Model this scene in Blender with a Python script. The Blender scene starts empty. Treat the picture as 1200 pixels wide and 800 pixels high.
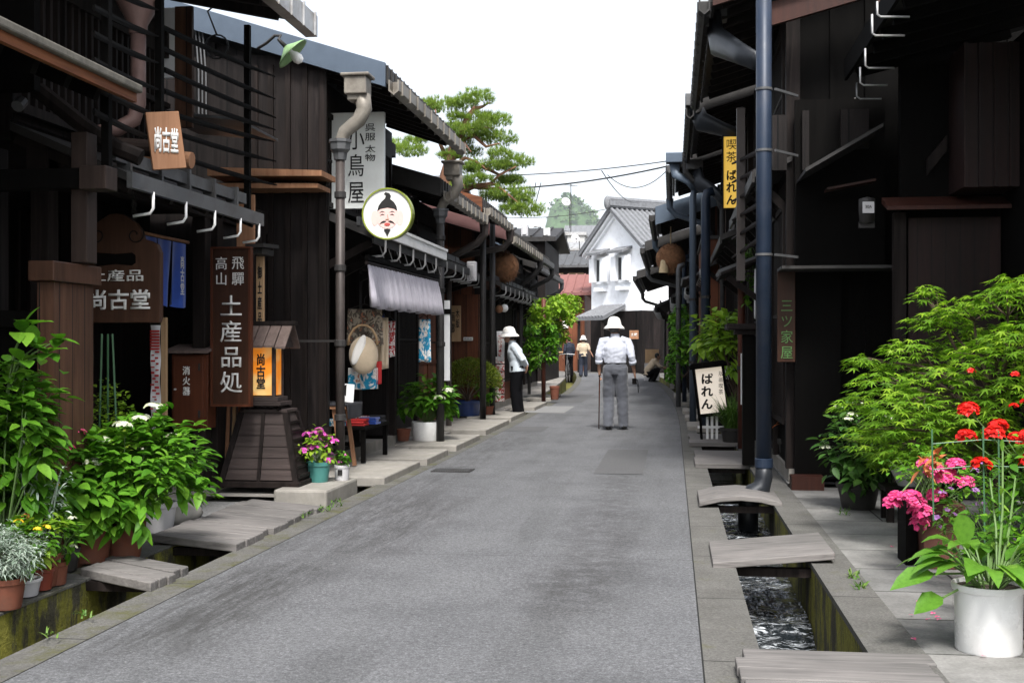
import bpy, math, random
from mathutils import Vector, Matrix, noise
random.seed(7)
S = bpy.context.scene
COL = S.collection
V = Vector
R = math.radians
A = R(7.65); SA, CA = math.sin(A), math.cos(A)
FOC, HC = 1400.0, 1.25
rnd = random.uniform

# ---- pixel of the photograph + one known distance -> world point (design aid)
def ray(u): return (u - 600) / FOC
def pt(D, u, v):
    t = ray(u)
    return V((-D*SA + t*D*CA, D*CA + t*D*SA, HC + (406 - v)*D/FOC))
def G(u, v, z=0.0): return pt(FOC*(HC - z)/(v - 406), u, v)
def atY(u, v, Y): return pt(Y/(CA + ray(u)*SA), u, v)
def atX(u, v, X): return pt(X/(ray(u)*CA - SA), u, v)
def off(y): return -0.0013*(y - 18)**2 if y > 18 else 0.0

# ---------------------------------------------------------------- meshes
class MB:
    def __init__(s): s.v = []; s.f = []; s.m = []; s.cur = 0
    def add(s, vs, fs):
        b = len(s.v); s.v += [V(p) for p in vs]
        for f in fs: s.f.append([b + i for i in f]); s.m.append(s.cur)
    def box(s, x0, x1, y0, y1, z0, z1):
        x0, x1 = min(x0, x1), max(x0, x1); y0, y1 = min(y0, y1), max(y0, y1); z0, z1 = min(z0, z1), max(z0, z1)
        s.add([(x0,y0,z0),(x1,y0,z0),(x1,y1,z0),(x0,y1,z0),(x0,y0,z1),(x1,y0,z1),(x1,y1,z1),(x0,y1,z1)],
              [(3,2,1,0),(4,5,6,7),(0,1,5,4),(1,2,6,5),(2,3,7,6),(3,0,4,7)])
        return s
    def cbox(s, c, d, rot=None):
        c = V(c); h = V(d)/2
        M = rot if rot else Matrix.Identity(3)
        vs = [c + M @ V((sx*h.x, sy*h.y, sz*h.z)) for sz in (-1,1) for sx, sy in ((-1,-1),(1,-1),(1,1),(-1,1))]
        s.add(vs, [(3,2,1,0),(4,5,6,7),(0,1,5,4),(1,2,6,5),(2,3,7,6),(3,0,4,7)])
        return s
    def bar(s, p, q, w, h, up=(0,0,1)):
        p, q = V(p), V(q); d = q - p
        if d.length < 1e-6: return s
        y = d.normalized(); up = V(up)
        x = y.cross(up)
        if x.length < 1e-4: x = y.cross(V((1,0,0)))
        x.normalize(); z = x.cross(y)
        M = Matrix((x, y, z)).transposed()
        return s.cbox((p+q)/2, (w, d.length, h), M)
    def prism(s, poly, axis, a, b):
        """poly of 2D points extruded along axis from a to b. axis y: (x,z); x: (y,z); z: (x,y)"""
        n = len(poly)
        def mk(p, k):
            return (p[0],k,p[1]) if axis=='y' else (k,p[0],p[1]) if axis=='x' else (p[0],p[1],k)
        vs = [mk(p, a) for p in poly] + [mk(p, b) for p in poly]
        fs = [tuple(range(n)), tuple(range(2*n-1, n-1, -1))]
        fs += [(i, i+n, (i+1)%n+n, (i+1)%n) for i in range(n)]
        s.add(vs, fs); return s
    def tube(s, pts, r, n=10, cap=True, up=(0,0,1), ry=None):
        pts = [V(p) for p in pts]; k = len(pts)
        rs = r if isinstance(r, (list, tuple)) else [r]*k
        vs = []; prev = None
        for i, p in enumerate(pts):
            d = (pts[min(i+1,k-1)] - pts[max(i-1,0)]).normalized()
            if prev is None:
                x = d.cross(V(up))
                if x.length < 1e-3: x = d.cross(V((0,1,0)))
                if x.length < 1e-3: x = d.cross(V((1,0,0)))
            else:
                x = prev - d*prev.dot(d)
                if x.length < 1e-5: x = d.cross(V((0,0,1)))
            x.normalize(); prev = x; y = d.cross(x)
            a = rs[i]; 
            if isinstance(a, (tuple, list)): ra, rb = a
            else: ra = rb = a
            for j in range(n):
                t = 2*math.pi*j/n
                vs.append(p + x*(math.cos(t)*ra) + y*(math.sin(t)*rb))
        fs = [(i*n+j, i*n+(j+1)%n, (i+1)*n+(j+1)%n, (i+1)*n+j) for i in range(k-1) for j in range(n)]
        if cap:
            fs.append(tuple(range(n-1,-1,-1))); fs.append(tuple((k-1)*n+j for j in range(n)))
        s.add(vs, fs); return s
    def lathe(s, prof, c=(0,0,0), n=20, axis='z'):
        c = V(c); vs = []
        for r, z in prof:
            for j in range(n):
                t = 2*math.pi*j/n
                p = V((r*math.cos(t), r*math.sin(t), z))
                if axis == 'y': p = V((p.x, p.z, p.y))
                if axis == 'x': p = V((p.z, p.x, p.y))
                vs.append(c + p)
        k = len(prof)
        fs = [(i*n+j, i*n+(j+1)%n, (i+1)*n+(j+1)%n, (i+1)*n+j) for i in range(k-1) for j in range(n)]
        s.add(vs, fs); return s
    def ell(s, c, r, n=14, m=9, rot=None):
        c = V(c); vs = []; M = rot or Matrix.Identity(3)
        if not isinstance(r, (tuple, list)): r = (r, r, r)
        for i in range(m+1):
            ph = math.pi*i/m - math.pi/2
            for j in range(n):
                t = 2*math.pi*j/n
                vs.append(c + M @ V((r[0]*math.cos(ph)*math.cos(t), r[1]*math.cos(ph)*math.sin(t), r[2]*math.sin(ph))))
        fs = [(i*n+j, i*n+(j+1)%n, (i+1)*n+(j+1)%n, (i+1)*n+j) for i in range(m) for j in range(n)]
        s.add(vs, fs); return s
    def quad(s, a, b, c, d): s.add([a,b,c,d], [(0,1,2,3)]); return s
    def leaf(s, p, d, up, L, W, droop=.25, fold=.25):
        d = V(d).normalized(); up = V(up); x = d.cross(up)
        if x.length < 1e-3: x = d.cross(V((1,0,.3)))
        x.normalize(); n = x.cross(d)
        p = V(p); vs = []
        for t, w in ((0,.05),(.22,.8),(.5,1),(.78,.62),(1,.03)):
            c = p + d*(L*t) - V((0,0,1))*(droop*L*t*t)
            vs += [c - x*(w*W/2) + n*(fold*w*W/2), c, c + x*(w*W/2) + n*(fold*w*W/2)]
        fs = []
        for i in range(4):
            b = i*3
            fs += [(b,b+1,b+4,b+3),(b+1,b+2,b+5,b+4)]
        s.add(vs, fs)
    def maple(s, p, d, up, L):
        d = V(d).normalized(); up = V(up); x = d.cross(up)
        if x.length < 1e-3: x = d.cross(V((1,0,.3)))
        x.normalize(); n = x.cross(d); p = V(p)
        vs = [p]
        lob = ((-128,.42),(-105,.22),(-82,.72),(-60,.27),(-40,.92),(-20,.33),(0,1.05),(20,.33),(40,.92),(60,.27),(82,.72),(105,.22),(128,.42))
        for a, r in lob:
            a = R(a); q = d*math.cos(a) + x*math.sin(a)
            vs.append(p + q*(r*L) - n*(r*r*L*.22))
        s.add(vs, [(0, i, i+1) for i in range(1, len(lob))])
    def blade(s, p, d, L, w, droop=.5, k=5):
        d = V(d).normalized(); x = d.cross(V((0,0,1)))
        if x.length < 1e-3: x = V((1,0,0))
        x.normalize(); p = V(p); vs = []
        for i in range(k+1):
            t = i/k; c = p + d*(L*t) - V((0,0,droop*L*t*t)); ww = w*(1 - t**2)*.5 + .0004
            vs += [c - x*ww, c + x*ww]
        s.add(vs, [(2*i,2*i+1,2*i+3,2*i+2) for i in range(k)])
    def flower(s, p, n, r, petals=5):
        n = V(n).normalized(); x = n.cross(V((.3,.2,1)))
        x.normalize(); y = n.cross(x); p = V(p); a0 = rnd(0,6)
        for k in range(petals):
            a = a0 + 2*math.pi*k/petals
            q = x*math.cos(a) + y*math.sin(a); w = x*-math.sin(a) + y*math.cos(a)
            s.add([p, p+q*r*.6-w*r*.42+n*r*.15, p+q*r+n*r*.1, p+q*r*.6+w*r*.42+n*r*.15], [(0,1,2,3)])
    def build(s, name, mat, parent=None, smooth=False, org=None, bevel=0, sub=0):
        if org is None:
            o3 = V((0,0,0)); q = parent
            while q is not None: o3 = o3 + q.location; q = q.parent
        else: o3 = V(org)
        me = bpy.data.meshes.new(name)
        me.from_pydata([tuple(p - o3) for p in s.v], [], s.f)
        mats = mat if isinstance(mat, (list, tuple)) else [mat]
        for m in mats: me.materials.append(m)
        if len(mats) > 1: me.polygons.foreach_set('material_index', s.m)
        if smooth: me.polygons.foreach_set('use_smooth', [True]*len(me.polygons))
        me.update()
        o = bpy.data.objects.new(name, me); COL.objects.link(o)
        if org is not None: o.location = o3
        if parent is not None: o.parent = parent
        if bevel:
            b = o.modifiers.new('b', 'BEVEL'); b.width = bevel; b.segments = 2; b.limit_method = 'ANGLE'; b.angle_limit = R(40)
        if sub:
            b = o.modifiers.new('s', 'SUBSURF'); b.levels = b.render_levels = sub
        return o

def fixn(o):
    import bmesh
    bm = bmesh.new(); bm.from_mesh(o.data); bmesh.ops.recalc_face_normals(bm, faces=bm.faces); bm.to_mesh(o.data); bm.free()
    return o
def tag(o, label=None, cat=None, group=None, kind=None):
    if label: o['label'] = label
    if cat: o['category'] = cat
    if group: o['group'] = group
    if kind: o['kind'] = kind
    return o
def thing(name, label, cat, loc=(0,0,0), group=None):
    o = bpy.data.objects.new(name, None); COL.objects.link(o)
    o.location = V(loc); o.empty_display_size = .1
    return tag(o, label, cat, group)
def single(mb, name, mat, label, cat, org, group=None, **k):
    return tag(mb.build(name, mat, None, org=org, **k), label, cat, group)
def structure(mb, name, mat, **k): return tag(mb.build(name, mat, **k), kind='structure')
def copy_tree(o, parent=None):
    c = o.copy(); COL.objects.link(c); c.parent = parent
    for ch in list(o.children): copy_tree(ch, c)
    return c
def bake(o, remesh=None, smooth=0, wr=0, wsc=8):
    """evaluate modifiers into the mesh (voxel union for bodies and clothes)"""
    if remesh:
        m = o.modifiers.new('r','REMESH'); m.mode='VOXEL'; m.voxel_size=remesh; m.use_smooth_shade=True
    if smooth:
        m = o.modifiers.new('sm','SMOOTH'); m.iterations=smooth; m.factor=.5
    dg = bpy.context.evaluated_depsgraph_get(); dg.update()
    me = bpy.data.meshes.new_from_object(o.evaluated_get(dg))
    mats = list(o.data.materials); o.modifiers.clear(); o.data = me
    if wr:
        for v in me.vertices:
            p = v.co
            v.co = p + v.normal*(wr*(noise.noise((p.x*wsc, p.y*wsc, p.z*wsc*.6)) + .5*noise.noise((p.x*wsc*2.3+5, p.y*wsc*2.3, p.z*wsc*2.6))))
    me.polygons.foreach_set('use_smooth', [True]*len(me.polygons))
    if not me.materials:
        for m in mats: me.materials.append(m)
    return o

def text(txt, w, h, c, mat, parent, face='-y', ex=.003, bold=0.0, vertical=False, name='lettering', rotz=0, skew=1.0):
    """writing fitted to a w x h box centred at c, facing -y (towards the camera) or turned by rotz"""
    cu = bpy.data.curves.new('t', 'FONT')
    cu.body = '\n'.join(txt) if vertical else txt
    cu.align_x = 'CENTER'; cu.extrude = 0; cu.offset = bold; cu.space_line = skew
    cu.resolution_u = 3
    o = bpy.data.objects.new('t', cu); COL.objects.link(o)
    dg = bpy.context.evaluated_depsgraph_get(); dg.update()
    me = bpy.data.meshes.new_from_object(o.evaluated_get(dg))
    bpy.data.objects.remove(o); bpy.data.curves.remove(cu)
    xs = [v.co.x for v in me.vertices]; ys = [v.co.y for v in me.vertices]
    if not xs: print('EMPTY TEXT', txt); xs = ys = [0, 1]
    x0, x1, y0, y1 = min(xs), max(xs), min(ys), max(ys)
    o3 = V((0,0,0)); q = parent
    while q is not None: o3 += q.location; q = q.parent
    M = Matrix.Rotation(rotz, 3, 'Z'); c = V(c)
    if h is None: h = w*(y1-y0)/(x1-x0)
    if w is None: w = h*(x1-x0)/(y1-y0)
    for v in me.vertices:
        a = ((v.co.x-x0)/(x1-x0)-.5)*w; b = ((v.co.y-y0)/(y1-y0)-.5)*h
        v.co = c + M @ V((a, 0, b)) - o3
    me.name = name; me.materials.clear(); me.materials.append(mat)
    t = bpy.data.objects.new(name, me); COL.objects.link(t); t.parent = parent
    sd = t.modifiers.new('d', 'SOLIDIFY'); sd.thickness = ex; sd.offset = 0
    return t

# ---------------------------------------------------------------- materials
def base(name, rough=.6, spec=.35, metal=0.0):
    m = bpy.data.materials.new(name); m.use_nodes = True
    n = m.node_tree.nodes; l = m.node_tree.links; b = n['Principled BSDF']
    b.inputs['Roughness'].default_value = rough; b.inputs['Metallic'].default_value = metal
    b.inputs['Specular IOR Level'].default_value = spec
    return m, n, l, b
def c4(c): return (c[0], c[1], c[2], 1)
def noi(n, l, co, scale, detail=5, rough=.6, dist=0):
    t = n.new('ShaderNodeTexNoise'); t.inputs['Scale'].default_value = scale; t.inputs['Detail'].default_value = detail
    t.inputs['Roughness'].default_value = rough; t.inputs['Distortion'].default_value = dist
    l.new(co, t.inputs['Vector']); return t.outputs['Fac']
def ramp(n, l, fac, stops):
    r = n.new('ShaderNodeValToRGB'); e = r.color_ramp.elements
    while len(e) < len(stops): e.new(.5)
    for i, (p, c) in enumerate(stops): e[i].position = p; e[i].color = c4(c)
    l.new(fac, r.inputs['Fac']); return r.outputs['Color']
def mixc(n, l, fac, a, b, mode='MIX'):
    m = n.new('ShaderNodeMix'); m.data_type = 'RGBA'; m.blend_type = mode
    for sck, val in ((m.inputs[0], fac), (m.inputs[6], a), (m.inputs[7], b)):
        if isinstance(val, (int, float)): sck.default_value = val
        elif isinstance(val, tuple): sck.default_value = c4(val)
        else: l.new(val, sck)
    return m.outputs[2]
def math_(n, l, op, a, b=None):
    m = n.new('ShaderNodeMath'); m.operation = op
    for i, val in enumerate((a, b)):
        if val is None: continue
        if isinstance(val, (int, float)): m.inputs[i].default_value = val
        else: l.new(val, m.inputs[i])
    return m.outputs[0]
def coords(n, l, stretch=(1,1,1), gen='Object'):
    tc = n.new('ShaderNodeTexCoord'); mp = n.new('ShaderNodeMapping')
    mp.inputs['Scale'].default_value = stretch
    l.new(tc.outputs[gen], mp.inputs['Vector']); return mp.outputs['Vector'], tc.outputs[gen]
def bumpn(n, l, b, h, strength, dist=.01):
    bp = n.new('ShaderNodeBump'); bp.inputs['Strength'].default_value = strength; bp.inputs['Distance'].default_value = dist
    l.new(h, bp.inputs['Height']); l.new(bp.outputs['Normal'], b.inputs['Normal'])

def wood(name, c1, c2, rough=.65, boards=None, axis='z', spec=.25, scale=6, bump=.35):
    m, n, l, b = base(name, rough, spec)
    st = {'z': (1,1,.06), 'x': (.06,1,1), 'y': (1,.06,1)}[axis]
    co, raw = coords(n, l, st)
    g = noi(n, l, co, scale*4, 6, .65, .6)
    w = noi(n, l, raw, .9, 4)
    col = ramp(n, l, g, [(.28, c1), (.72, c2)])
    col = mixc(n, l, .75, col, ramp(n, l, w, [(.3, (.5,.5,.5)), (.7, (1.25,1.2,1.2))]), 'MULTIPLY')
    h = g
    if boards:
        sx = n.new('ShaderNodeSeparateXYZ'); l.new(raw, sx.inputs[0])
        if axis == 'z': s_ = math_(n, l, 'ADD', sx.outputs[0], sx.outputs[1])
        else: s_ = math_(n, l, 'ADD', sx.outputs[2], sx.outputs[1] if axis == 'x' else sx.outputs[0])
        s_ = math_(n, l, 'MULTIPLY', s_, 1/boards)
        fl = math_(n, l, 'FLOOR', s_); fr = math_(n, l, 'FRACT', s_)
        wn = n.new('ShaderNodeTexWhiteNoise'); wn.noise_dimensions = '1D'; l.new(fl, wn.inputs['W'])
        col = mixc(n, l, .8, col, ramp(n, l, wn.outputs['Value'], [(0, (.55,.55,.55)), (1, (1.35,1.3,1.3))]), 'MULTIPLY')
        gap = math_(n, l, 'LESS_THAN', fr, .05)
        col = mixc(n, l, gap, col, (.003,.003,.003))
        h = math_(n, l, 'SUBTRACT', g, math_(n, l, 'MULTIPLY', gap, 3.0))
    l.new(col, b.inputs['Base Color']); bumpn(n, l, b, h, bump, .004)
    rr = n.new('ShaderNodeMapRange'); rr.inputs[3].default_value = rough-.15; rr.inputs[4].default_value = min(1, rough+.15)
    l.new(w, rr.inputs[0]); l.new(rr.outputs[0], b.inputs['Roughness'])
    return m
def plain(name, c, rough=.5, metal=0.0, spec=.35, var=.25, scale=7, bump=.08, dirt=None, sheen=0, stretch=(1,1,1)):
    m, n, l, b = base(name, rough, spec, metal)
    co, raw = coords(n, l, stretch)
    g = noi(n, l, co, scale, 7, .65)
    k = lambda f: tuple(min(1, x*f) for x in c)
    col = ramp(n, l, g, [(.25, k(1-var)), (.75, k(1+var))])
    if dirt:
        d = noi(n, l, raw, 2.3, 8, .7)
        col = mixc(n, l, ramp(n, l, d, [(.5, (0,0,0)), (.72, (1,1,1))]), col, dirt)
    l.new(col, b.inputs['Base Color'])
    if bump: bumpn(n, l, b, noi(n, l, raw, scale*6, 4), bump, .003)
    rr = n.new('ShaderNodeMapRange'); rr.inputs[3].default_value = max(.05, rough-.12); rr.inputs[4].default_value = min(1, rough+.12)
    l.new(g, rr.inputs[0]); l.new(rr.outputs[0], b.inputs['Roughness'])
    if sheen: b.inputs['Sheen Weight'].default_value = sheen
    return m
def leafm(name, c1, c2, c3=None, trans=.35, rough=.5, spec=.3):
    m, n, l, b = base(name, rough, spec)
    g = n.new('ShaderNodeNewGeometry')
    stops = [(0, c1), (1, c2)] if c3 is None else [(0, c1), (.7, c2), (1, c3)]
    col = ramp(n, l, g.outputs['Random Per Island'], stops)
    tc = n.new('ShaderNodeTexCoord'); vn = noi(n, l, tc.outputs['Object'], 55, 4, .7)
    col = mixc(n, l, .8, col, ramp(n, l, vn, [(.3, (.68,.72,.6)), (.5, (1,1,1)), (.72, (1.25,1.2,1.1))]), 'MULTIPLY')
    sp = noi(n, l, tc.outputs['Object'], 23, 3, .6)
    col = mixc(n, l, ramp(n, l, sp, [(.68, (0,0,0)), (.76, (.45,.45,.45))]), col, (.20,.17,.04), 'MIX') if name.endswith('_leaf') else col
    l.new(col, b.inputs['Base Color'])
    t = n.new('ShaderNodeBsdfTranslucent')
    l.new(mixc(n, l, .6, col, (.9,1,.35), 'MULTIPLY'), t.inputs['Color'])
    mx = n.new('ShaderNodeMixShader'); mx.inputs[0].default_value = trans
    l.new(b.outputs[0], mx.inputs[1]); l.new(t.outputs[0], mx.inputs[2])
    l.new(mx.outputs[0], n['Material Output'].inputs['Surface'])
    return m

M = {}
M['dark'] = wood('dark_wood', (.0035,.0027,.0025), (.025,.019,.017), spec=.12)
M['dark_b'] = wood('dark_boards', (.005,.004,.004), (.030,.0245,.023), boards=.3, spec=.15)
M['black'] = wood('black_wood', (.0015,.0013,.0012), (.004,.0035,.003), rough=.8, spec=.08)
M['brown'] = wood('brown_wood', (.045,.021,.012), (.115,.058,.034), boards=.14)
M['brownp'] = wood('brown_plank', (.020,.0125,.0095), (.048,.032,.026))
M['red'] = wood('red_wood', (.10,.032,.015), (.19,.068,.03), boards=.22)
M['redp'] = wood('red_plank', (.07,.021,.010), (.115,.036,.016), rough=.5)
M['sign'] = wood('sign_wood', (.032,.013,.007), (.065,.027,.014), rough=.5)
M['redd'] = wood('deep_red_plank', (.028,.009,.006), (.055,.018,.011), rough=.55)
M['signb'] = wood('sign_wood_warm', (.05,.024,.014), (.095,.046,.028), rough=.5)
M['mossy'] = plain('mossy_board', (.13,.12,.10), .9, var=.45, scale=12, bump=.5)
M['mpot'] = plain('brown_pot', (.11,.045,.032), .6, var=.2)
M['light'] = wood('light_wood', (.24,.115,.058), (.40,.215,.12))
M['pale'] = wood('pale_wood', (.42,.27,.14), (.55,.38,.22))
M['rust'] = wood('rust_wood', (.07,.022,.010), (.19,.07,.028), axis='x')
M['grey_w'] = wood('weathered_wood', (.095,.092,.088), (.22,.21,.20), rough=.85, axis='x', scale=9)
M['grey_y'] = wood('weathered_wood_along', (.2,.185,.17), (.38,.35,.32), rough=.85, axis='y', scale=9)
M['brick_w'] = wood('lantern_shingle', (.09,.065,.055), (.17,.13,.115), rough=.8)
M['andon'] = wood('lantern_board', (.030,.022,.020), (.065,.05,.046), axis='x', rough=.75)
M['mauve'] = plain('mauve_metal', (.12,.06,.058), .5, var=.15)
M['metal'] = plain('grey_metal', (.10,.102,.105), .5, .3, dirt=(.05,.045,.04))
M['metal_d'] = plain('dark_metal', (.034,.032,.031), .55, .2, dirt=(.017,.015,.013))
M['metal_l'] = plain('light_metal', (.42,.42,.42), .45, .5, dirt=(.2,.17,.14))
M['beige_m'] = plain('beige_gutter', (.22,.20,.17), .5, .2, dirt=(.10,.085,.07))
M['blue_m'] = plain('blue_metal', (.075,.098,.13), .42, .25, var=.12)
M['bluepipe'] = plain('blue_pipe', (.015,.025,.046), .45, .1, var=.18, dirt=(.035,.04,.055))
M['copper'] = plain('brown_pipe', (.055,.045,.041), .5, .25, dirt=(.027,.022,.02))
M['pinkpipe'] = plain('pink_pipe', (.20,.125,.11), .5, .1)
M['redpipe'] = plain('red_pipe', (.10,.032,.02), .5, .1)
M['white'] = plain('white_paint', (.74,.74,.73), .5, var=.08, dirt=(.62,.61,.57))
M['wht_txt'] = plain('white_letters', (.76,.75,.72), .6, var=.14, scale=40, bump=0, dirt=(.55,.53,.48))
M['blk_txt'] = plain('black_ink', (.012,.011,.011), .6, var=.5, scale=30, bump=0)
M['plaster'] = plain('white_plaster', (.86,.88,.91), .8, var=.07, scale=2, dirt=(.70,.71,.73))
M['cream'] = plain('cream_board', (.76,.78,.75), .55, var=.05, dirt=(.68,.69,.66))
M['conc'] = plain('concrete', (.24,.23,.215), .9, var=.3, scale=5, bump=.25, dirt=(.16,.15,.135))
M['stone'] = plain('stone', (.25,.235,.21), .9, var=.3, scale=6, bump=.3, dirt=(.20,.19,.16))
M['terra'] = plain('terracotta', (.17,.058,.034), .8, var=.3, dirt=(.10,.055,.04))
M['teal'] = plain('teal_plastic', (.06,.21,.19), .45, var=.08)
M['gpot'] = plain('grey_plastic', (.5,.49,.5), .5, var=.06)
M['wpot'] = plain('white_glazed_pot', (.72,.72,.71), .28, var=.04, spec=.5, dirt=(.62,.61,.58))
M['bpot'] = plain('blue_glazed_pot', (.012,.03,.11), .15, var=.3, spec=.6)
M['dpot'] = plain('dark_pot', (.03,.028,.026), .5)
M['soil'] = plain('soil', (.035,.025,.018), .95, bump=.6, scale=14)
M['navy'] = plain('blue_cotton', (.025,.075,.36), .85, var=.2, sheen=.3, scale=12)
M['lav'] = plain('lavender_cotton', (.42,.40,.45), .9, var=.1, sheen=.3, scale=12)
M['wcloth'] = plain('white_cloth', (.75,.75,.76), .9, var=.06, sheen=.2)
M['beige'] = plain('beige_cloth', (.52,.42,.30), .9, var=.2, sheen=.2)
M['dcloth'] = plain('charcoal_cloth', (.03,.03,.035), .9, var=.3)
M['rcloth'] = plain('red_cloth', (.45,.03,.03), .85)
M['skin'] = plain('skin', (.40,.22,.15), .55, var=.1, spec=.4)
M['hair'] = plain('grey_hair', (.10,.095,.09), .6)
M['bhair'] = plain('black_hair', (.01,.009,.009), .5)
M['shirt'] = plain('lavender_shirt', (.50,.525,.60), .85, var=.06, sheen=.2, scale=10)
M['jacket'] = plain('pale_blue_jacket', (.52,.58,.63), .85, var=.06, sheen=.2, scale=10)
M['trous'] = plain('grey_trousers', (.075,.08,.095), .85, var=.18, sheen=.2, scale=9)
M['btrous'] = plain('black_trousers', (.0035,.0035,.0045), .9, spec=.1)
M['jeans'] = plain('dark_jeans', (.02,.025,.04), .85)
M['hat'] = plain('white_hat', (.80,.78,.74), .85, var=.05)
M['shoe'] = plain('black_shoe', (.01,.01,.01), .4)
M['bark'] = plain('pine_bark', (.20,.10,.062), .9, var=.5, scale=9, bump=.8)
M['twig'] = plain('twig', (.06,.04,.028), .9, var=.3)
M['stem'] = plain('green_stem', (.10,.17,.05), .6)
M['stake'] = plain('green_stake', (.06,.14,.07), .45)
M['tile'] = plain('grey_tile', (.16,.165,.175), .6, var=.35, scale=9, bump=.2)
M['rooft'] = plain('red_roof', (.20,.085,.075), .65, var=.2)
M['win'] = plain('dark_window', (.02,.022,.025), .12, spec=.6, bump=0)
M['rope'] = plain('straw_rope', (.55,.42,.25), .9)
M['cedar'] = plain('cedar_ball', (.22,.105,.05), .95, var=.5, scale=16, bump=.8)
M['yellow'] = plain('yellow_sign', (.82,.54,.10), .55, var=.12)
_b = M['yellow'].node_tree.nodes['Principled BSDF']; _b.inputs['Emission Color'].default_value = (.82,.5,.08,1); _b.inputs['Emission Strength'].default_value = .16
M['gtext'] = plain('green_letters', (.09,.20,.06), .6, bump=0)
M['wire'] = plain('black_wire', (.01,.01,.01), .6, bump=0)
M['glassbulb'] = plain('milk_glass', (.85,.85,.83), .2, spec=.6, var=.02, bump=0)
M['enamel'] = plain('green_enamel', (.22,.36,.16), .35, var=.1)
M['olive'] = plain('olive_rim', (.20,.24,.03), .4)
M['pface'] = plain('pink_face', (.72,.48,.44), .6, var=.05, bump=0)
M['lips'] = plain('red_lips', (.45,.07,.06), .6, bump=0)
# leaves
M['l_hyd'] = leafm('hydrangea_leaf', (.05,.165,.010), (.105,.275,.018), (.18,.37,.032))
M['l_dark'] = leafm('dark_leaf', (.03,.09,.015), (.06,.15,.025), (.09,.19,.035))
M['l_maple'] = leafm('maple_leaf', (.11,.24,.015), (.19,.36,.025), (.30,.46,.035), trans=.5)
M['l_lime'] = leafm('lime_leaf', (.14,.28,.02), (.24,.40,.03), (.33,.46,.05), trans=.4)
M['l_olive'] = leafm('olive_leaf', (.08,.13,.012), (.15,.20,.02), (.22,.26,.03))
M['l_silver'] = leafm('silver_leaf', (.20,.27,.21), (.32,.39,.33), (.44,.49,.44), trans=.15)
M['l_hosta'] = leafm('hosta_leaf', (.07,.19,.02), (.12,.27,.03), (.19,.33,.05), trans=.35, rough=.35)
M['l_grass'] = leafm('grass_blade', (.05,.12,.02), (.10,.21,.03), (.18,.27,.06))
M['l_pine'] = leafm('pine_needle', (.14,.24,.045), (.25,.36,.075), (.40,.47,.12), trans=.4, rough=.6)
M['l_hill'] = leafm('far_foliage', (.03,.075,.02), (.07,.14,.03), (.10,.17,.04), trans=.1)
M['p_pink'] = leafm('pink_petal', (.66,.035,.18), (.78,.085,.28), (.86,.24,.42), trans=.15)
M['p_red'] = leafm('red_petal', (.55,.008,.006), (.72,.015,.01), (.80,.03,.015), trans=.2)
M['p_mag'] = leafm('magenta_petal', (.50,.04,.38), (.68,.10,.48), (.75,.28,.55), trans=.25)
M['p_white'] = leafm('white_petal', (.70,.72,.55), (.80,.80,.72), (.62,.68,.38), trans=.25)
M['p_lav'] = leafm('lilac_petal', (.38,.16,.48), (.5,.25,.58), trans=.25)
M['p_yel'] = leafm('yellow_petal', (.75,.5,.02), (.8,.6,.05), trans=.2)
M['p_or'] = leafm('orange_leaf', (.45,.12,.04), (.55,.2,.08), (.4,.25,.08), trans=.3)

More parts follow.
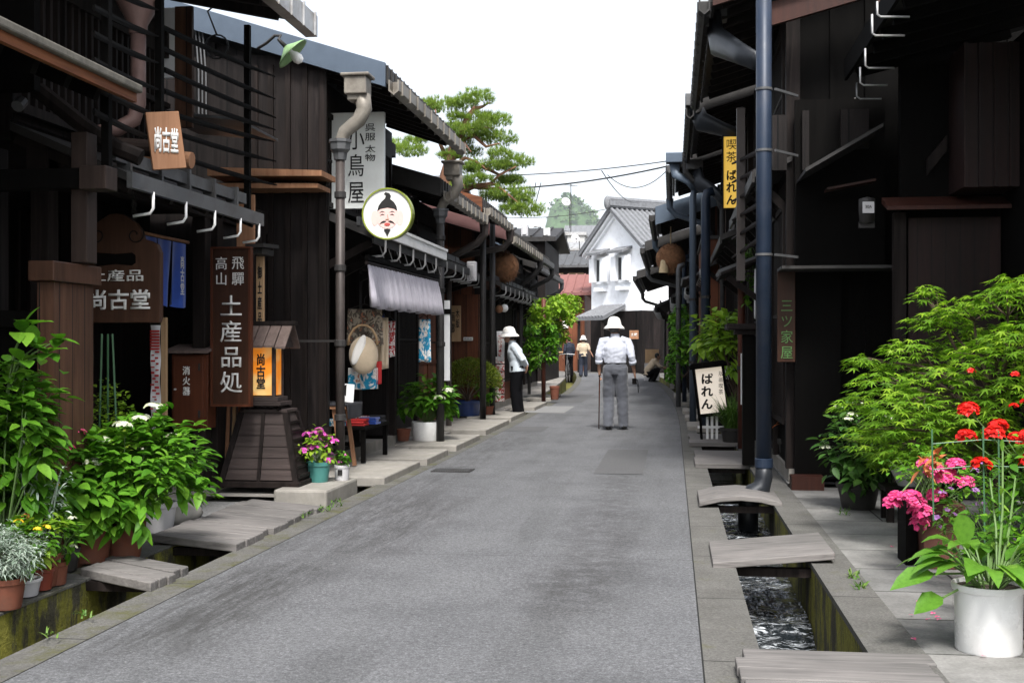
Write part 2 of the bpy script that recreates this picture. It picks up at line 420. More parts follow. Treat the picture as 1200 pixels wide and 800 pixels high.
def special():
    # asphalt
    m, n, l, b = base('asphalt', .85, .3); co, raw = coords(n, l)
    fine = noi(n, l, raw, 140, 3, .7); mid = noi(n, l, raw, 1.3, 8, .65)
    st, _ = coords(n, l, (1.6, .22, 1)); streak = noi(n, l, st, 1.2, 6, .6)
    col = ramp(n, l, fine, [(.3, (.060,.061,.064)), (.58, (.126,.128,.134)), (.78, (.26,.262,.27))])
    gr2 = noi(n, l, raw, 48, 2, .6)
    col = mixc(n, l, .85, col, ramp(n, l, gr2, [(.3, (.72,.72,.72)), (.5, (1,1,1)), (.7, (1.3,1.3,1.3))]), 'MULTIPLY')
    col = mixc(n, l, .9, col, ramp(n, l, mid, [(.33, (.8,.8,.8)), (.5, (1,1,1)), (.72, (1.12,1.12,1.11))]), 'MULTIPLY')
    col = mixc(n, l, .8, col, ramp(n, l, streak, [(.36, (.75,.75,.74)), (.5, (1,1,1)), (.75, (1.1,1.1,1.1))]), 'MULTIPLY')
    # worn wheel strip, damp stain by the left kerb, transverse joints
    sx = n.new('ShaderNodeSeparateXYZ'); l.new(raw, sx.inputs[0])
    wob = noi(n, l, raw, 1.1, 6, .7)
    def band(axis, c, wd, soft):
        a = math_(n, l, 'ABSOLUTE', math_(n, l, 'SUBTRACT', math_(n, l, 'ADD', sx.outputs[axis], math_(n, l, 'MULTIPLY', math_(n, l, 'SUBTRACT', wob, .5), soft*2.2)), c))
        mr = n.new('ShaderNodeMapRange'); mr.interpolation_type = 'SMOOTHSTEP'; mr.inputs[1].default_value = wd; mr.inputs[2].default_value = wd+soft; mr.inputs[3].default_value = 1; mr.inputs[4].default_value = 0
        l.new(a, mr.inputs[0]); return mr.outputs[0]
    def stain(fx, amt, sc):
        nonlocal col
        g = noi(n, l, sc, 7.5, 10, .8)
        k = math_(n, l, 'MULTIPLY', fx, ramp(n, l, g, [(.42, (0,0,0)), (.56, (1,1,1))]))
        col = mixc(n, l, math_(n, l, 'MULTIPLY', k, amt), col, (.035,.034,.033))
    stain(math_(n, l, 'MULTIPLY', band(0, -.50, .06, .28), band(1, 9.2, 2.6, 2.0)), .42, raw)
    stain(math_(n, l, 'MULTIPLY', band(0, -.42, .05, .25), band(1, 6.3, .15, .8)), .35, raw)
    stain(math_(n, l, 'MULTIPLY', band(0, -2.15, .10, .3), band(1, 5.6, .6, .8)), .7, st)
    stain(math_(n, l, 'MULTIPLY', band(0, -2.0, .25, .3), band(1, 8.3, .8, 1.0)), .5, st)
    stain(math_(n, l, 'MULTIPLY', band(0, -2.2, .1, .25), band(1, 13, 3, 2.0)), .4, st)
    for yy in (7.2, 12.6, 19.0):
        a = math_(n, l, 'ABSOLUTE', math_(n, l, 'SUBTRACT', math_(n, l, 'ADD', sx.outputs[1], math_(n, l, 'MULTIPLY', wob, .25)), yy))
        col = mixc(n, l, math_(n, l, 'MULTIPLY', math_(n, l, 'LESS_THAN', a, .006), .4), col, (.03,.03,.03))
    vo = n.new('ShaderNodeTexVoronoi'); vo.feature = 'DISTANCE_TO_EDGE'; vo.inputs['Scale'].default_value = .38
    dv = n.new('ShaderNodeVectorMath'); dv.operation = 'ADD'
    nz = n.new('ShaderNodeTexNoise'); nz.inputs['Scale'].default_value = 2.2; nz.inputs['Detail'].default_value = 6
    l.new(raw, nz.inputs['Vector'])
    l.new(raw, dv.inputs[0]); l.new(nz.outputs['Color'], dv.inputs[1]); l.new(dv.outputs[0], vo.inputs['Vector'])
    cr = math_(n, l, 'LESS_THAN', vo.outputs['Distance'], .0022)
    col = mixc(n, l, math_(n, l, 'MULTIPLY', cr, .22), col, (.03,.03,.03))
    l.new(col, b.inputs['Base Color']); bumpn(n, l, b, fine, .5, .006); M['asphalt'] = m
    # kerb concrete with moss
    for nm, moss in (('kerb_l', .63), ('kerb_r', .72)):
        m, n, l, b = base(nm, .9, .25); co, raw = coords(n, l)
        f = noi(n, l, raw, 90, 4, .7); g = noi(n, l, raw, 2.0, 9, .7)
        col = ramp(n, l, f, [(.3, (.075,.073,.068)), (.7, (.155,.15,.14))])
        col = mixc(n, l, .8, col, ramp(n, l, g, [(.3, (.6,.6,.58)), (.7, (1.15,1.15,1.15))]), 'MULTIPLY')
        g2 = noi(n, l, raw, 3.1, 10, .75)
        col = mixc(n, l, ramp(n, l, g2, [(moss-.14, (0,0,0)), (moss, (.8,.8,.8))]), col, (.075,.075,.022))
        sx = n.new('ShaderNodeSeparateXYZ'); l.new(raw, sx.inputs[0])
        fr = math_(n, l, 'FRACT', math_(n, l, 'MULTIPLY', sx.outputs[1], 1/1.2))
        gap = math_(n, l, 'LESS_THAN', fr, .008)
        col = mixc(n, l, gap, col, (.02,.02,.018))
        l.new(col, b.inputs['Base Color']); bumpn(n, l, b, f, .5, .006); M[nm] = m
    # gutter wall: mossy wet concrete
    m, n, l, b = base('gutter_wall', .8, .35); co, raw = coords(n, l, (1,1,.35))
    g = noi(n, l, co, 4.5, 9, .7); f = noi(n, l, raw, 40, 5, .7)
    col = ramp(n, l, g, [(.34, (.022,.02,.014)), (.45, (.06,.055,.036)), (.52, (.17,.165,.025)), (.7, (.30,.28,.045))])
    col = mixc(n, l, .7, col, ramp(n, l, f, [(.3, (.5,.5,.5)), (.7, (1.3,1.3,1.3))]), 'MULTIPLY')
    l.new(col, b.inputs['Base Color']); bumpn(n, l, b, f, .8, .02); M['gutter'] = m
    # paving slabs
    for nm, bw, bh, c1, c2 in (('slabs', .9, .62, (.155,.155,.15), (.21,.205,.195)), ('slabs_l', 1.3, .8, (.26,.245,.225), (.33,.31,.285))):
        m, n, l, b = base(nm, .88, .25); co, raw = coords(n, l)
        br = n.new('ShaderNodeTexBrick'); br.inputs['Scale'].default_value = 1; br.inputs['Brick Width'].default_value = bw
        br.inputs['Row Height'].default_value = bh; br.inputs['Mortar Size'].default_value = .007; br.offset = .37
        br.inputs['Color1'].default_value = c4(c1); br.inputs['Color2'].default_value = c4(c2); br.inputs['Mortar'].default_value = (.03,.03,.026,1)
        l.new(raw, br.inputs['Vector'])
        f = noi(n, l, raw, 60, 5, .7); g = noi(n, l, raw, 1.8, 8, .7)
        col = mixc(n, l, .6, br.outputs['Color'], ramp(n, l, f, [(.3, (.7,.7,.7)), (.7, (1.25,1.25,1.25))]), 'MULTIPLY')
        col = mixc(n, l, .9, col, ramp(n, l, g, [(.32, (.55,.55,.54)), (.6, (1.1,1.1,1.1))]), 'MULTIPLY')
        l.new(col, b.inputs['Base Color']); bumpn(n, l, b, math_(n, l, 'SUBTRACT', f, math_(n, l, 'MULTIPLY', br.outputs['Fac'], 2)), .4, .006); M[nm] = m
    # water
    m, n, l, b = base('water', .06, .5); co, raw = coords(n, l, (1, .5, 1))
    b.inputs['IOR'].default_value = 1.33
    glint_co, _ = coords(n, l, (.5, 1.5, 1)); f1 = noi(n, l, glint_co, 26, 5, .7, 1.0)
    l.new(ramp(n, l, f1, [(.51, (.010,.013,.015)), (.65, (.5,.53,.56))]), b.inputs['Base Color'])  # pale flecks painted into the colour imitate sky sparkling off the ripples
    b.inputs['Specular IOR Level'].default_value = 1.0; b.inputs['Coat Weight'].default_value = 1.0; b.inputs['Coat Roughness'].default_value = .04
    a1 = noi(n, l, co, 16, 3, .55, 1.0); a2 = noi(n, l, co, 44, 2, .5, .5)
    bumpn(n, l, b, math_(n, l, 'ADD', a1, math_(n, l, 'MULTIPLY', a2, .5)), .8, .02); M['water'] = m
    # ground
    M['ground'] = plain('ground', (.13,.125,.115), .95, var=.3, scale=3, bump=.3)
    M['gravel'] = plain('gravelly_asphalt', (.2,.2,.195), .95, var=.6, scale=70, bump=.7)
    # snow-guard floral fabric
    for nm, cc, c2_, sc in (('floral_b', (.02,.25,.42), (.75,.72,.68), 11), ('floral_c', (.42,.36,.28), (.12,.10,.08), 16), ('floral_r', (.5,.05,.05), (.8,.78,.75), 18)):
        m, n, l, b = base(nm, .9, .2); co, raw = coords(n, l)
        g = noi(n, l, raw, sc, 3, .5, 1.5)
        l.new(ramp(n, l, g, [(.45, cc), (.52, c2_), (.62, c2_), (.68, (.5,.2,.12))]), b.inputs['Base Color']); M[nm] = m
    # lamp paper
    m, n, l, b = base('lamp_paper', .7, .2); co, raw = coords(n, l)
    g = noi(n, l, raw, 3.5, 2)
    col = ramp(n, l, g, [(.40, (.72,.46,.17)), (.56, (.80,.24,.02))])
    l.new(col, b.inputs['Base Color']); l.new(col, b.inputs['Emission Color']); b.inputs['Emission Strength'].default_value = .12; M['paper'] = m
    m, n, l, b = base('white_lamp_paper', .7, .2)
    b.inputs['Base Color'].default_value = (.8,.76,.7,1); b.inputs['Emission Color'].default_value = (1,.85,.68,1); b.inputs['Emission Strength'].default_value = .12; M['paper_w'] = m
special()
# ================================================================ THE SETTING
YS = [-3 + 1.5*i for i in range(45)]          # to 63
GL0, GL1, GR0, GR1 = -3.1, -2.65, .35, .78     # gutters
mb = MB(); xs = [(-2500,0),(GL0,0),(GL0,-.62),(GL1,-.62),(GL1,0),(GR0,0),(GR0,-.62),(GR1,-.62),(GR1,0),(2500,0)]
mi = [0,1,1,1,0,1,1,1,0]
rows = []
for y in YS: rows.append([(x if abs(x) > 100 else x + off(y), y, z) for x, z in xs])
for a, b in zip(rows, rows[1:]):
    for i in range(9):
        mb.cur = mi[i]; mb.quad(a[i], a[i+1], b[i+1], b[i])
mb.cur = 0
mb.quad((-2500,-2500,0),(2500,-2500,0),(2500,-3,0),(-2500,-3,0)); mb.quad((-2500,63,0),(2500,63,0),(2500,5600,0),(-2500,5600,0))
for a, b in ((GL0,GL1),(GR0,GR1)):
    o_ = off(63); mb.quad((a+o_,63,-.62),(b+o_,63,-.62),(b+o_,63,0),(a+o_,63,0))
structure(mb, 'ground', [M['ground'], M['gutter']])
def strip(x0, x1, y0, y1, z, step=1.5):
    m = MB(); ys = [y0 + (y1-y0)*i/max(1, int((y1-y0)/step)) for i in range(max(1, int((y1-y0)/step))+1)]
    for a, b in zip(ys, ys[1:]):
        m.quad((x0+off(a),a,z),(x1+off(a),a,z),(x1+off(b),b,z),(x0+off(b),b,z))
    return m
M['joint'] = plain('dark_joint', (.012,.012,.011), .95)
def slabstrip(x0, x1, y0, y1, z):          # a strip with real sides
    m = MB(); ys = [y0 + (y1-y0)*i/max(1, int((y1-y0)/1.5)) for i in range(max(1, int((y1-y0)/1.5))+1)]
    for a, b in zip(ys, ys[1:]):
        A0,B0,A1,B1 = x0+off(a),x1+off(a),x0+off(b),x1+off(b)
        m.quad((A0,a,z),(B0,a,z),(B1,b,z),(A1,b,z)); m.quad((A0,a,0),(A0,a,z),(A1,b,z),(A1,b,0)); m.quad((B0,a,z),(B0,a,0),(B1,b,0),(B1,b,z))
    return m
structure(strip(-2.465, .115, -3, 56, .004), 'road', M['asphalt'])
structure(strip(-2.655, -2.472, -3, 56, .004), 'kerb_strip', M['kerb_l'])
structure(strip(.122, .355, -3, 56, .004), 'kerb_strip', M['kerb_r'])
structure(strip(-2.474, -2.46, -3, 56, .002), 'kerb_joint', M['joint'])
structure(strip(.112, .125, -3, 56, .002), 'kerb_joint', M['joint'])
structure(slabstrip(.775, 1.0, -3, 46, .03), 'kerb_stone', M['kerb_r'])
structure(slabstrip(1.004, 2.9, -3, 10.7, .022), 'pavement', M['slabs'])
structure(slabstrip(-3.34, -3.095, -3, 9.2, .012), 'kerb_stone', M['kerb_l'])
structure(strip(-6, -3.345, -3, 9.2, .006), 'pavement', M['gravel'])
structure(slabstrip(-4.2, -3.1, 9.2, 46, .05), 'pavement', M['slabs_l'])
structure(slabstrip(1.004, 2.0, 10.72, 46, .05), 'pavement', M['slabs'])
mb = MB()
for y0, y1, z0, z1 in ((-3,6.5,-.48,-.46),(6.5,7.0,-.46,-.40),(7.0,7.12,-.40,-.34),(7.12,9.6,-.34,-.31),(9.6,9.8,-.31,-.26),(9.8,13.5,-.26,-.25),(13.5,16,-.25,-.22),(16,30,-.22,-.2),(30,45,-.2,-.2)):
    k = max(1, int((y1-y0)/1.5))
    for i in range(k):
        a = y0+(y1-y0)*i/k; b = y0+(y1-y0)*(i+1)/k; za = z0+(z1-z0)*i/k; zb = z0+(z1-z0)*(i+1)/k
        mb.quad((GR0+off(a)+.002,a,za),(GR1+off(a)-.002,a,za),(GR1+off(b)-.002,b,zb),(GR0+off(b)+.002,b,zb))
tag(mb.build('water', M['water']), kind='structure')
def zw(y):
    pts=((-3,-.49),(6.3,-.47),(6.75,-.40),(6.85,-.345),(8.4,-.33),(9.2,-.31),(9.4,-.265),(13.5,-.24))
    for (a,za),(b,zb) in zip(pts,pts[1:]):
        if a<=y<=b: return za+(zb-za)*(y-a)/(b-a)
    return -.24
mb=MB(); nx=22; y=4.9; vs=[]; ny=0
while y<12.9:
    for i in range(nx+1):
        x=GR0+.004+(GR1-GR0-.008)*i/nx
        h=.020*noise.noise((x*5,y*9,1.3))+.010*noise.noise((x*12+4,y*24,7.7))+.004*noise.noise((x*28,y*45,3))
        vs.append((x,y,zw(y)+.022+h))
    y+=.02; ny+=1
mb.add(vs,[(j*(nx+1)+i,j*(nx+1)+i+1,(j+1)*(nx+1)+i+1,(j+1)*(nx+1)+i) for j in range(ny-1) for i in range(nx)])
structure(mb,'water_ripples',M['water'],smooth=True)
# patches and covers in the road
def patch(name, u0, v0, u1, v1, mat, z=.008):
    a, b, c, d = G(u0,v1), G(u1,v1), G(u1,v0), G(u0,v0)
    y0 = (a.y+b.y)/2; y1 = (c.y+d.y)/2; x0 = (a.x+d.x)/2; x1 = (b.x+c.x)/2
    m = MB(); m.quad((x0,y0,z),(x1,y0,z),(x1,y1,z),(x0,y1,z)); return m
M['patch'] = plain('asphalt_patch', (.085,.085,.087), .9, var=.35, scale=60, bump=.4)
M['patch_l'] = plain('asphalt_patch_pale', (.19,.19,.188), .9, var=.3, scale=60, bump=.4)
for u0,v0,u1,v1,k in ((705,527,757,556,'patch'),(618,476,668,484,'patch_l'),(596,500,640,506,'patch'),(640,462,690,472,'patch')):
    structure(patch('p',u0,v0,u1,v1,M[k]), 'road_patch', M[k])
g = thing('drain_cover', 'long dark iron drain cover in the road near the white hydrangea pot', 'drain cover', G(532,550))
a, b = G(505,553), G(560,548)
m = MB(); m.box(a.x,b.x,a.y-.02,a.y+.28,.004,.012); m.build('frame', M['metal_d'], g)
m = MB(); 
for i in range(14): m.box(a.x+.03+i*(b.x-a.x-.06)/14, a.x+.045+i*(b.x-a.x-.06)/14, a.y, a.y+.26, .012, .016)
m.build('grille', M['metal'], g)

# ---- planks and slabs bridging the gutters
def plank_bridge(x0, x1, y0, y1, z, n, label, mat, th=.05, arch=0, tilt=0, group='bridges over the gutters', seed=1, skew=0):
    random.seed(seed); cx, cy = (x0+x1)/2, (y0+y1)/2
    t = thing('plank_bridge', label, 'bridge', (cx,cy,z), group); w = (y1-y0)/n
    for i in range(n):
        m = MB(); a = y0+i*w+.004; b = y0+(i+1)*w-.004; e = rnd(-.02,.02); dz = rnd(-.004,.004)
        ks = 5 if arch else 2; pr = []
        for k in range(ks):
            f = k/(ks-1); pr.append((x0+e+f*(x1-x0), z + dz + arch*(1-(2*f-1)**2) + tilt*(f-.5)))
        poly = pr + [(x, q-th) for x, q in reversed(pr)]
        m.prism(poly, 'y', a, b)
        if skew:
            for v in m.v: v.y += skew*(v.x-cx)
        fixn(m.build('plank', mat, t, bevel=.006))
    for yy in (y0+.08, y1-.14): m = MB(); m.box(x0+.06, x1-.06, yy, yy+.06, z-th-.05-abs(tilt)/2, z-th-.002-abs(tilt)/2); m.build('batten', M['dark'], t)
    return t
plank_bridge(-3.17,-2.62,5.93,6.42,.05,5,'small bridge of five weathered planks nearest the left potted plants',M['grey_w'],skew=-.6,seed=3)
plank_bridge(-3.24,-2.64,7.05,8.85,.06,11,'long bridge of weathered planks in front of the wooden lantern stand',M['grey_w'],tilt=-.03,skew=-.2,seed=5)
plank_bridge(.24,.92,6.86,7.62,.06,1,'tilted grey wooden board over the right gutter, beside the mossy wall',M['grey_w'],th=.04,tilt=.06,skew=.1)
plank_bridge(.26,.98,4.25,4.86,.05,4,'grey plank cover over the right gutter in the nearest corner',M['grey_w'],th=.04,seed=9)
plank_bridge(.22,.85,9.35,10.1,.05,1,'arched grey board over the right gutter, beside the big downpipe foot',M['grey_w'],th=.04,arch=.05)
plank_bridge(.24,.80,12.4,14.0,.05,2,'grey board pair over the right gutter in front of the black gatepost',M['grey_w'],seed=13)
plank_bridge(.22,.82,15.0,16.6,.06,3,'grey boards over the right gutter under the white paper sign stand',M['grey_w'],seed=14)
def slab(x0,x1,y0,y1,z,label,mat=M['stone'],th=.09):
    m = MB(); m.box(x0,x1,y0,y1,z-th,z)
    return single(m,'stone_slab',mat,label,'slab',((x0+x1)/2,(y0+y1)/2,z-th),'slabs over the gutters',bevel=.012)
slab(-3.5,-2.58,10.55,12.1,.07,'pale stone slab over the left gutter, beside the shop table')
slab(-3.3,-2.55,12.3,13.5,.075,'pale stone slab over the left gutter, before the black bench')
slab(-3.3,-2.55,14.0,15.8,.075,'pale stone slab under the white hydrangea pot')
slab(-3.35,-2.6,16.6,19.0,.08,'pale stone slab just beyond the brown downpipe on the left')
slab(-3.4,-2.65,19.6,21.6,.08,'pale stone slab before the blue glazed pot')
slab(-3.2+off(24),-2.6+off(24),23,25.2,.08,'pale slab just beyond the woman in black trousers')
slab(-3.2+off(28),-2.6+off(28),27,29.4,.08,'stone slab by the green climbing plants')
for i,(y0,y1) in enumerate(((18,19.2),(20.2,21.2),(22.3,23.5),(25.5,27),(29,31))):
    y=(y0+y1)/2; slab(.22+off(y),.82+off(y),y0,y1,.06,['wet grey slab over the right gutter just past the paper sign','second grey slab past the paper sign on the right','third grey slab past the paper sign on the right','fourth grey slab past the paper sign on the right','farthest grey slab over the right gutter'][i])
# plinth block by the lantern
m=MB(); m.box(-3.16,-2.72,9.2,10.15,-.05,.11); single(m,'plinth_block',M['stone'],'rough stone block under the pink flower pots','block',(-2.95,9.7,-.05),bevel=.02)
m=MB(); m.ell((-3.62,8.15,.05),(.27,.36,.10),16,8); single(m,'step_stone',M['stone'],'flat rounded stepping stone beside the hydrangea','stone',(-3.62,8.15,0),smooth=True)

# ================================================================ BUILDINGS
def roof_line(xe, ze, slope, o, x): return ze + slope*abs(x - xe)
def row_house(label, o, y0, y1, xf, xe, ze, zp=None, xp=None, slope=.3, depth=5.0, recess=0.0, verge='metal_d', gut='metal_d', wallm='dark_b', hooks=True, pipe='copper', lat=True, seed=1, vergew=.2, pipe_far=True, ribs=True, upper='lattice', floor=.05, group=None, door=None):
    """o=+1: faces +x (left row); o=-1: faces -x (right row)"""
    random.seed(seed)
    t = thing('row_house', label, 'house', (xf, (y0+y1)/2, 0), group)
    xb = xf - o*depth; z_at = lambda x: roof_line(xe, ze, slope, o, x) - .12
    zt = zp if zp else 2.3
    # walls
    m = MB(); xr = xf - o*recess
    poly = [(xr,floor),(xr,zt),(xf,zt),(xf,z_at(xf)),(xb,z_at(xb)),(xb,floor)] if recess else [(xf,floor),(xf,z_at(xf)),(xb,z_at(xb)),(xb,floor)]
    m.prism(poly,'y',y0+.06,y1-.06)
    if recess:
        for ya in (y0+.06,y1-.16): m.box(xr,xf-o*.02,ya,ya+.1,floor,zt)
    # battens on the end wall towards the viewer
    k = int(depth/.3)
    for i in range(k):
        x = xf - o*(.05+i*.3); m.box(x-.02,x+.02,y0+.03,y0+.06,.3,z_at(x)-.02)
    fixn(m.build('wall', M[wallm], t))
    m = MB(); m.box(xf+o*.03,xf-o*(recess+.1),y0,y1,0,floor+.12); m.build('plinth', M['stone'], t)
    # posts and beams
    n = max(2, int(round((y1-y0)/1.6))+1)
    for i in range(n):
        y = y0+.08+(y1-y0-.16)*i/(n-1); m = MB(); m.box(xf+o*.05,xf-o*.07,y-.06,y+.06,floor+.12,zt if recess else z_at(xf)); m.build('post', M['dark'], t)
    m = MB()
    for z in (zt-.16, zt+.42): m.box(xf+o*.045,xf-o*.06,y0+.03,y1-.03,z,z+.14)
    m.box(xf+o*.04,xf-o*.06,y0+.03,y1-.03,z_at(xf)-.3,z_at(xf)-.14); m.build('beam', M['dark'], t)
    # main roof with seams, rafters
    xr2 = xb; m = MB(); th=.09
    m.prism([(xe,ze),(xr2,roof_line(xe,ze,slope,o,xr2)),(xr2,roof_line(xe,ze,slope,o,xr2)+th),(xe,ze+th)],'y',y0-.12,y1+.02)
    y = y0-.05
    while y < y1:
        m.bar((xe,y,ze+th+.015),(xr2,y,roof_line(xe,ze,slope,o,xr2)+th+.015),.03,.035); y += .42
    m.cur = 1; y = y0+.1
    while y < y1:
        m.bar((xe-o*.06,y,ze-.03),(xf-o*.05,y,roof_line(xe,ze,slope,o,xf-o*.05)-.035),.055,.07); y += .36
    roof = m.build('roof', [M['metal_d'], M['dark']], t); fixn(roof)
    # verge board
    m = MB(); dz = vergew
    pp = [(xe+o*.03,ze+th+.03),(xr2,roof_line(xe,ze,slope,o,xr2)+th+.03),(xr2,roof_line(xe,ze,slope,o,xr2)+th-dz),(xe+o*.03,ze+th-dz)]
    m.prism(pp,'y',y0-.17,y0-.125); fixn(m.build('verge_board', M[verge], roof))
    # eave: fascia with ribs + box gutter hanging
    m = MB(); m.box(xe+o*.005,xe+o*.03,y0-.12,y1,ze-.06,ze+th+.02)
    if ribs:
        y = y0-.1
        while y < y1:
            m.box(xe+o*.03,xe+o*.045,y,y+.02,ze-.06,ze+th+.02); y += .17
    m.build('fascia', M['metal_d'], roof)
    m = MB(); gx = xe+o*.05; prof=[(0,0),(0,-.10),(o*.05,-.14),(o*.10,-.10),(o*.10,.0),(o*.085,0),(o*.085,-.09),(o*.05,-.125),(o*.015,-.09),(o*.015,0)]
    m.prism([(gx+a,ze-.03+b) for a,b in prof],'y',y0-.12,y1)
    y = y0
    while y < y1:
        m.box(gx-.004*o,gx+o*.112,y,y+.018,ze-.155,ze-.025); y += .34
    fixn(m.build('eave_gutter', M[gut], t))
    # rainwater outlet and pipe
    if pipe:
        py = y1-.1 if pipe_far else y0-.05; m = MB(); px = xf+o*.22
        m.tube([(gx+o*.05,py,ze-.12),(gx+o*.05,py,ze-.3),(gx-o*.05,py,ze-.42),(px+o*.06,py,ze-.62),(px,py,ze-.75)],[.075,.06,.055,.05,.045],10)
        m.lathe([(.05,-.12),(.075,-.06),(.08,0),(.09,.0),(.09,.03),(.0,.03)],(px,py,ze-.78),12)
        m.tube([(px,py,ze-.8),(px,py,.0)],.042,10)
        z=.5
        while z<ze-1: m.lathe([(.042,-.02),(.05,-.02),(.05,.02),(.042,.02)],(px,py,z),10); z+=1.1
        m.build('downpipe', M[pipe], t, smooth=False)
    # pent roof
    if zp:
        sl=.42; zi = zp+sl*abs(xf-xp); m = MB()
        m.prism([(xp,zp),(xf,zi),(xf,zi+.05),(xp,zp+.05)],'y',y0-.02,y1-.03)
        y=y0+.05
        while y<y1-.1: m.bar((xp,y,zp+.062),(xf,y,zi+.062),.035,.03); y+=.3
        m.box(xp-o*.002,xp+o*.022,y0-.02,y1-.03,zp-.045,zp+.055)
        pr = m.build('pent_roof', M['metal_d'], t); fixn(pr)
        m=MB(); m.box(xp-o*.16,xp-o*.13,y0+.02,y1-.06,zp+.06+.07,zp+.06+.15); y=y0+.1
        while y<y1: m.box(xp-o*.17,xp-o*.12,y,y+.03,zp+.08,zp+.21); y+=.6
        m.build('snow_guard', M['metal'], pr)
        y=y0+.2
        while y<y1: m=MB(); m.bar((xf,y,zp-.3),(xp-o*.06,y,zp-.02),.05,.07); m.build('strut', M['dark'], t); y+=.75
        if hooks:
            y=y0+.3
            while y<y1-.1:
                m=MB(); m.tube([(xp+o*.05,y,zp+.02),(xp+o*.05,y,zp-.10),(xp+o*.02,y,zp-.14),(xp-o*.14,y,zp-.15)],.011,6); m.build('hook',M['metal_l'],t); y+=.62
    # upper and lower lattices
    if lat:
        def lattice(ya,yb,za,zb,step,nm='lattice_window',mat='dark'):
            m=MB(); m.box(xf+o*.02,xf+o*.005,ya,yb,za,zb); f=m.build(nm,M['win'] if nm!='lattice_panel' else M['black'],t)
            m=MB()
            for a_,b_ in ((za,za+.05),(zb-.05,zb)): m.box(xf+o*.022,xf+o*.07,ya,yb,a_,b_)
            for a_ in (ya,yb-.05): m.box(xf+o*.022,xf+o*.07,a_,a_+.05,za+.05,zb-.05)
            y=ya+.08
            while y<yb-.07: m.box(xf+o*.024,xf+o*.052,y,y+.025,za+.05,zb-.05); y+=step
            m.box(xf+o*.023,xf+o*.06,ya+.05,yb-.05,(za+zb)/2-.015,(za+zb)/2+.015); m.build('bars',M[mat],f)
        zu0=(zp+.42*abs(xf-xp)+.1) if zp else 2.6; zu1=z_at(xf)-.32
        if zu1-zu0>.35:
            k=max(1,int((y1-y0)/2.2)); wd=(y1-y0-.4)/k
            for i in range(k): lattice(y0+.2+i*wd,y0+.2+(i+1)*wd-.15,zu0,zu1,.075)
        if not recess:
            k=n-1
            for i in range(k):
                ya=y0+.08+(y1-y0-.16)*i/k+.08; yb=y0+.08+(y1-y0-.16)*(i+1)/k-.08
                if door is not None and i==door:
                    m=MB(); m.box(xf+o*.01,xf+o*.035,ya,yb,floor+.12,zt-.2); d=m.build('door',M['red'],t)
                    m=MB(); m.box(xf+o*.035,xf+o*.05,(ya+yb)/2-.02,(ya+yb)/2+.02,floor+.12,zt-.2); m.box(xf+o*.035,xf+o*.048,ya,yb,1.0,1.06); m.build('rail',M['redp'],d)
                else: lattice(ya,yb,floor+.5,zt-.22,.06,'lattice_panel'); 
    return t

# ---- left row, from the near end
B2 = row_house('dark boarded draper shop with blue-grey roof verge, lavender awning and white board sign',1,10.9,14.35,-3.4,-2.65,3.74,zp=2.26,xp=-2.78,recess=1.5,verge='blue_m',gut='beige_m',pipe=None,slope=.32,vergew=.19,seed=2)
B3 = row_house('low dark house with pale ribbed eave right beyond the draper shop',1,14.6,17.5,-3.5,-2.85,3.2,zp=2.35,xp=-3.0,verge='metal_d',gut='beige_m',pipe='copper',seed=3,door=1)
B4 = row_house('dark house with rusty verge and reddish wooden door behind the round shrub',1,17.8,20.3,-4.2,-2.85,3.36,zp=2.4,xp=-3.2,verge='rust',gut='beige_m',pipe='copper',seed=4,door=1,wallm='brown')
B5 = row_house('dark house with mauve verge board and a hanging cedar ball',1,20.7,25.0,-3.38,-2.85,3.2,zp=2.3,xp=-2.98,verge='mauve',gut='beige_m',pipe='metal_d',seed=5,wallm='red')
B6 = row_house('dark house with tall lattice behind the lime green creepers',1,25.4,30,-3.8,-3.1,3.35,zp=2.4,xp=-3.3,verge='blue_m',gut='metal',pipe='metal_d',seed=6)
B7 = row_house('last dark house of the left row, next to the bicycle',1,30.4,37,-4.2,-3.5,3.35,zp=2.4,xp=-3.7,verge='metal_d',gut='metal',pipe='metal',seed=7,lat=True)
# ---- right row
R2 = row_house('tall black house with high scaly eave behind the big blue downpipe',-1,10.8,15.1,1.05,.38,4.35,zp=2.75,xp=.72,verge='redd',gut='metal_d',pipe=None,seed=12,slope=.28,hooks=False,wallm='black')
R3 = row_house('black house with high eave carrying the yellow vertical sign',-1,15.4,19.2,1.0,.32,4.3,zp=2.6,xp=.62,verge='metal_d',gut='metal_d',pipe='metal_d',seed=13,hooks=False,wallm='dark_b')
R4 = row_house('house of reddish boards with grey pipes beyond the yellow sign',-1,19.5,23.2,.9,.05,4.2,zp=2.5,xp=.5,verge='metal_d',gut='metal',pipe='blue_m',seed=14,wallm='red',lat=False)
R5 = row_house('house with wide blue-grey verge board and a cedar ball under its eave',-1,23.6,28,.75,-.3,3.85,zp=2.4,xp=.3,verge='blue_m',gut='metal_d',pipe='blue_m',seed=15,vergew=.32,wallm='red')
R6 = row_house('dark house second from the far end of the right row',-1,28.4,35,.42,-.6,3.6,zp=2.4,xp=0,verge='metal_d',gut='metal_d',pipe='metal',seed=16)
R7 = row_house('last dark house of the right row, beside the white storehouse',-1,35.4,45,-.05,-1.0,3.35,zp=2.4,xp=-.5,verge='metal_d',gut='metal_d',pipe='metal_d',seed=17)

M['rust_y']=wood('rusty_fascia',(.10,.03,.012),(.24,.09,.035),axis='y')
m=MB(); m.box(.50,.90,19.75,23.1,.55,3.0); m.build('bay',M['red'],R4)
m=MB(); m.box(.47,.90,19.7,23.15,3.0,3.06); m.build('bay_top',M['metal_d'],R4)
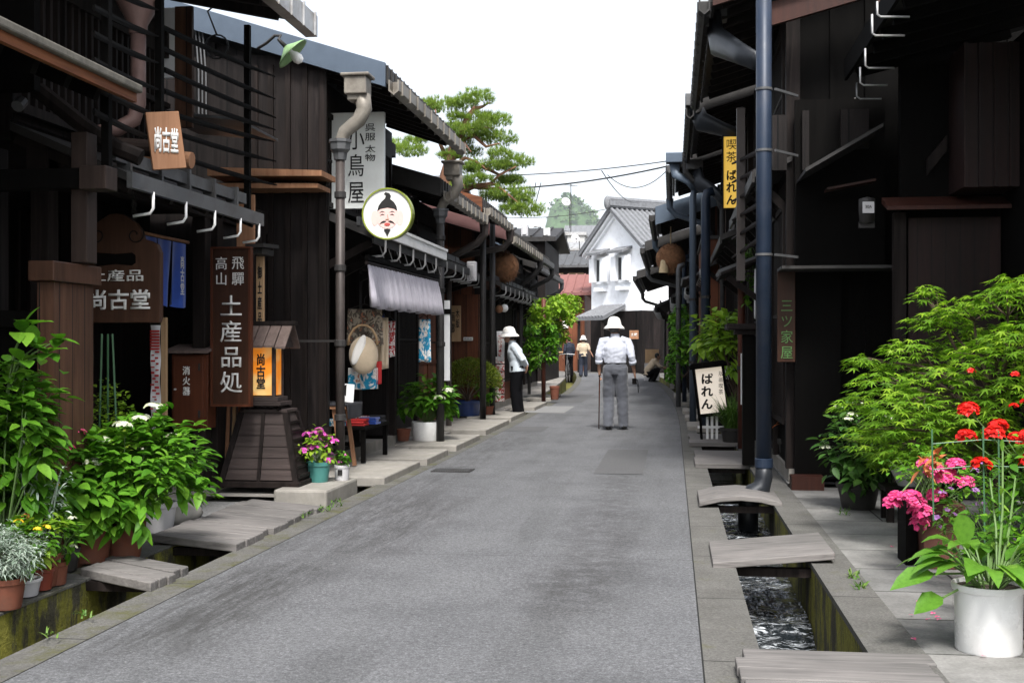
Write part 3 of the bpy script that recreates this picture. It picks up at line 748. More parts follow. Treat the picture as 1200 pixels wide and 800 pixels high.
# ---- the souvenir shop on the left (nearest whole house), custom
def souvenir_shop():
    t = thing('shop_house','near souvenir shop house of black wood with slatted rack, hooks under its low eave','house',(-3.8,8.4,0))
    y0,y1=6.75,10.75
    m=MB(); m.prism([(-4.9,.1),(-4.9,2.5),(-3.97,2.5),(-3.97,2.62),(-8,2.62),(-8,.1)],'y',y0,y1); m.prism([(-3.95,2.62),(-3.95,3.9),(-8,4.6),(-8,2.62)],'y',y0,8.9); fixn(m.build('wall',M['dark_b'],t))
    m=MB(); m.box(-4.9,-3.75,y0,y1,0,.1); m.build('plinth',M['stone'],t)
    for x,y,w in ((-3.8,6.85,.12),(-3.8,9.3,.11),(-3.8,9.55,.13),(-3.8,10.6,.14)):
        m=MB(); m.box(x-w/2,x+w/2,y-w/2,y+w/2,.1,2.5); m.build('post',M['dark'],t,bevel=.006)
    m=MB(); m.box(-3.74,-3.86,y0,y1,2.3,2.5); m.box(-3.9,-4.0,y0,8.9,3.5,3.7); m.build('beam',M['dark'],t)
    # inner entrance screens
    m=MB(); m.box(-4.86,-4.80,6.9,8.9,.1,2.3); d=m.build('door',M['black'],t)
    m=MB()
    for i in range(12): m.box(-4.80,-4.77,6.95+i*.16,6.98+i*.16,.15,2.25)
    m.build('bars',M['dark'],d)
    m=MB(); m.box(-3.83,-3.79,9.36,9.5,.15,2.3); m.build('screen',M['dark_b'],t)
    m=MB(); m.box(-3.86,-3.79,9.62,10.55,.15,2.3); m.build('screen',M['dark_b'],t)
    # upper lattice
    m=MB()
    y=y0+.1
    while y<8.8: m.box(-3.95,-3.91,y,y+.03,2.72,3.5); y+=.09
    m.box(-3.95,-3.88,y0,8.88,2.66,2.72); m.box(-3.95,-3.88,y0,8.88,3.1,3.14); m.build('lattice_window',M['dark'],t)
    # main roof & eave
    m=MB(); m.prism([(-3.02,3.92),(-8,5.0),(-8,5.1),(-3.02,4.02)],'y',y0-.1,9.55); rf=fixn(m.build('roof',M['metal_d'],t))
    m=MB(); y=y0
    while y<9.5: m.bar((-3.1,y,3.88),(-4,y,4.075),.06,.08); y+=.4
    m.build('rafter_row',M['dark'],rf)
    m=MB(); m.box(-3.0,-2.90,y0-.1,9.55,3.80,3.97); y=y0
    while y<9.5: m.box(-2.90,-2.885,y,y+.02,3.79,3.98); y+=.3
    m.build('eave_gutter',M['metal_l'],rf)
    # pent roof with pale fascia, hooks
    m=MB(); m.prism([(-3.2,2.23),(-3.95,2.55),(-3.95,2.60),(-3.2,2.28)],'y',6.72,8.95); pr=fixn(m.build('pent_roof',M['metal_d'],t))
    m=MB(); m.box(-3.2,-3.165,6.7,9.0,2.19,2.285); m.box(-3.34,-3.29,6.75,8.95,2.36,2.44)
    y=6.9
    while y<8.9: m.box(-3.36,-3.27,y,y+.03,2.3,2.46); y+=.45
    m.build('fascia',M['metal'],pr)
    m=MB(); y=6.8
    while y<8.95: m.bar((-3.22,y,2.2),(-3.95,y,2.51),.05,.06); y+=.3
    m.build('rafter_row',M['dark'],pr)
    for y in (7.0,7.5,8.0,8.5,8.9):
        m=MB(); m.tube([(-3.17,y,2.2),(-3.17,y,2.10),(-3.19,y,2.07),(-3.30,y,2.055)],.0095,8); m.build('hook',M['white'],t,smooth=True)
    # curved barge piece at its near end, and logs on the roof
    m=MB(); m.tube([(-3.75,6.68,2.78),(-3.45,6.68,2.55),(-3.25,6.68,2.42),(-3.1,6.68,2.36)],[(.03,.05)]*4,8); m.build('barge',M['dark'],pr)
    a=atX(158,206,-3.35); 
    for dy,dz,dx in ((0,0,0),(.22,-.03,.02)):
        m=MB(); m.tube([(-3.7+dx,7.45+dy,2.58+dz),(-3.22+dx,7.45+dy,2.53+dz)],.055,14); m.build('log',M['light'] if dy else M['brownp'],pr)
    # pink-brown downpipe
    m=MB(); px=-3.5; py=atX(162,100,px).y
    m.lathe([(.17,.35),(.16,.1),(.06,-.08),(.06,-.14)],(px,py,3.45),16); m.tube([(px,py,3.4),(px,py,2.85),(px-.03,py,2.75),(px-.12,py-.05,2.68),(px-.3,py-.1,2.64)],.05,12)
    m.build('downpipe',M['pinkpipe'],t,smooth=True)
    # pale and brown wall panels between lattice and rack
    for u0,u1,v0,v1,k in ((193,206,10,92,'plaster'),(206,226,8,150,'brown')):
        p=atY(u0,v1,8.96); q=atY(u1,v0,8.96); m=MB(); m.box(p.x,q.x,8.94,8.98,p.z,q.z); m.build('panel',M[k],t)
    # cables down the wall
    m=MB()
    for du in (0,4,8):
        a=atY(228+du,20,10.8); b=atY(233+du*1.1,150,10.8); m.tube([a,(a+b)/2+V((.02,0,0)),b],.008,6)
    m.build('cable',M['metal'],t)
    m=MB(); c=atY(254,55,9.6); rr=.1
    m.tube([c+V((rr*math.cos(i*.4),0,rr*math.sin(i*.4))) for i in range(17)],.008,6)
    m.tube([c+V((0,0,.1)),c+V((-.08,0,.3)),c+V((.12,0,.45))],.008,6); m.build('cable',M['wire'],t)
    # little awning roofs behind the rack
    p=atY(212,156,9.9); q=atY(308,150,9.9); m=MB(); m.prism([(p.x,p.z+.06),(q.x,p.z-.02),(q.x,p.z+.0),(p.x,p.z+.09)],'y',9.3,10.3); fixn(m.build('shelf_roof',M['metal'],t))
    p=atY(255,213,10.7); q=atY(386,190,10.7)
    m=MB(); m.prism([(p.x,p.z+.02),(q.x,p.z-.0),(q.x,p.z+.05),(p.x,p.z+.10)],'y',10.45,10.9); m.prism([(p.x,p.z-.09),(q.x-.05,p.z-.10),(q.x-.05,p.z-.06),(p.x,p.z-.04)],'y',10.5,10.9); fixn(m.build('ledge',M['light'],t))
    return t
B1=souvenir_shop()
# sleeve wall of tall dark boards between the two shops (perpendicular to the street)
def sleeve():
    t=thing('sleeve_wall','tall dark boarded wing wall between the souvenir shop and the draper shop','wall',(-3.6,10.87,0))
    y=10.86; xr=atY(385,400,y).x; xl=-5.2; zb=.5
    m=MB(); m.box(xl,xr,y,y+.03,zb,2.7); m.box(xl,xr-.06,y-.001,y+.03,2.70,4.0)
    m.build('board_panel',M['dark_b'],t)
    for u in (300,318,338,358,379):
        x=atY(u,300,y).x; w=.05 if u!=379 else .075; m=MB(); m.box(x-w/2,x+w/2,y-.03,y-.001,zb,3.9 if u<375 else 3.85); m.build('batten',M['dark'],t)
    m=MB(); m.box(xl,xr+.02,y-.05,y+.03,zb-.14,zb-.002); m.build('sill_beam',M['dark'],t)
    m=MB(); m.box(xr-.22,xr-.06,y-.04,y+.1,.1,zb-.142); m.build('foot_stone',M['conc'],t,bevel=.01)
    m=MB(); m.box(xl,xr-.3,y-.02,y+.05,.1,zb-.142); m.build('skirt_board',M['black'],t)
sleeve()
# near house at the left edge of the frame: pent roof end, post and screen
def near_left():
    t=thing('shop_house','near dark house at the left edge with a rusty-edged pent roof and brown screen post','house',(-3.6,5,0))
    m=MB(); m.prism([(-3.05,2.66),(-4.6,3.33),(-4.6,3.40),(-3.05,2.73)],'y',2.2,6.4); rf=fixn(m.build('roof',M['metal_d'],t))
    m=MB(); m.box(-3.048,-3.015,2.2,6.44,2.635,2.685); m.build('fascia',M['rust_y'],rf)
    m=MB(); m.box(-3.06,-2.985,2.2,6.46,2.688,2.735); m.build('roof_edge',M['mossy'],rf,bevel=.01)
    y=2.3
    while y<6.3: m=MB(); m.bar((-3.1,y,2.62),(-4.5,y,3.22),.05,.07); m.build('rafter',M['black'],t); y+=.32
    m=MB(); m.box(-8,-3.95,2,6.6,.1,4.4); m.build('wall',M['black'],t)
    m=MB(); m.box(-3.95,-3.86,5.9,6.55,.1,2.4); m.build('board_panel',M['dark_b'],t)
    m=MB(); m.prism([(-4,4.2),(-3.0,4.0),(-3.0,4.1),(-8,5.1),(-8,5.0)],'y',2,6.5); fixn(m.build('roof',M['metal_d'],t))
    p=atY(110,200,6.35); q=atY(88,310,6.35)
    p=atY(107,200,6.35); m=MB(); m.box(q.x,p.x,6.3,6.42,1.72,2.45); m.build('post',M['brownp'],t,bevel=.005)
    p=atY(131,174,6.3); m=MB(); m.box(-3.9,p.x-.16,6.24,6.36,2.13,2.24); bm_=m.build('beam',M['black'],t)  # black colour paints the eave's shade on this stretch of the brown beam
    m=MB(); m.box(p.x-.159,p.x,6.23,6.37,2.12,2.25); m.build('beam_end',M['brownp'],bm_,bevel=.005)
    p=atY(64,60,6.6); m=MB(); m.box(-4.0,-3.7,6.55,6.62,2.75,3.5); m.build('frame',M['black'],t)
    # screen: narrow board wing with cap
    m=MB(); m.box(-3.40,-3.30,6.05,6.49,.0,1.60); w=m.build('screen',M['brown'],t,bevel=.004)
    m=MB(); m.box(-3.425,-3.275,6.0,6.54,1.602,1.71); m.build('cap',M['signb'],w,bevel=.006)
    m=MB(); m.box(-4.0,-3.44,6.2,6.27,1.36,1.45); m.box(-4.0,-3.42,6.28,6.34,.1,1.36); m.build('side_board',M['black'],t)
    m=MB(); m.tube([(-3.6,6.25,2.62),(-3.6,6.2,2.58)],.035,10); m.build('lamp',M['metal'],t)
near_left()

# ---- right: near house set back from the street, with its deep eave over the garden
def near_right():
    t=thing('garden_house','near black house on the right, set back, with white hooks under its deep eave','house',(2.4,10,0))
    yw=9.95
    m=MB(); m.box(1.82,6,yw,yw+.1,.1,3.6); m.box(2.6,2.7,4,yw,.1,3.6); m.build('wall',M['black'],t)
    p=atY(1046,400,yw-.03); q=atY(1060,400,yw-.03); m=MB(); m.box(p.x,q.x,yw-.1,yw-.002,.02,2.32); m.build('post',M['dark'],t)
    # red-brown board wall between post and edge
    p=atY(1064,400,yw-.02); m=MB(); m.box(p.x,2.58,yw-.04,yw-.002,.1,2.28); m.build('board_panel',M['redk'],t)
    # ledge
    p=atY(1038,250,yw-.2); m=MB(); m.prism([(yw-.28,2.32),(yw-.01,2.40),(yw-.01,2.45),(yw-.28,2.35)],'x',p.x,2.6); l_=fixn(m.build('ledge',M['redd'],t))
    # panelled bay above
    p=atY(1127,100,9.5); m=MB(); m.box(p.x,2.598,9.45,9.94,2.46,3.55)
    x=p.x
    while x<2.6: m.box(x,x+.03,9.425,9.45,2.46,3.55); x+=.11
    m.build('bay',M['redk'],t)
    # upper roof
    m=MB(); m.prism([(1.47,3.55),(6,4.6),(6,4.7),(1.47,3.65)],'y',7.6,10.4); rf=fixn(m.build('roof',M['metal_d'],t))
    m=MB(); y=7.7
    while y<10.3: m.bar((1.5,y,3.5),(2.7,y,3.78),.06,.08); y+=.4
    m.build('rafter_row',M['black'],rf)
    m=MB(); m.box(1.44,1.465,7.6,10.4,3.5,3.67); m.build('fascia',M['black'],rf)
    a=atY(893,34,10.45); b=atY(1012,0,10.45); m=MB(); m.prism([(a.x,a.z),(b.x+.2,b.z+.06),(b.x+.2,b.z+.26),(a.x,a.z+.20)],'y',10.42,10.48); fixn(m.build('verge_board',M['redd'],t))
    m=MB(); m.prism([(a.x-.05,a.z+.202),(b.x+.2,b.z+.262),(b.x+.2,b.z+.31),(a.x-.05,a.z+.25)],'y',10.36,10.52); m.box(a.x-.05,a.x-.005,10.40,10.5,a.z-.02,a.z+.2); fixn(m.build('verge_cap',M['blue_m'],t))
    a=atY(1028,18,10.3); b=atY(1106,-8,10.3); m=MB(); m.box(a.x,b.x,10.28,10.33,a.z,b.z); m.build('verge_board',M['redd'],t)
    for u,v,w_,h_ in ((1028,2,38,18),(1022,17,38,25),(1014,57,34,23),(1008,79,32,21),(1004,97,29,19),(1002,115,28,10)):
        D=1064/w_ *.28 *1.0
        D=10.4*28/w_
        a=pt(D,u,v); b=pt(D,u,v+h_-3); c=pt(D,u+4,v+h_); d=pt(D,u+w_,v+h_)
        m=MB(); m.tube([a,b,c,d],.0075,6); m.build('hook',M['metal_l'],t,smooth=True)
    # entrance lintel wall (dark doorway) between this house and the street house
    m=MB(); m.box(1.06,1.82,10.66,10.72,1.92,3.4); m.box(1.06,1.45,10.66,10.72,.1,1.9); m.build('end_wall',M['black'],t)
    p=atY(915,317,10.3); m=MB(); m.box(p.x,1.86,10.2,10.64,1.90,1.925); m.build('lintel',M['metal_d'],t)
    p=atY(927,300,10.5); q=atY(965,300,10.5); m=MB(); m.box(p.x,q.x,10.45,10.655,.02,.14); m.build('threshold',M['redd'],t)
    m=MB(); m.box(1.45,1.82,10.9,10.95,.1,1.9); m.build('door',M['black'],t)
    # slanted lower pent roof edge seen in the dark, above the doorway
    p=atY(936,212,10.5); q=atY(1022,162,10.5); m=MB(); m.prism([(p.x,p.z),(q.x,q.z),(q.x,q.z+.03),(p.x,p.z+.03)],'y',9.95,10.65); fixn(m.build('pent_roof',M['metal_d'],t))
    for u0,u1,v0,v1 in ((905,922,135,200),(940,948,130,200),(985,1018,128,175)):
        p=atY(u0,v1,10.62); q=atY(u1,v0,10.62); m=MB(); m.box(p.x,q.x,10.6,10.655,p.z,q.z); m.build('panel',M['dark_b'],t)
    p=atY(966,226,10.5); q=atY(1022,216,10.5); m=MB(); m.prism([(p.x,p.z),(q.x,p.z+.07),(q.x,p.z+.09),(p.x,p.z+.02)],'y',10.3,10.5); fixn(m.build('ledge',M['redd'],t))
    return t
M['redk']=wood('dark_red_boards',(.012,.006,.005),(.028,.012,.010),boards=.11,rough=.55)
near_right()
# near wing on the right edge, behind the pots
# ---- buildings at the far end
def kura():
    Bc=V((-1.42,56.3,0)); Ac=V((-4.0,59.5,0)); ax=(Bc-Ac).normalized(); wd=(Bc-Ac).length; ln=V((-ax.y,ax.x,0));
    if ln.y<0: ln=-ln
    t=thing('storehouse','white plastered storehouse with grey tiled gable roof closing the street','storehouse',(Ac+Bc)/2)
    def P(a,b,z): return Ac+ax*a+ln*b+V((0,0,z))
    def pris(m,poly,b0,b1,rev=False):   # polygon in (a,z) extruded along length
        n=len(poly); vs=[P(a,b0,z) for a,z in poly]+[P(a,b1,z) for a,z in poly]
        m.add(vs,[tuple(range(n)),tuple(range(2*n-1,n-1,-1))]+[(i,i+n,(i+1)%n+n,(i+1)%n) for i in range(n)])
    he,hr,L=6.15,7.75,8.5
    m=MB(); pris(m,[(0,2.95),(0,he),(wd/2,hr),(wd,he),(wd,2.95)],0,L); fixn(m.build('wall',M['plaster'],t))
    m=MB(); pris(m,[(-.03,0),(-.03,2.94),(wd+.03,2.94),(wd+.03,0)],-.03,L); fixn(m.build('lower_wall',M['dark_b'],t))
    # gable moulding
    m=MB()
    for e0,e1,dz,dp in ((-.42,.0,.02,.28),(-.3,.0,-.16,.14)):
        sl=(hr-he)/(wd/2)
        for s_ in (0,1):
            q=[(e0,he+e0*sl+dz),(wd/2,hr+dz),(wd/2,hr+dz-.13),(e0,he+e0*sl+dz-.13)]
            if s_: q=[(wd-a,z) for a,z in q]
            pris(m,q,-dp,.0)
    fixn(m.build('gable_moulding',M['plaster'],t))
    m=MB(); sl=(hr-he)/(wd/2)
    for s_ in (0,1):
        q=[(-.55,he-.55*sl+.02),(wd/2,hr+.02),(wd/2,hr+.2),(-.55,he-.55*sl+.2)]
        if s_: q=[(wd-a,z) for a,z in q]
        pris(m,q,-.4,L+.3)
    rf=fixn(m.build('roof',M['tile'],t))
    m=MB(); b=-.35
    while b<L+.3:
        for s_ in (0,1):
            a0,a1=(-.58,wd/2) if not s_ else (wd+.58,wd/2)
            m.tube([P(a0,b,he-.58*sl+.22),P(a1,b,hr+.22)],.075,6)
        b+=.3
    m.build('tile_rows',M['tile'],rf)
    m=MB(); m.bar(P(wd/2,-.5,hr+.38),P(wd/2,L+.4,hr+.38),.34,.36); m.tube([P(wd/2,-.5,hr+.6),P(wd/2,L+.4,hr+.6)],.13,8); m.bar(P(wd/2,-.5,hr+.30),P(wd/2,L+.4,hr+.30),.45,.05,); m.ell(P(wd/2,-.5,hr+.42),(.18,.15,.34),10,8); m.build('ridge',M['tile'],rf)
    for a in (.95,2.75):
        m=MB(); z0,z1=4.45,5.5
        def bx(m,a0,a1,b0,b1,za,zb): pris(m,[(a0,za),(a1,za),(a1,zb),(a0,zb)],b0,b1)
        bx(m,a-.55,a+.55,-.16,-.005,z0-.14,z1+.14); wn=fixn(m.build('window',M['plaster'],t))
        m=MB(); bx(m,a-.28,a+.28,-.175,-.162,z0,z1); fixn(m.build('pane',M['win'],wn))
        for s_ in (-1,1):
            m=MB(); c=a+s_*.45; bx(m,c-.2,c+.2,-.36,-.18,z0-.05,z1+.05); fixn(m.build('shutter',M['plaster'],wn))
        m=MB(); q=[P(a-.62,-.6,z1+.2),P(a+.62,-.6,z1+.2),P(a+.62,-.0,z1+.42),P(a-.62,-.0,z1+.42)]
        m.add(q+[x+V((0,0,.12)) for x in q],[(3,2,1,0),(4,5,6,7),(0,1,5,4),(1,2,6,5),(2,3,7,6),(3,0,4,7)]); m.build('hood',M['tile'],wn)
        m=MB(); bx(m,a-.4,a+.4,-.25,-.005,z0-.5,z0-.3); fixn(m.build('sill',M['plaster'],wn))
    # entrance porch
    m=MB(); q=[P(.8,-1.5,2.5),P(3.1,-1.5,2.5),P(2.9,-.06,3.1),P(1.0,-.06,3.1)]
    m.add(q+[x+V((0,0,.14)) for x in q],[(3,2,1,0),(4,5,6,7),(0,1,5,4),(1,2,6,5),(2,3,7,6),(3,0,4,7)])
    for i in range(9): m.tube([P(.9+i*.265,-1.52,2.67),P(1.08+i*.225,-.08,3.26)],.05,6)
    m.build('porch_roof',M['tile'],t)
    for a in (.95,2.9):
        m=MB(); m.bar(P(a,-1.4,0),P(a,-1.4,2.55),.14,.14,up=(1,0,0)); m.build('post',M['dark'],t)
    m=MB(); pris(m,[(2.5,.4),(2.5,.42),(3.6,.42),(3.6,.4)],-.1,-.04)
    return t,P
KU,KP=kura()
M['gplaster']=plain('grey_render',(.42,.42,.41),.85,var=.1)
def block(label,x0,x1,y0,y1,h,mat,roofm,over=.4,sl=.25,wins=(),cat='house',name='house',z0=0,flat=False):
    t=thing(name,label,cat,((x0+x1)/2,(y0+y1)/2,0)); m=MB(); m.box(x0,x1,y0,y1,z0,h); m.build('wall',M[mat],t)
    m=MB()
    if flat: m.box(x0-.15,x1+.15,y0-.15,y1+.15,h,h+.25)
    else:
        d=(y1-y0)/2+over
        for s_ in (0,1):
            q=[(y0-over,h-.05),((y0+y1)/2,h-.05+d*sl),((y0+y1)/2,h+.1+d*sl),(y0-over,h+.1)]
            if s_: q=[((y0+y1)-a,z) for a,z in q]
            m.prism(q,'x',x0-over,x1+over)
        x=x0-over
        while x<x1+over: m.bar((x,y0-over,h+.12),(x,(y0+y1)/2,h+.12+d*sl),.08,.06); x+=.45
    fixn(m.build('roof',M[roofm],t))
    for a,b,c,d in wins:
        m=MB(); m.box(a,b,y0-.05,y0-.002,c,d); w=m.build('window',M['win'],t); m=MB(); 
        m.box(a-.05,b+.05,y0-.07,y0-.052,c-.06,c); m.box(a-.05,b+.05,y0-.07,y0-.052,d,d+.06); m.box((a+b)/2-.03,(a+b)/2+.03,y0-.07,y0-.052,c,d); m.build('frame',M['pale'],w)
    return t
block('red-roofed brown house left of the white storehouse',-7.6,-4.45,61,66,3.9,'red','rooft',over=.6,sl=.35,wins=((-6.6,-5.6,1,2.2),))
block('dark two-storey house with grey roof behind the red-roofed one',-9.2,-4.6,70,76,5.9,'dark','metal',over=.7,sl=.3,wins=((-8.6,-7.6,4.7,5.5),(-7.3,-6.4,4.7,5.5),(-6,-5.2,4.7,5.5)))
block('beige house with a pale roof far behind the left row',-10.5,-5.2,82,88,7.9,'beige','metal_l',over=.4,sl=.2)
block('grey-white flat-roofed building below the wooded hill',-11.5,-7.0,96,104,10.2,'gplaster','metal_l',flat=True,wins=((-10.6,-9.8,9.2,10.4),(-9.2,-8.4,9.2,10.4)))
block('grey house with tiled gable just left of the storehouse roof',-8.6,-5.5,100,107,9.8,'gplaster','tile',over=.6,sl=.45)
block('long grey-roofed house behind the pine tree',-14,-7.6,36,42,5.3,'plaster','metal',over=.8,sl=.4)
block('dark gabled house at the end of the left row, carrying white boxes',-8,-4.35,41,46,4.9,'dark','metal_d',over=.4,sl=.2)
block('dark wooden house glimpsed behind the right row far end',1.2,6,47,53,5,'dark','tile',over=.5,sl=.4)
# hill
def hills():
    m=MB(); nx,ny=90,26
    vs=[]
    for j in range(ny+1):
        for i in range(nx+1):
            x=-420+i*7; y=900+j*16
            e=(x+56)/58; big=66*math.exp(-((x+150)/70)**2)+14*math.exp(-((x+90)/60)**2)*min(1,j/4)
            dome=75*max(0,1-(abs(x+76)/30)**2.4)**.5*math.exp(-((y-1010)/90)**4)
            z=8+big+dome+ (3*noise.noise((x*.06,y*.06,1))+3.5*noise.noise((x*.15,y*.15,3)))*min(1,j/3)
            z-=max(0,(x+40))*.2
            vs.append((x*4,y*4,z*4 if j else -1))
    fs=[(j*(nx+1)+i,j*(nx+1)+i+1,(j+1)*(nx+1)+i+1,(j+1)*(nx+1)+i) for j in range(ny) for i in range(nx)]
    m.add(vs,fs); M['hillm']=plain('hill_green',(.05,.10,.03),.95,var=.5,scale=.12,bump=0); structure(m,'hills',M['hillm'],smooth=True)
    random.seed(5); f=MB()
    for k in range(7000):
        q=random.choice(fs); a=[V(vs[i]) for i in q]; p=a[0]+(a[1]-a[0])*random.random()+(a[3]-a[0])*random.random()
        if p.z<60: continue
        s_=rnd(8,18)
        for c in range(7):
            dd=V((rnd(-1,1),rnd(-1,.4),rnd(-.1,1.2))).normalized(); up=V((rnd(-1,1),rnd(-1,1),rnd(0,1)))
            f.leaf(p+dd*s_*.6+V((0,0,s_*.4)),up,dd,s_*rnd(.7,1.1),s_*.7,.2,.3)
    tag(f.build('far_wood',M['l_hill'],org=(-300,3900,0)),'hazy green wood covering the hill beyond the rooftops','wood',kind='stuff')
hills()
HZ=MB(); HZ.box(-2600,2400,-60,5200,-1.7,760)
hm=bpy.data.materials.new('haze_air'); hm.use_nodes=True; n_=hm.node_tree.nodes; n_.remove(n_['Principled BSDF'])
vp=n_.new('ShaderNodeVolumePrincipled'); vp.inputs['Color'].default_value=(.9,.95,1,1); vp.inputs['Density'].default_value=.00008; vp.inputs['Anisotropy'].default_value=.2
hm.node_tree.links.new(vp.outputs[0],n_['Material Output'].inputs['Volume'])
hz=HZ.build('haze',hm); hz['kind']='stuff'
# ================================================================ SIGNS, LAMPS, SHOP THINGS
def board(name,label,u0,u1,v0,v1,Y,mat,th=.04,cat='sign',bev=.004,z=None):
    p=atY(u0,v1,Y); q=atY(u1,v0,Y)
    t=thing(name,label,cat,((p.x+q.x)/2,Y,p.z)); m=MB(); m.box(p.x,q.x,Y,Y+th,p.z,q.z); m.build('panel',M[mat],t,bevel=bev)
    return t
def wr(t,txt,u0,u1,v0,v1,Y,mat='wht_txt',vertical=False,bold=.012,skew=1.12,ex=.006):
    p=atY(u0,v1,Y); q=atY(u1,v0,Y)
    return text(txt,abs(q.x-p.x),q.z-p.z,((p.x+q.x)/2,Y-.004,(p.z+q.z)/2),M[mat],t,vertical=vertical,bold=bold,skew=skew,ex=ex)
# carved hanging board (土産品 / 尚古堂), with a cut-out slot and scrolled top
def hanging_board():
    Y=7.6; t=thing('hanging_sign','carved dark wooden board with scrolled top, hung on a chain by the blue curtain','sign',atY(136,378,Y))
    pix=[(84,378),(84,300),(88,286),(97,282),(104,280),(106,272),(112,262),(120,256),(128,251),(136,250),(144,251),(152,256),(160,262),(166,272),(168,280),(176,282),(184,286),(188,296),(188,372),(186,378)]
    outer=[(atY(u,v,Y).x,atY(u,v,Y).z) for u,v in pix]
    slot=[(atY(u,v,Y).x,atY(u,v,Y).z) for u,v in ((110,303),(110,299),(114,296),(136,297.5),(155,296),(159,299),(159,308),(155,311),(136,309.5),(114,312),(110,309))]
    m=MB(); m.prism(outer,'y',Y,Y+.05); fixn(m.build('panel',M['signb'],t,bevel=.005))
    m=MB(); m.prism(slot,'y',Y-.004,Y+.02); fixn(m.build('slot',M['black'],t))
    m=MB()
    for s_,c in ((1,158),(-1,114)):
        c0=atY(c,275,Y-.01); m.tube([c0+V((s_*(.012+.004*i)*math.cos(i*.5),0,(.012+.004*i)*math.sin(i*.5))) for i in range(15)],.005,6)
    m.build('scroll',M['dark'],t)
    wr(t,'土産品',104,168,315.5,330,Y,bold=.01); wr(t,'尚古堂',104,176,339,363,Y,bold=.02)
    m=MB(); a=atY(157,226,Y+.02); b=atY(157,262,Y+.02)
    for i in range(9):
        c=a+(b-a)*(i+.5)/9; rr=.016; m.tube([c+V((rr*math.cos(k*.7)*(1 if i%2 else 0.1),rr*math.cos(k*.7)*(0.1 if i%2 else 1),rr*1.3*math.sin(k*.7))) for k in range(10)],.004,5)
    m.build('chain',M['metal_d'],t)
hanging_board()
# blue split curtain along the shop front
def noren():
    t=thing('split_curtain','blue cotton split curtain with white writing hanging in the souvenir shop doorway','curtain',(-3.86,8.6,1.6)); X=-3.86
    ya,yb=atX(163,273,X).y,atX(217,281,X).y; zt=atX(163,275,X).z; zb=zt-.5
    m=MB(); m.tube([(X,ya-.05,zt+.02),(X,yb+.06,zt+.02)],.013,8); m.build('rod',M['light'],t,smooth=True)
    k=3; w=(yb-ya)/k
    for i in range(k):
        m=MB(); nx=12; nz=8; vs=[]
        for b in range(nz+1):
            for a in range(nx+1):
                f=a/nx; h=b/nz; y=ya+i*w+f*w*.97; vs.append((X+.012+.022*(1-h*.3)*math.sin(f*9+i)*(.3+.7*(1-h))+.03*(1-h)*math.sin(i*2.+f*3),y+(1-h)*.01*math.sin(i*5),zb+(zt-zb)*h+(1-h)*.012*math.sin(f*4+i)))
        m.add(vs,[(b*(nx+1)+a,b*(nx+1)+a+1,(b+1)*(nx+1)+a+1,(b+1)*(nx+1)+a) for b in range(nz) for a in range(nx)])
        m.build('cloth_panel',M['navy'],t,smooth=True)
    text('尚古堂',.07,.30,(X+.055,ya+.78*(yb-ya),zb+.24),M['wht_txt'],t,vertical=True,rotz=math.pi/2,bold=.01)
    text('〇',.16,.16,(X+.055,ya+.2*(yb-ya),zb+.22),M['wht_txt'],t,rotz=math.pi/2,bold=.02)
noren()
# white and red narrow banner in the doorway
def narrow_banner():
    Y=8.75; t=thing('banner','narrow white banner with red edge marks hanging in the dark doorway','banner',atY(182,505,Y))
    p=atY(177,505,Y); q=atY(188,381,Y); m=MB(); n=18
    vs=[]
    for i in range(n+1):
        z=p.z+(q.z-p.z)*i/n
        for j in range(4): vs.append((p.x+(q.x-p.x)*j/3,Y+.012*math.sin(i*.9+j),z))
    m.add(vs,[(i*4+j,i*4+j+1,(i+1)*4+j+1,(i+1)*4+j) for i in range(n) for j in range(3)]); m.build('cloth_panel',M['wcloth'],t,smooth=True)
    random.seed(2); m=MB()
    for i in range(34):
        z=p.z+.01+(q.z-p.z-.04)*i/34
        if i>26: m.box(p.x,q.x,Y-.02,Y-.016,z,z+.014)
        else:
            x=p.x+(.0 if i%2 else .03)+rnd(0,.02); m.box(x,min(q.x,x+rnd(.015,.035)),Y-.02,Y-.016,z,z+rnd(.008,.016))
    m.build('print_pattern',M['rcloth'],t)
    p=atY(188.5,492,8.8); q=atY(194,372,8.8); m=MB(); m.box(p.x,q.x,8.8,8.84,p.z,q.z); m.build('batten',M['pale'],t)
narrow_banner()
# fire extinguisher cabinet
def cabinet():
    Y=9.2; t=thing('wall_cabinet','red-brown wooden fire extinguisher cabinet with three white characters','cabinet',atY(219,502,Y))
    p=atY(200,502,Y); q=atY(242,415,Y); m=MB(); m.box(p.x,q.x,Y+.02,Y+.2,p.z,q.z); m.build('box',M['redp'],t,bevel=.004)
    p2=atY(203,500,Y); q2=atY(238,417,Y); m=MB(); m.box(p2.x,q2.x,Y,Y+.018,p2.z,q2.z); d=m.build('door',M['redp'],t,bevel=.003)
    m=MB(); c=atY(206,456,Y); m.lathe([(.0,-.03),(.009,-.025),(.009,-.0)],(c.x,c.y,c.z),10,'y'); m.build('knob',M['metal_l'],d)
    for v in (430,485):
        c=atY(233.5,v,Y); m=MB(); m.box(c.x-.008,c.x+.008,Y-.006,Y-.001,c.z-.03,c.z+.03); m.build('hinge',M['metal_d'],d)
    m=MB(); a=atY(195,413,Y); b=atY(246,413,Y); m.prism([(Y-.06,a.z-.005),(Y+.24,a.z+.05),(Y+.24,a.z+.07),(Y-.06,a.z+.015)],'x',a.x,b.x); fixn(m.build('lid_roof',M['brick_w'],t))
    wr(t,'消火器',214,223,429,463,Y,vertical=True,bold=.02)
cabinet()
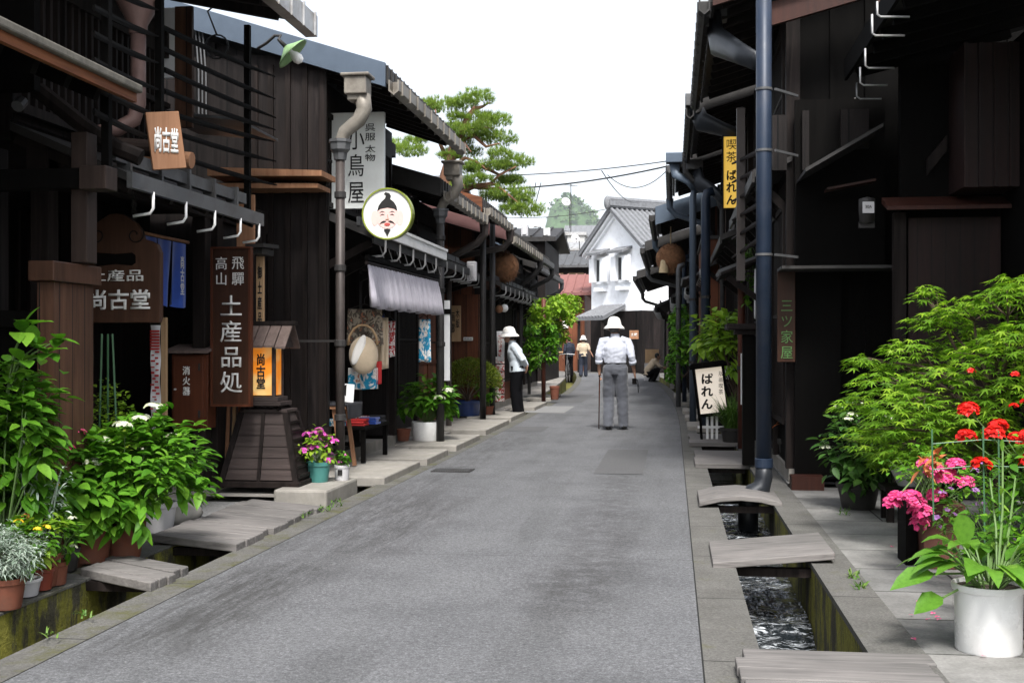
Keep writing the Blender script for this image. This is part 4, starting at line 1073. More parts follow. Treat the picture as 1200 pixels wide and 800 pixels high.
# tall board sign
t=board('shop_sign','tall dark brown board with white seal-style characters beside the wooden lantern stand',248,293,290,475,9.25,'sign',.05)
Y=9.25
m=MB(); 
for a,b,c,d in ((247,294,289,291.5),(247,294,473.5,476)):
    p=atY(a,d,Y); q=atY(b,c,Y); m.box(p.x,q.x,Y-.012,Y+.052,p.z,q.z)
for a in (247,291.5):
    p=atY(a,473,Y); q=atY(a+2.5,292,Y); m.box(p.x,q.x,Y-.012,Y+.052,p.z,q.z)
m.build('frame',M['redp'],t)
wr(t,'高山',253,266,301,334,Y,vertical=True,bold=.0); wr(t,'飛驒',272,286,301,334,Y,vertical=True,bold=.0)
wr(t,'土産品処',258,284,346,460,Y,vertical=True,bold=.006,skew=1.12)
# light plank with a small vertical sign, and sticks behind
t=board('plank_sign','pinkish bare plank with a narrow pale strip of writing behind the tall board sign',277,298,228,296,9.75,'light',.03)
t=board('strip_sign','narrow pale vertical strip with brush characters right of the tall board sign',300,309,300,388,9.85,'pale',.03); wr(t,'御土産品',302,307,308,380,9.85,'blk_txt',True,.01)
p=atY(297,292,9.8); q=atY(318,292,9.8)
m=MB(); m.prism([(9.6,p.z),(10.0,p.z+.02),(10.0,p.z+.05),(9.6,p.z+.03)],'x',p.x,q.x); m.box(p.x+.02,q.x-.03,9.65,9.95,p.z-.05,p.z-.002); fixn(single(m,'sign_hood',M['metal_d'],'little dark hood over the narrow pale strip sign','hood',(p.x,9.8,p.z)))
for i,(u,k) in enumerate(((265,'light'),(272,'pale'),(278,'rust'))):
    p=atY(u,562,9.55); q=atY(u+3,468,9.7); m=MB(); m.tube([p,q],.017,8); single(m,'pole',M[k],['thin orange-brown stick leaning beneath the tall board sign','pale stick leaning beneath the tall board sign','rust-brown stick leaning beneath the tall board sign'][i],'pole',p,'sticks behind the lantern')
# small sign on the roof logs, turned
c=atY(194,165,7.2); t=thing('roof_sign','small salmon wooden board with white characters standing on roof logs','sign',c-V((0,0,.25)))
Mr=Matrix.Rotation(R(38),3,'Z'); m=MB(); m.cbox(c,(.21,.035,.36),Mr@Matrix.Rotation(R(-8),3,'Y')); m.build('panel',M['light'],t,bevel=.004)
text('尚古堂',.15,.16,c+Mr@V((0,-.022,0)),M['wht_txt'],t,rotz=R(38),bold=.03)
# standing wooden lantern (andon) on a flared boarded base
def lantern_stand():
    Y0=9.35; p=atY(258,584,Y0); q=atY(344,584,Y0); cx=(p.x+q.x)/2; cy=Y0+.3; zb=.10
    t=thing('lantern_stand','flared black boarded lantern stand with shingled cap and orange paper lamp','lantern',(cx,cy,zb))
    w0=(q.x-p.x)/2; w1=atY(329,480,9.45).x-atY(279,480,9.45).x; w1/=2; zt=atY(300,484,9.45).z; d0,d1=.24,.12
    m=MB(); n=6
    for i in range(n):
        a=i/n; b=(i+1)/n; 
        for k in (0,1):
            pass
        wa=w0+(w1-w0)*a; wb=w0+(w1-w0)*b; da=d0+(d1-d0)*a; db=d0+(d1-d0)*b; za=zb+.06+(zt-zb-.06)*a; zc=zb+.06+(zt-zb-.06)*b+.015
        ov=.012
        vs=[(cx-wa-ov,cy-da-ov,za),(cx+wa+ov,cy-da-ov,za),(cx+wa+ov,cy+da+ov,za),(cx-wa-ov,cy+da+ov,za),(cx-wb,cy-db,zc),(cx+wb,cy-db,zc),(cx+wb,cy+db,zc),(cx-wb,cy+db,zc)]
        m.add(vs,[(3,2,1,0),(4,5,6,7),(0,1,5,4),(1,2,6,5),(2,3,7,6),(3,0,4,7)])
    m.build('base',M['andon'],t)
    m=MB()
    for sx in (-1,0,1):
        for sy in (-1,1):
            if sx==0: m.bar((cx,cy+sy*(d0+.02),zb+.05),(cx,cy+sy*(d1+.012),zt),.028,.02,up=(0,1,0))
            else: m.bar((cx+sx*(w0+.015),cy+sy*(d0+.015),zb),(cx+sx*(w1+.008),cy+sy*(d1+.008),zt),.045,.045,up=(0,1,0))
    for sx in (-1,1):
        for k in range(7): 
            z=zb+.08+k*(zt-zb-.1)/7; f=k/7; ww=w0+(w1-w0)*f+.02; dd=d0+(d1-d0)*f; m.box(cx+sx*ww-.008,cx+sx*ww+.008,cy-dd,cy+dd,z,z+.022)
    m.build('rib',M['dark'],t)
    m=MB(); m.box(cx-w0-.04,cx+w0+.04,cy-d0-.04,cy+d0+.04,zb,zb+.05); m.build('foot_frame',M['dark'],t,bevel=.005)
    m=MB(); m.box(cx-w1-.02,cx+w1+.02,cy-d1-.02,cy+d1+.02,zt+.002,zt+.03); m.build('table',M['andon'],t,bevel=.004)
    yl=cy-.14; a=atY(291,463,yl); b=atY(321,405,yl); lx=(a.x+b.x)/2; lw=(b.x-a.x)/2; z0,z1=a.z,b.z+.01
    for sx in (-1,1):
        for sy in (-1,1):
            m=MB(); m.bar((lx+sx*(lw+.05),cy+sy*.15,zt+.03),(lx+sx*(lw+.0),cy+sy*.12,z0-.08),.03,.03,up=(0,1,0)); m.build('leg',M['dark'],t)
    m=MB(); m.box(lx-lw-.07,lx+lw+.07,cy-.19,cy+.12,z0-.085,z0-.05); m.box(lx-lw-.04,lx+lw+.04,cy-.17,cy+.10,z0-.049,z0-.012); m.build('ledge',M['andon'],t,bevel=.004)
    m=MB(); m.box(lx-lw,lx+lw,cy-.14,cy+.06,z0,z1); lp=m.build('lamp_paper',M['paper'],t)
    m=MB()
    for sx in (-1,1):
        for sy in (-1,1): m.box(lx+sx*lw-.014,lx+sx*lw+.014,cy-.04+sy*.10-.014,cy-.04+sy*.10+.014,z0-.01,z1+.03)
    m.build('frame',M['andon'],lp)
    text('尚古堂',.075,.29,(lx,cy-.146,(z0+z1)/2-.01),M['blk_txt'],t,vertical=True,bold=.03,ex=.003)
    # shingled gable cap
    hw=(atY(341,400,yl).x-atY(276,400,yl).x)/2; ze=atY(300,408,yl).z; zr=atY(300,381,yl).z
    m=MB(); k=5
    for s_ in (-1,1):
        for i in range(k):
            x0=lx-hw+i*2*hw/k+.004; x1=lx-hw+(i+1)*2*hw/k-.004; e=rnd(-.008,.008)
            vs=[(x0,cy-.03+s_*.2,ze+e),(x1,cy-.03+s_*.2,ze+e),(x1,cy+s_*.02,zr),(x0,cy+s_*.02,zr)]
            m.add(vs+[(x,y,z+.018) for x,y,z in vs],[(3,2,1,0),(4,5,6,7),(0,1,5,4),(1,2,6,5),(2,3,7,6),(3,0,4,7)])
    fixn(m.build('cap',M['brick_w'],t))
    m=MB(); m.box(lx-hw-.02,lx+hw+.02,cy-.05,cy+.05,zr+.0,zr+.035); m.build('ridge_board',M['dark'],t,bevel=.004)
    m=MB(); m.prism([(cy-.17,ze+.01),(cy+.13,ze+.01),(cy-.02,zr-.01)],'x',lx-hw+.05,lx+hw-.05); fixn(m.build('gable',M['andon'],t))
lantern_stand()
# slatted rack
def rack():
    t=thing('slat_rack','black rack of long tapering horizontal slats on the souvenir shop upper front','rack',(-3.3,8.5,2.3))
    def P_(u,v):
        D=7.9+ (u-190)/(322-190)*2.3; return pt(D,u,v)
    for u0,v0,v1 in ((125,-30,205),(187,-10,132),(290,30,262)):
        m=MB(); a=P_(u0,v1); b=V((a.x,a.y,P_(u0,v0).z)); m.bar(a,b,.045,.045,up=(0,1,0)); m.build('post',M['black'],t)
    for (ua,va,ub,vb,r) in [(188,31,322,90,0),(191,57,322,116,0),(193,82,323,138,0),(193,107,322,152,0),(193,131,321,166,0),(211,158,323,189,0),(211,184,324,217,0)]+[(110,va-34,185,va,1) for va in (12,43,74,105,136,165)]:
        m=MB(); a=P_(ua,va); b=P_(ub,vb); k=7
        pts=[a+(b-a)*i/k-V((0,0,.012*math.sin(i/k*3.14) )) for i in range(k+1)]
        m.tube(pts,[(.009,.021*(1-.75*max(0,(i/k-.7)/.3))) for i in range(k+1)],6)
        m.build('slat',M['black'],t)
rack()
# enamel street lamp
c=atY(340,60,9.9); t=thing('street_lamp','green enamel shade lamp with white bulb on a curved arm','lamp',c)
ax=V((-.62,-.15,.62)).normalized(); q_=ax.to_track_quat('Z','Y').to_matrix()
m=MB(); pr=[(.0,.05),(.03,.05),(.06,.03),(.15,-.02),(.165,-.035),(.15,-.03),(.05,.015),(.0,.02)]; m.lathe(pr,(0,0,0),24); m.v=[c+q_@p for p in m.v]; m.build('shade',M['enamel'],t,smooth=True)
m=MB(); m.lathe([(.0,-.14),(.035,-.125),(.048,-.09),(.04,-.05),(.022,-.02),(.022,.0)],(0,0,0),16); m.v=[c+q_@p for p in m.v]; m.build('bulb',M['glassbulb'],t,smooth=True)
m=MB(); m.tube([c+ax*.05,c+ax*.11+V((-.02,0,.02)),atY(329,42,9.9),atY(322,42,9.9),atY(312,51,9.9),atY(302,57,9.95)],[.02,.015,.013,.013,.013,.013],8); m.build('arm',M['metal_d'],t,smooth=True)

# ---- draper shop
Y=11.5; t=board('shop_sign','large off-white board with black brush characters behind the brown downpipe',379,450,131,245,Y,'cream',.06)
wr(t,'小鳥屋',408,427,150,238,Y,'blk_txt',True,.0,1.12); wr(t,'呉服',428,440,145,165,Y,'blk_txt',True,.0); wr(t,'太物',428,440,170,189,Y,'blk_txt',True,.0)
def round_sign():
    Y=10.72; c=atY(455,251,Y); r=.236; t=thing('round_sign','round white sign with a painted smiling bearded face in a black cap','sign',c-V((0,0,r)))
    m=MB(); m.lathe([(0,-.035),(r-.012,-.035),(r-.012,.035),(0,.035)],c,40,'y'); m.build('panel',M['white'],t)
    m=MB(); m.lathe([(r-.012,-.05),(r,-.05),(r,.05),(r-.012,.05),(r-.012,-.05)],c,40,'y'); m.build('rim',M['olive'],t,smooth=False)
    S_=r/30
    def shape(nm,pts,mat,lay):
        m=MB(); y=c.y-.036-.0016*lay; m.prism([(c.x+a*S_,c.z+b*S_) for a,b in pts],'y',y,y+.0014); fixn(m.build(nm,mat,t))
    def el(a,b,ra,rb,n=24): return [(a+ra*math.cos(6.2832*i/n),b+rb*math.sin(6.2832*i/n)) for i in range(n)]
    shape('ear',el(-15,-5,4.5,9),M['pface'],1); shape('ear',el(15,-5,4.5,9),M['pface'],1)
    shape('face',el(0,-3,13.5,14.5),M['pface'],2)
    shape('cap',[(-12,3),(-10.5,9),(-7,14),(-3,17.5),(-1.5,21),(-4,23),(-2,25),(2.5,24),(4.5,20.5),(3.5,17),(8,13.5),(11,8.5),(12,3),(8,5.5),(0,7),(-8,5.5)],M['blk_txt'],3)
    for s_ in (-1,1):
        shape('brow',[(s_*2.5,1.6),(s_*6,3.2),(s_*9.5,1.2),(s_*6,2.2)],M['blk_txt'],4)
        shape('eye',[(s_*3,-1.2),(s_*6,-.1),(s_*8.8,-2),(s_*6,-1.3)],M['blk_txt'],4)
        shape('moustache',[(s_*.6,-8.6),(s_*4,-8),(s_*7,-9.4),(s_*9.5,-12.5),(s_*6.5,-11),(s_*3.2,-10.2)],M['blk_txt'],4)
    shape('nose',[(-2.4,-6.4),(-1,-7.4),(1,-7.4),(2.4,-6.4),(1.2,-6.2),(.6,-1),(.2,-1),(.7,-6.3),(-1.2,-6.3)],M['light'],4)
    shape('mouth',el(0,-12.4,3.6,1.8),M['lips'],4)
    shape('beard',[(-4.2,-18.5),(0,-17.2),(4.2,-18.5),(1.5,-23),(0,-27),(-1.5,-23)],M['blk_txt'],4)
round_sign()
# ornate brown downpipe with hopper
def ornate_pipe(label,X,Y,ze,zh,group=None,mat='copper',r=.05):
    t=thing('downpipe',label,'downpipe',(X,Y,-.1),group)
    m=MB(); m.cbox((X+.16,Y,ze-.06),(.2,.2,.16)); m.cbox((X+.16,Y,ze+.03),(.26,.24,.03)); m.cbox((X+.15,Y,ze-.16),(.14,.14,.06)); m.build('hopper',M['beige_m'],t,bevel=.01)
    m=MB(); m.tube([(X+.2,Y,ze-.14),(X+.22,Y,ze-.26),(X+.17,Y,ze-.36),(X+.04,Y,ze-.46),(X,Y,ze-.56),(X,Y,zh)],[(.08,.075),(.07,.07),(.068,.065),(.065,.06),(.055,.055),(.05,.05)],14); m.build('bend',M['beige_m'],t,smooth=True)
    m=MB(); m.lathe([(.0,-.12),(.055,-.12),(.065,-.06),(.09,-.03),(.095,.03),(.105,.035),(.105,.06),(.0,.06)],(X,Y,zh),8); m.build('collar',M['metal'],t)
    m=MB(); m.tube([(X,Y,zh-.1),(X,Y,-.1)],r,12); p=m.build('pipe',M[mat],t,smooth=True)
    for z in (.62,1.28,1.95,2.6):
        if z<zh-.2:
            m=MB(); m.lathe([(r,-.03),(r+.012,-.025),(r+.012,.025),(r,.03)],(X,Y,z),12); m.build('joint',M['metal_d'],p); 
    m=MB(); m.bar((X,Y,1.3),(X-.45,Y+.05,1.3),.02,.02); m.build('bracket',M['metal_d'],t)
ornate_pipe('tall brown downpipe with pale ornamental hopper in front of the draper shop sign',-2.935,10.35,3.62,3.03,r=.042)
ornate_pipe('dark downpipe with an ornamental hopper at the far end of the lavender awning',-2.86,14.6,3.5,2.9,mat='metal_d')
# awning of lavender pleated cloth
def pleated():
    X=-2.80; t=thing('awning','pleated lavender cloth valance hanging along the draper shop eave','awning',(X,12.8,1.6)); ya,yb=10.95,14.35; n=352; m=MB(); vs=[]
    for i in range(n+1):
        y=ya+(yb-ya)*i/n; a=.042*math.sin(i*2*math.pi/13.5)+.010*math.sin(i*.21)
        for k,(z,f) in enumerate(((2.02,.35),(1.95,.6),(1.85,.85),(1.74,1),(1.62+.006*math.sin(i*.6)+.01*math.sin(i*.13),1.15))): vs.append((X+a*f+(4-k)*-.01,y,z+.02*(y-ya)/(yb-ya)))
    m.add(vs,[(i*5+k,i*5+k+1,(i+1)*5+k+1,(i+1)*5+k) for i in range(n) for k in range(4)]); c=m.build('cloth_panel',M['lav'],t,smooth=True)
    s=c.modifiers.new('s','SOLIDIFY'); s.thickness=.004
    m=MB(); m.tube([(X-.04,ya-.05,2.035),(X-.04,yb+.05,2.055)],.016,8); m.build('rod',M['dark'],t)
    m=MB(); m.bar((X-.04,ya-.03,2.085),(X-.04,yb+.03,2.105),.03,.05); m.build('rail',M['black'],t)
pleated()
# diagonal ropes/wires above awning
m=MB()
for i in range(9):
    y=11.0+i*.36; m.tube([(-2.78,y,2.33),(-2.80,y+.42,2.12)],.005,4)
single(m,'guy_wires',M['metal_l'],'row of thin slanting wires between the white fascia and the lavender valance','wires',(-2.79,12.4,2.1))
m=MB(); m.box(-2.75,-2.72,10.95,14.3,2.30,2.40); m.box(-2.76,-2.71,10.93,14.32,2.40,2.43); single(m,'white_fascia',M['white'],'whitish weathered fascia strip above the draper shop hooks','fascia',(-2.73,12.6,2.3))
# hanging clothes
def sheet(t,nm,mat,p0,p1,drop,wob=.03,seed=0,flare=1.0,nx=14,nz=10,top=None):
    random.seed(seed); p0,p1=V(p0),V(p1); m=MB(); vs=[]; nr=(p1-p0).cross(V((0,0,1))).normalized(); mid=(p0+p1)/2
    for b in range(nz+1):
        h=b/nz
        for a in range(nx+1):
            f=a/nx; p=p0+(p1-p0)*f; p=mid+(p-mid)*(1+(flare-1)*h); p=p-V((0,0,drop*h))
            p=p+nr*(wob*math.sin(f*8+seed)*(.3+h)+wob*.7*math.sin(f*17+seed*2+h*2))+V((0,0,.3*wob*math.sin(f*6+seed)*h))
            vs.append(p)
    m.add(vs,[(b*(nx+1)+a,b*(nx+1)+a+1,(b+1)*(nx+1)+a+1,(b+1)*(nx+1)+a) for b in range(nz) for a in range(nx)])
    o=m.build(nm,mat,t,smooth=True); s=o.modifiers.new('s','SOLIDIFY'); s.thickness=.004; return o
def garment(label,u0,u1,v0,v1,Y,mat,wob=.03,seed=0,flare=1.1,cat='garment',name='garment',hanger=True):
    a=atY(u0,v0,Y); b=atY(u1,v0,Y); drop=a.z-atY(u0,v1,Y).z; t=thing(name,label,cat,((a.x+b.x)/2,Y,a.z))
    sheet(t,'cloth_panel',M[mat],a,b+V((0,.06,0)),drop,wob,seed,flare)
    if hanger:
        m=MB(); c=(a+b)/2; m.tube([a,c+V((0,0,.05)),b],.006,6); m.tube([c+V((0,0,.05)),c+V((0,0,.1)),c+V((.02,0,.13))],.004,5); m.build('hanger',M['metal_d'],t)
    return t
garment('grey-brown patterned jacket hanging in the draper shop opening',408,446,362,405,11.75,'floral_c',.03,1)
garment('blue cloth printed with pale flowers hanging low in the draper shop',408,441,431,456,11.7,'floral_b',.015,2,1.0,hanger=False)
garment('red cloth strip beside the blue flowered cloth',441,446,423,450,11.75,'rcloth',.01,3,1.0,hanger=False)
garment('dark red garment at the back of the clothes rail',446,452,372,400,12.2,'rcloth',.02,4)
garment('navy garment hanging just right of the patterned jacket',440,448,368,420,12.1,'navy',.02,5)
garment('small blue and red printed tunic alone in the dark opening',491,503,374,424,13.6,'floral_b',.02,6)
garment('beige printed blouse hanging at the right of the cloth bag',437,453,372,432,11.9,'beige',.03,8)
garment('white and red patterned cloth at the back of the draper shop opening',452,462,376,418,12.6,'floral_r',.02,9)
def bag():
    Y=11.55; c=atY(426,410,Y); t=thing('cloth_bag','beige round-handled cloth bag hanging below the patterned jacket','bag',c)
    m=MB(); m.ell(c+V((0,0,-.05)),(.15,.07,.19),18,12); m.build('body',M['beige'],t,smooth=True)
    m=MB(); m.tube([c+V((.15*math.cos(a*.45),-.03,.05+.2*math.sin(a*.45))) for a in range(8)],.012,8); m.build('handle',M['pale'],t,smooth=True)
    m=MB(); m.ell(c+V((-.035,-.055,.0)),(.05,.025,.16),14,10,Matrix.Rotation(R(22),3,'Y')); m.build('lining',M['hat'],t,smooth=True)
bag()
# display tables
def table(label,x0,x1,y0,y1,h,mat,name='display_table',top=.03):
    t=thing(name,label,'table',((x0+x1)/2,(y0+y1)/2,.08)); m=MB(); m.box(x0,x1,y0,y1,h-top,h); m.build('tabletop',M[mat],t,bevel=.004)
    for x in (x0+.04,x1-.04):
        for y in (y0+.04,y1-.04): m=MB(); m.box(x-.022,x+.022,y-.022,y+.022,.08,h-top); m.build('leg',M[mat],t)
    m=MB(); m.box(x0+.05,x1-.05,y0+.03,y0+.05,.25,.29); m.box(x0+.05,x1-.05,y1-.05,y1-.03,.25,.29); m.build('stretcher',M[mat],t); return t
table('low black bench with folded wares in front of the draper shop',-3.5,-3.05,11.7,12.7,.44,'black')
# A-trestle table in orange wood
t=thing('trestle_table','orange wooden trestle table with a dark cloth near the brown downpipe','table',(-3.35,11.2,.08))
for y in (11.0,11.45):
    for dx in (-.2,.2):
        m=MB(); m.bar((-3.3+dx,y,.08),(-3.3+dx*.6,y,.66),.035,.035,up=(0,1,0)); m.build('leg',M['light'],t)
m=MB(); m.box(-3.55,-3.05,10.95,11.5,.66,.69); m.build('tabletop',M['light'],t)
sheet(t,'cloth_panel',M['dcloth'],(-3.035,10.93,.705),(-3.035,11.52,.705),.14,.008,3,1.0)
m=MB(); m.box(-3.56,-3.04,10.94,11.51,.692,.708); m.build('cloth_top',M['dcloth'],t)
random.seed(4)
for i,(x,y,k,lb) in enumerate(((-3.4,11.85,'floral_b','folded blue flowered cloth on the low black bench'),(-3.2,11.95,'rcloth','folded red cloth on the low black bench'),(-3.38,12.15,'wcloth','folded white cloth on the low black bench'),(-3.15,12.2,'navy','folded blue cloth on the low black bench'),(-3.3,12.42,'floral_r','folded red patterned cloth on the low black bench'),(-3.16,12.52,'dcloth','folded charcoal cloth at the far end of the black bench'))):
    m=MB(); 
    for q in range(3): m.cbox((x+rnd(-.01,.01),y+rnd(-.01,.01),.452+q*.024),(.2-q*.01,.17,.022),Matrix.Rotation(R(rnd(-6,6)),3,'Z'))
    single(m,'folded_cloth',M[k],lb,'cloth',(x,y,.44),'folded wares on the bench',bevel=.006)
t=thing('price_card','white card propped on the trestle table','card',(-3.15,11.3,.71)); m=MB(); m.cbox((-3.15,11.3,.80),(.16,.01,.18),Matrix.Rotation(R(-15),3,'X')@Matrix.Rotation(R(20),3,'Z')); m.build('panel',M['white'],t)
m=MB(); m.cbox((-3.15,11.33,.80),(.012,.1,.16),Matrix.Rotation(R(20),3,'X')); m.build('prop',M['dark'],t)
# white pole banner at the far corner of the draper shop
Y=15.3; t=board('banner','tall white banner strip tied with a black band at the draper shop corner',518,527,352,446,Y,'wcloth',.02,'banner'); p=atY(517,368,Y); q=atY(528,362,Y); m=MB(); m.box(p.x,q.x,Y-.01,Y+.03,p.z,q.z); m.build('band',M['black'],t)
Y=20.45; t=board('shop_sign','tan board with vertical black characters on the reddish wooden front',527,540,358,400,Y,'pale',.03); wr(t,'木版',534,538.5,362,384,Y,'blk_txt',True,.01); wr(t,'画廊',528.5,533,366,390,Y,'blk_txt',True,.01)
Y=20.48; t=board('notice','small white notice with dark lettering on the red wooden door',543,554,395,399,Y,'white',.02); wr(t,'商品注',544,553,396,398,Y,'blk_txt',False,.0)
# reddish wood front of the print shop, perpendicular panel
p=atY(527,470,20.6); q=atY(562,345,20.6); m=MB(); m.box(p.x,q.x,20.55,20.62,.1,q.z); single(m,'screen',M['red'],'reddish board screen behind the round clipped shrub','screen',((p.x+q.x)/2,20.58,.1))
# round lamps and small banner near the woman
c=atY(590,362,21.8)
for i,(du,dv,k) in enumerate(((-4,0,'light'),(2,-1,'glassbulb'))):
    c=atY(589+du,362+dv,21.8+i*.2); m=MB(); m.ell(c,.075,14,10); o_=single(m,'globe_lamp',M[k],['tan round globe hanging above the woman','white round globe lamp hanging above the woman'][i],'lamp',c,smooth=True); 
    m=MB(); m.tube([c+V((0,0,.07)),c+V((0,0,.3))],.006,5); m.build('cord',M['wire'],o_)
c=atY(583,395,21.5); t=thing('banner','small white and purple banner hanging beside the woman in the hat','banner',atY(587,420,21.5)); a=atY(582,388,21.5); b=atY(592,388,21.5)
sheet(t,'cloth_panel',M['wcloth'],a,b,.55,.01,1,.8); sheet(t,'print',M['floral_r'],a+V((.03,-.03,-.08)),b+V((-.05,-.03,-.08)),.38,.01,1,.7)
m=MB(); m.tube([a+V((-.03,0,0)),b+V((.03,0,.12))],.008,6); m.build('rod',M['dark'],t)
m=MB(); c=atY(586,425,21.9)
for i in range(6): m.cbox((c.x,c.y,.3+i*.14),(.16,.05,.12))
single(m,'wares_rack',M['floral_r'],'narrow rack of small printed wares behind the woman','rack',(c.x,c.y,.06))
# pipes and clutter on left facade
for u,Y,vt,lb in ((566,19.2,238,'dark vertical pipe behind the round shrub'),(577,20.4,262,'dark pipe beside the round globe lamps'),(637,27,350,'rust-brown post by the lime green climbing plant')):
    p=atY(u,480,Y); z1=atY(u,vt,Y).z; m=MB(); m.tube([(p.x,Y,.0),(p.x,Y,z1)],.05,10); single(m,'pipe',M['redpipe'] if u==637 else M['metal_d'],lb,'pipe',(p.x,Y,0),smooth=True)
for i,(u,v,Y) in enumerate(((553,318,18.2),(615,270,25.2),(641,272,40.8),(628,262,40.8))):
    c=atY(u,v,Y-.1); m=MB(); m.cbox(c,(.14 if i<2 else .22,.14,.3 if i==0 else .26)); m.cbox(c+V((0,-.08,.0)),(.09,.03,.2)); single(m,'meter_box',M['white'] if i>1 else M['gpot'],['pale meter box under the eave of the house behind the shrub','pale meter box under the dark eave left of the cedar ball house','white box on the dark gabled house, right one','white box on the dark gabled house, left one'][i],'meter',c,bevel=.02)
# sake-brewer cedar ball
def cedar(label,c,r):
    t=thing('cedar_ball',label,'cedar ball',c-V((0,0,r))); m=MB(); m.ell(c,r,24,16)
    for v in m.v: v += (v-c)*.05*noise.noise((v-c)*20)
    m.build('ball',M['cedar'],t,smooth=True)
    random.seed(3); m=MB()
    for i in range(700):
        d=V((rnd(-1,1),rnd(-1,1),rnd(-1,1))).normalized(); m.blade(c+d*r*.96,(d+V((rnd(-.6,.6),rnd(-.6,.6),rnd(-.6,.6)))),.06,.012,.2,2)
    m.build('needles',M['cedar'],t)
    m=MB(); m.tube([c+V((0,0,r*.9)),c+V((0,0,r+.35))],.012,6); m.build('rope',M['rope'],t)
    return t
cedar('large brown cedar ball hanging under the left eaves',atY(590,313,21.6),.28)
t=cedar('orange-brown cedar ball with straw tassel under the right eaves',atY(786,303,24.5),.30)
c=atY(778,305,24.3); m=MB(); m.tube([c+V((.18,0,.25)),c+V((.05,0,.05))],.02,6); m.lathe([(.02,.06),(.07,-.02),(.10,-.25),(.0,-.25)],c,10); m.build('tassel',M['rope'],t)

# ---- right side things
def big_pipe():
    X,Y=.74,9.95; t=thing('downpipe','thick slate-blue downpipe with elbow foot ending over the right gutter','downpipe',(X,Y,-.2))
    m=MB(); m.tube([(X-.0,Y,5.0),(X,Y,.28)],.063,20); p=m.build('pipe',M['bluepipe'],t,smooth=True)
    m=MB(); m.tube([(X,Y,.30),(X,Y,.18),(X-.02,Y-.01,.10),(X-.08,Y-.03,.06),(X-.12,Y-.04,.0),(X-.13,Y-.05,-.1),(X-.13,Y-.05,-.25)],[.066,.07,.076,.082,.084,.082,.082],18); m.build('elbow',M['metal_b'],t,smooth=True)
    m=MB(); m.lathe([(.063,-.04),(.073,-.035),(.073,.035),(.063,.04)],(X,Y,.3),20); m.build('joint',M['bluepipe'],p,smooth=False)
    for z in (2.85,3.35,2.0):
        m=MB(); m.lathe([(.064,-.01),(.07,-.01),(.07,.01),(.064,.01)],(X,Y,z),20); m.bar((X+.09,Y,z),(X+.3,Y+.3,z),.015,.02); m.build('clamp',M['metal'],p)
M['metal_b']=plain('black_iron',(.022,.025,.03),.4,.2)
big_pipe()
def duct(label,a,b,c,d,r=.09,mat='metal_b'):
    t=thing('rain_duct',label,'duct',a); m=MB(); m.tube([a,b,c,d],[(r*.55,r*1.7),(r*.6,r*1.5),(r*.6,r*1.0),(r*.6,r*.8)],12); m.build('bend',M[mat],t,smooth=True)
    m=MB(); m.cbox(a+V((0,0,.06)),(.26,.24,.16)); m.build('hopper',M['blue_m'] if mat=='blue_m' else M['metal'],t,bevel=.01)
duct('wide curved rain duct leading to the big blue downpipe',pt(11.2,836,22),pt(11.1,840,48),pt(10.6,866,62),pt(10.2,886,72),.10,'metal_b')
duct('black curved rain duct at the middle of the high right eaves',pt(15.2,815,124),pt(15.1,822,143),pt(15,848,152),pt(14.9,872,160))
duct('black curved rain duct beside the yellow vertical sign',pt(18.9,814,198),pt(18.8,820,215),pt(18.6,838,225),pt(18.5,850,238))
duct('blue-grey curved rain duct on the sky side of the right row',pt(19.0,790,190),pt(19,792,205),pt(18.9,806,213),pt(18.9,813,222),.05,'blue_m')
for u,Y,vt,r,mat,lb in ((812,19.3,222,.055,'blue_m','slim blue-grey pipe on the reddish house front'),(827,18.3,224,.07,'bluepipe','dark blue pipe with a rounded top left of the yellow sign'),(802,26,300,.05,'bluepipe','thin dark pipe below the right cedar ball'),(869,14.3,250,.045,'redpipe','reddish pipe beneath the little slatted roof'),(795,24,310,.05,'metal','grey pipe under the blue-grey verge')):
    p=atY(u,500,Y); z1=atY(u,vt,Y).z; m=MB(); m.tube([(p.x,Y,.05),(p.x,Y,z1-.12),(p.x+.02,Y,z1-.03),(p.x+.12,Y,z1)],r,12); o_=single(m,'pipe',M[mat],lb,'pipe',(p.x,Y,0.05),smooth=True)
    for z in (1,2):
        m=MB(); m.lathe([(r,-.02),(r+.01,-.02),(r+.01,.02),(r,.02)],(p.x,Y,z),12); m.build('joint',M['metal_d'],o_)
Y=14.9; t=board('hanging_sign','long yellow vertical sign with black brush characters under the high right eaves',848,865,160,243,Y,'yellow',.08)
p=atY(846,243,Y); m=MB(); 
for a in (846.5,865.5):
    p=atY(a,244,Y); q=atY(a+1.5,159,Y); m.box(p.x,q.x,Y-.02,Y+.1,p.z,q.z)
m.build('frame',M['black'],t)
wr(t,'喫茶',851,863,163,190,Y,'blk_txt',True,.0,1.12); wr(t,'ばれん',851,863,199,240,Y,'blk_txt',True,.03,1.12)
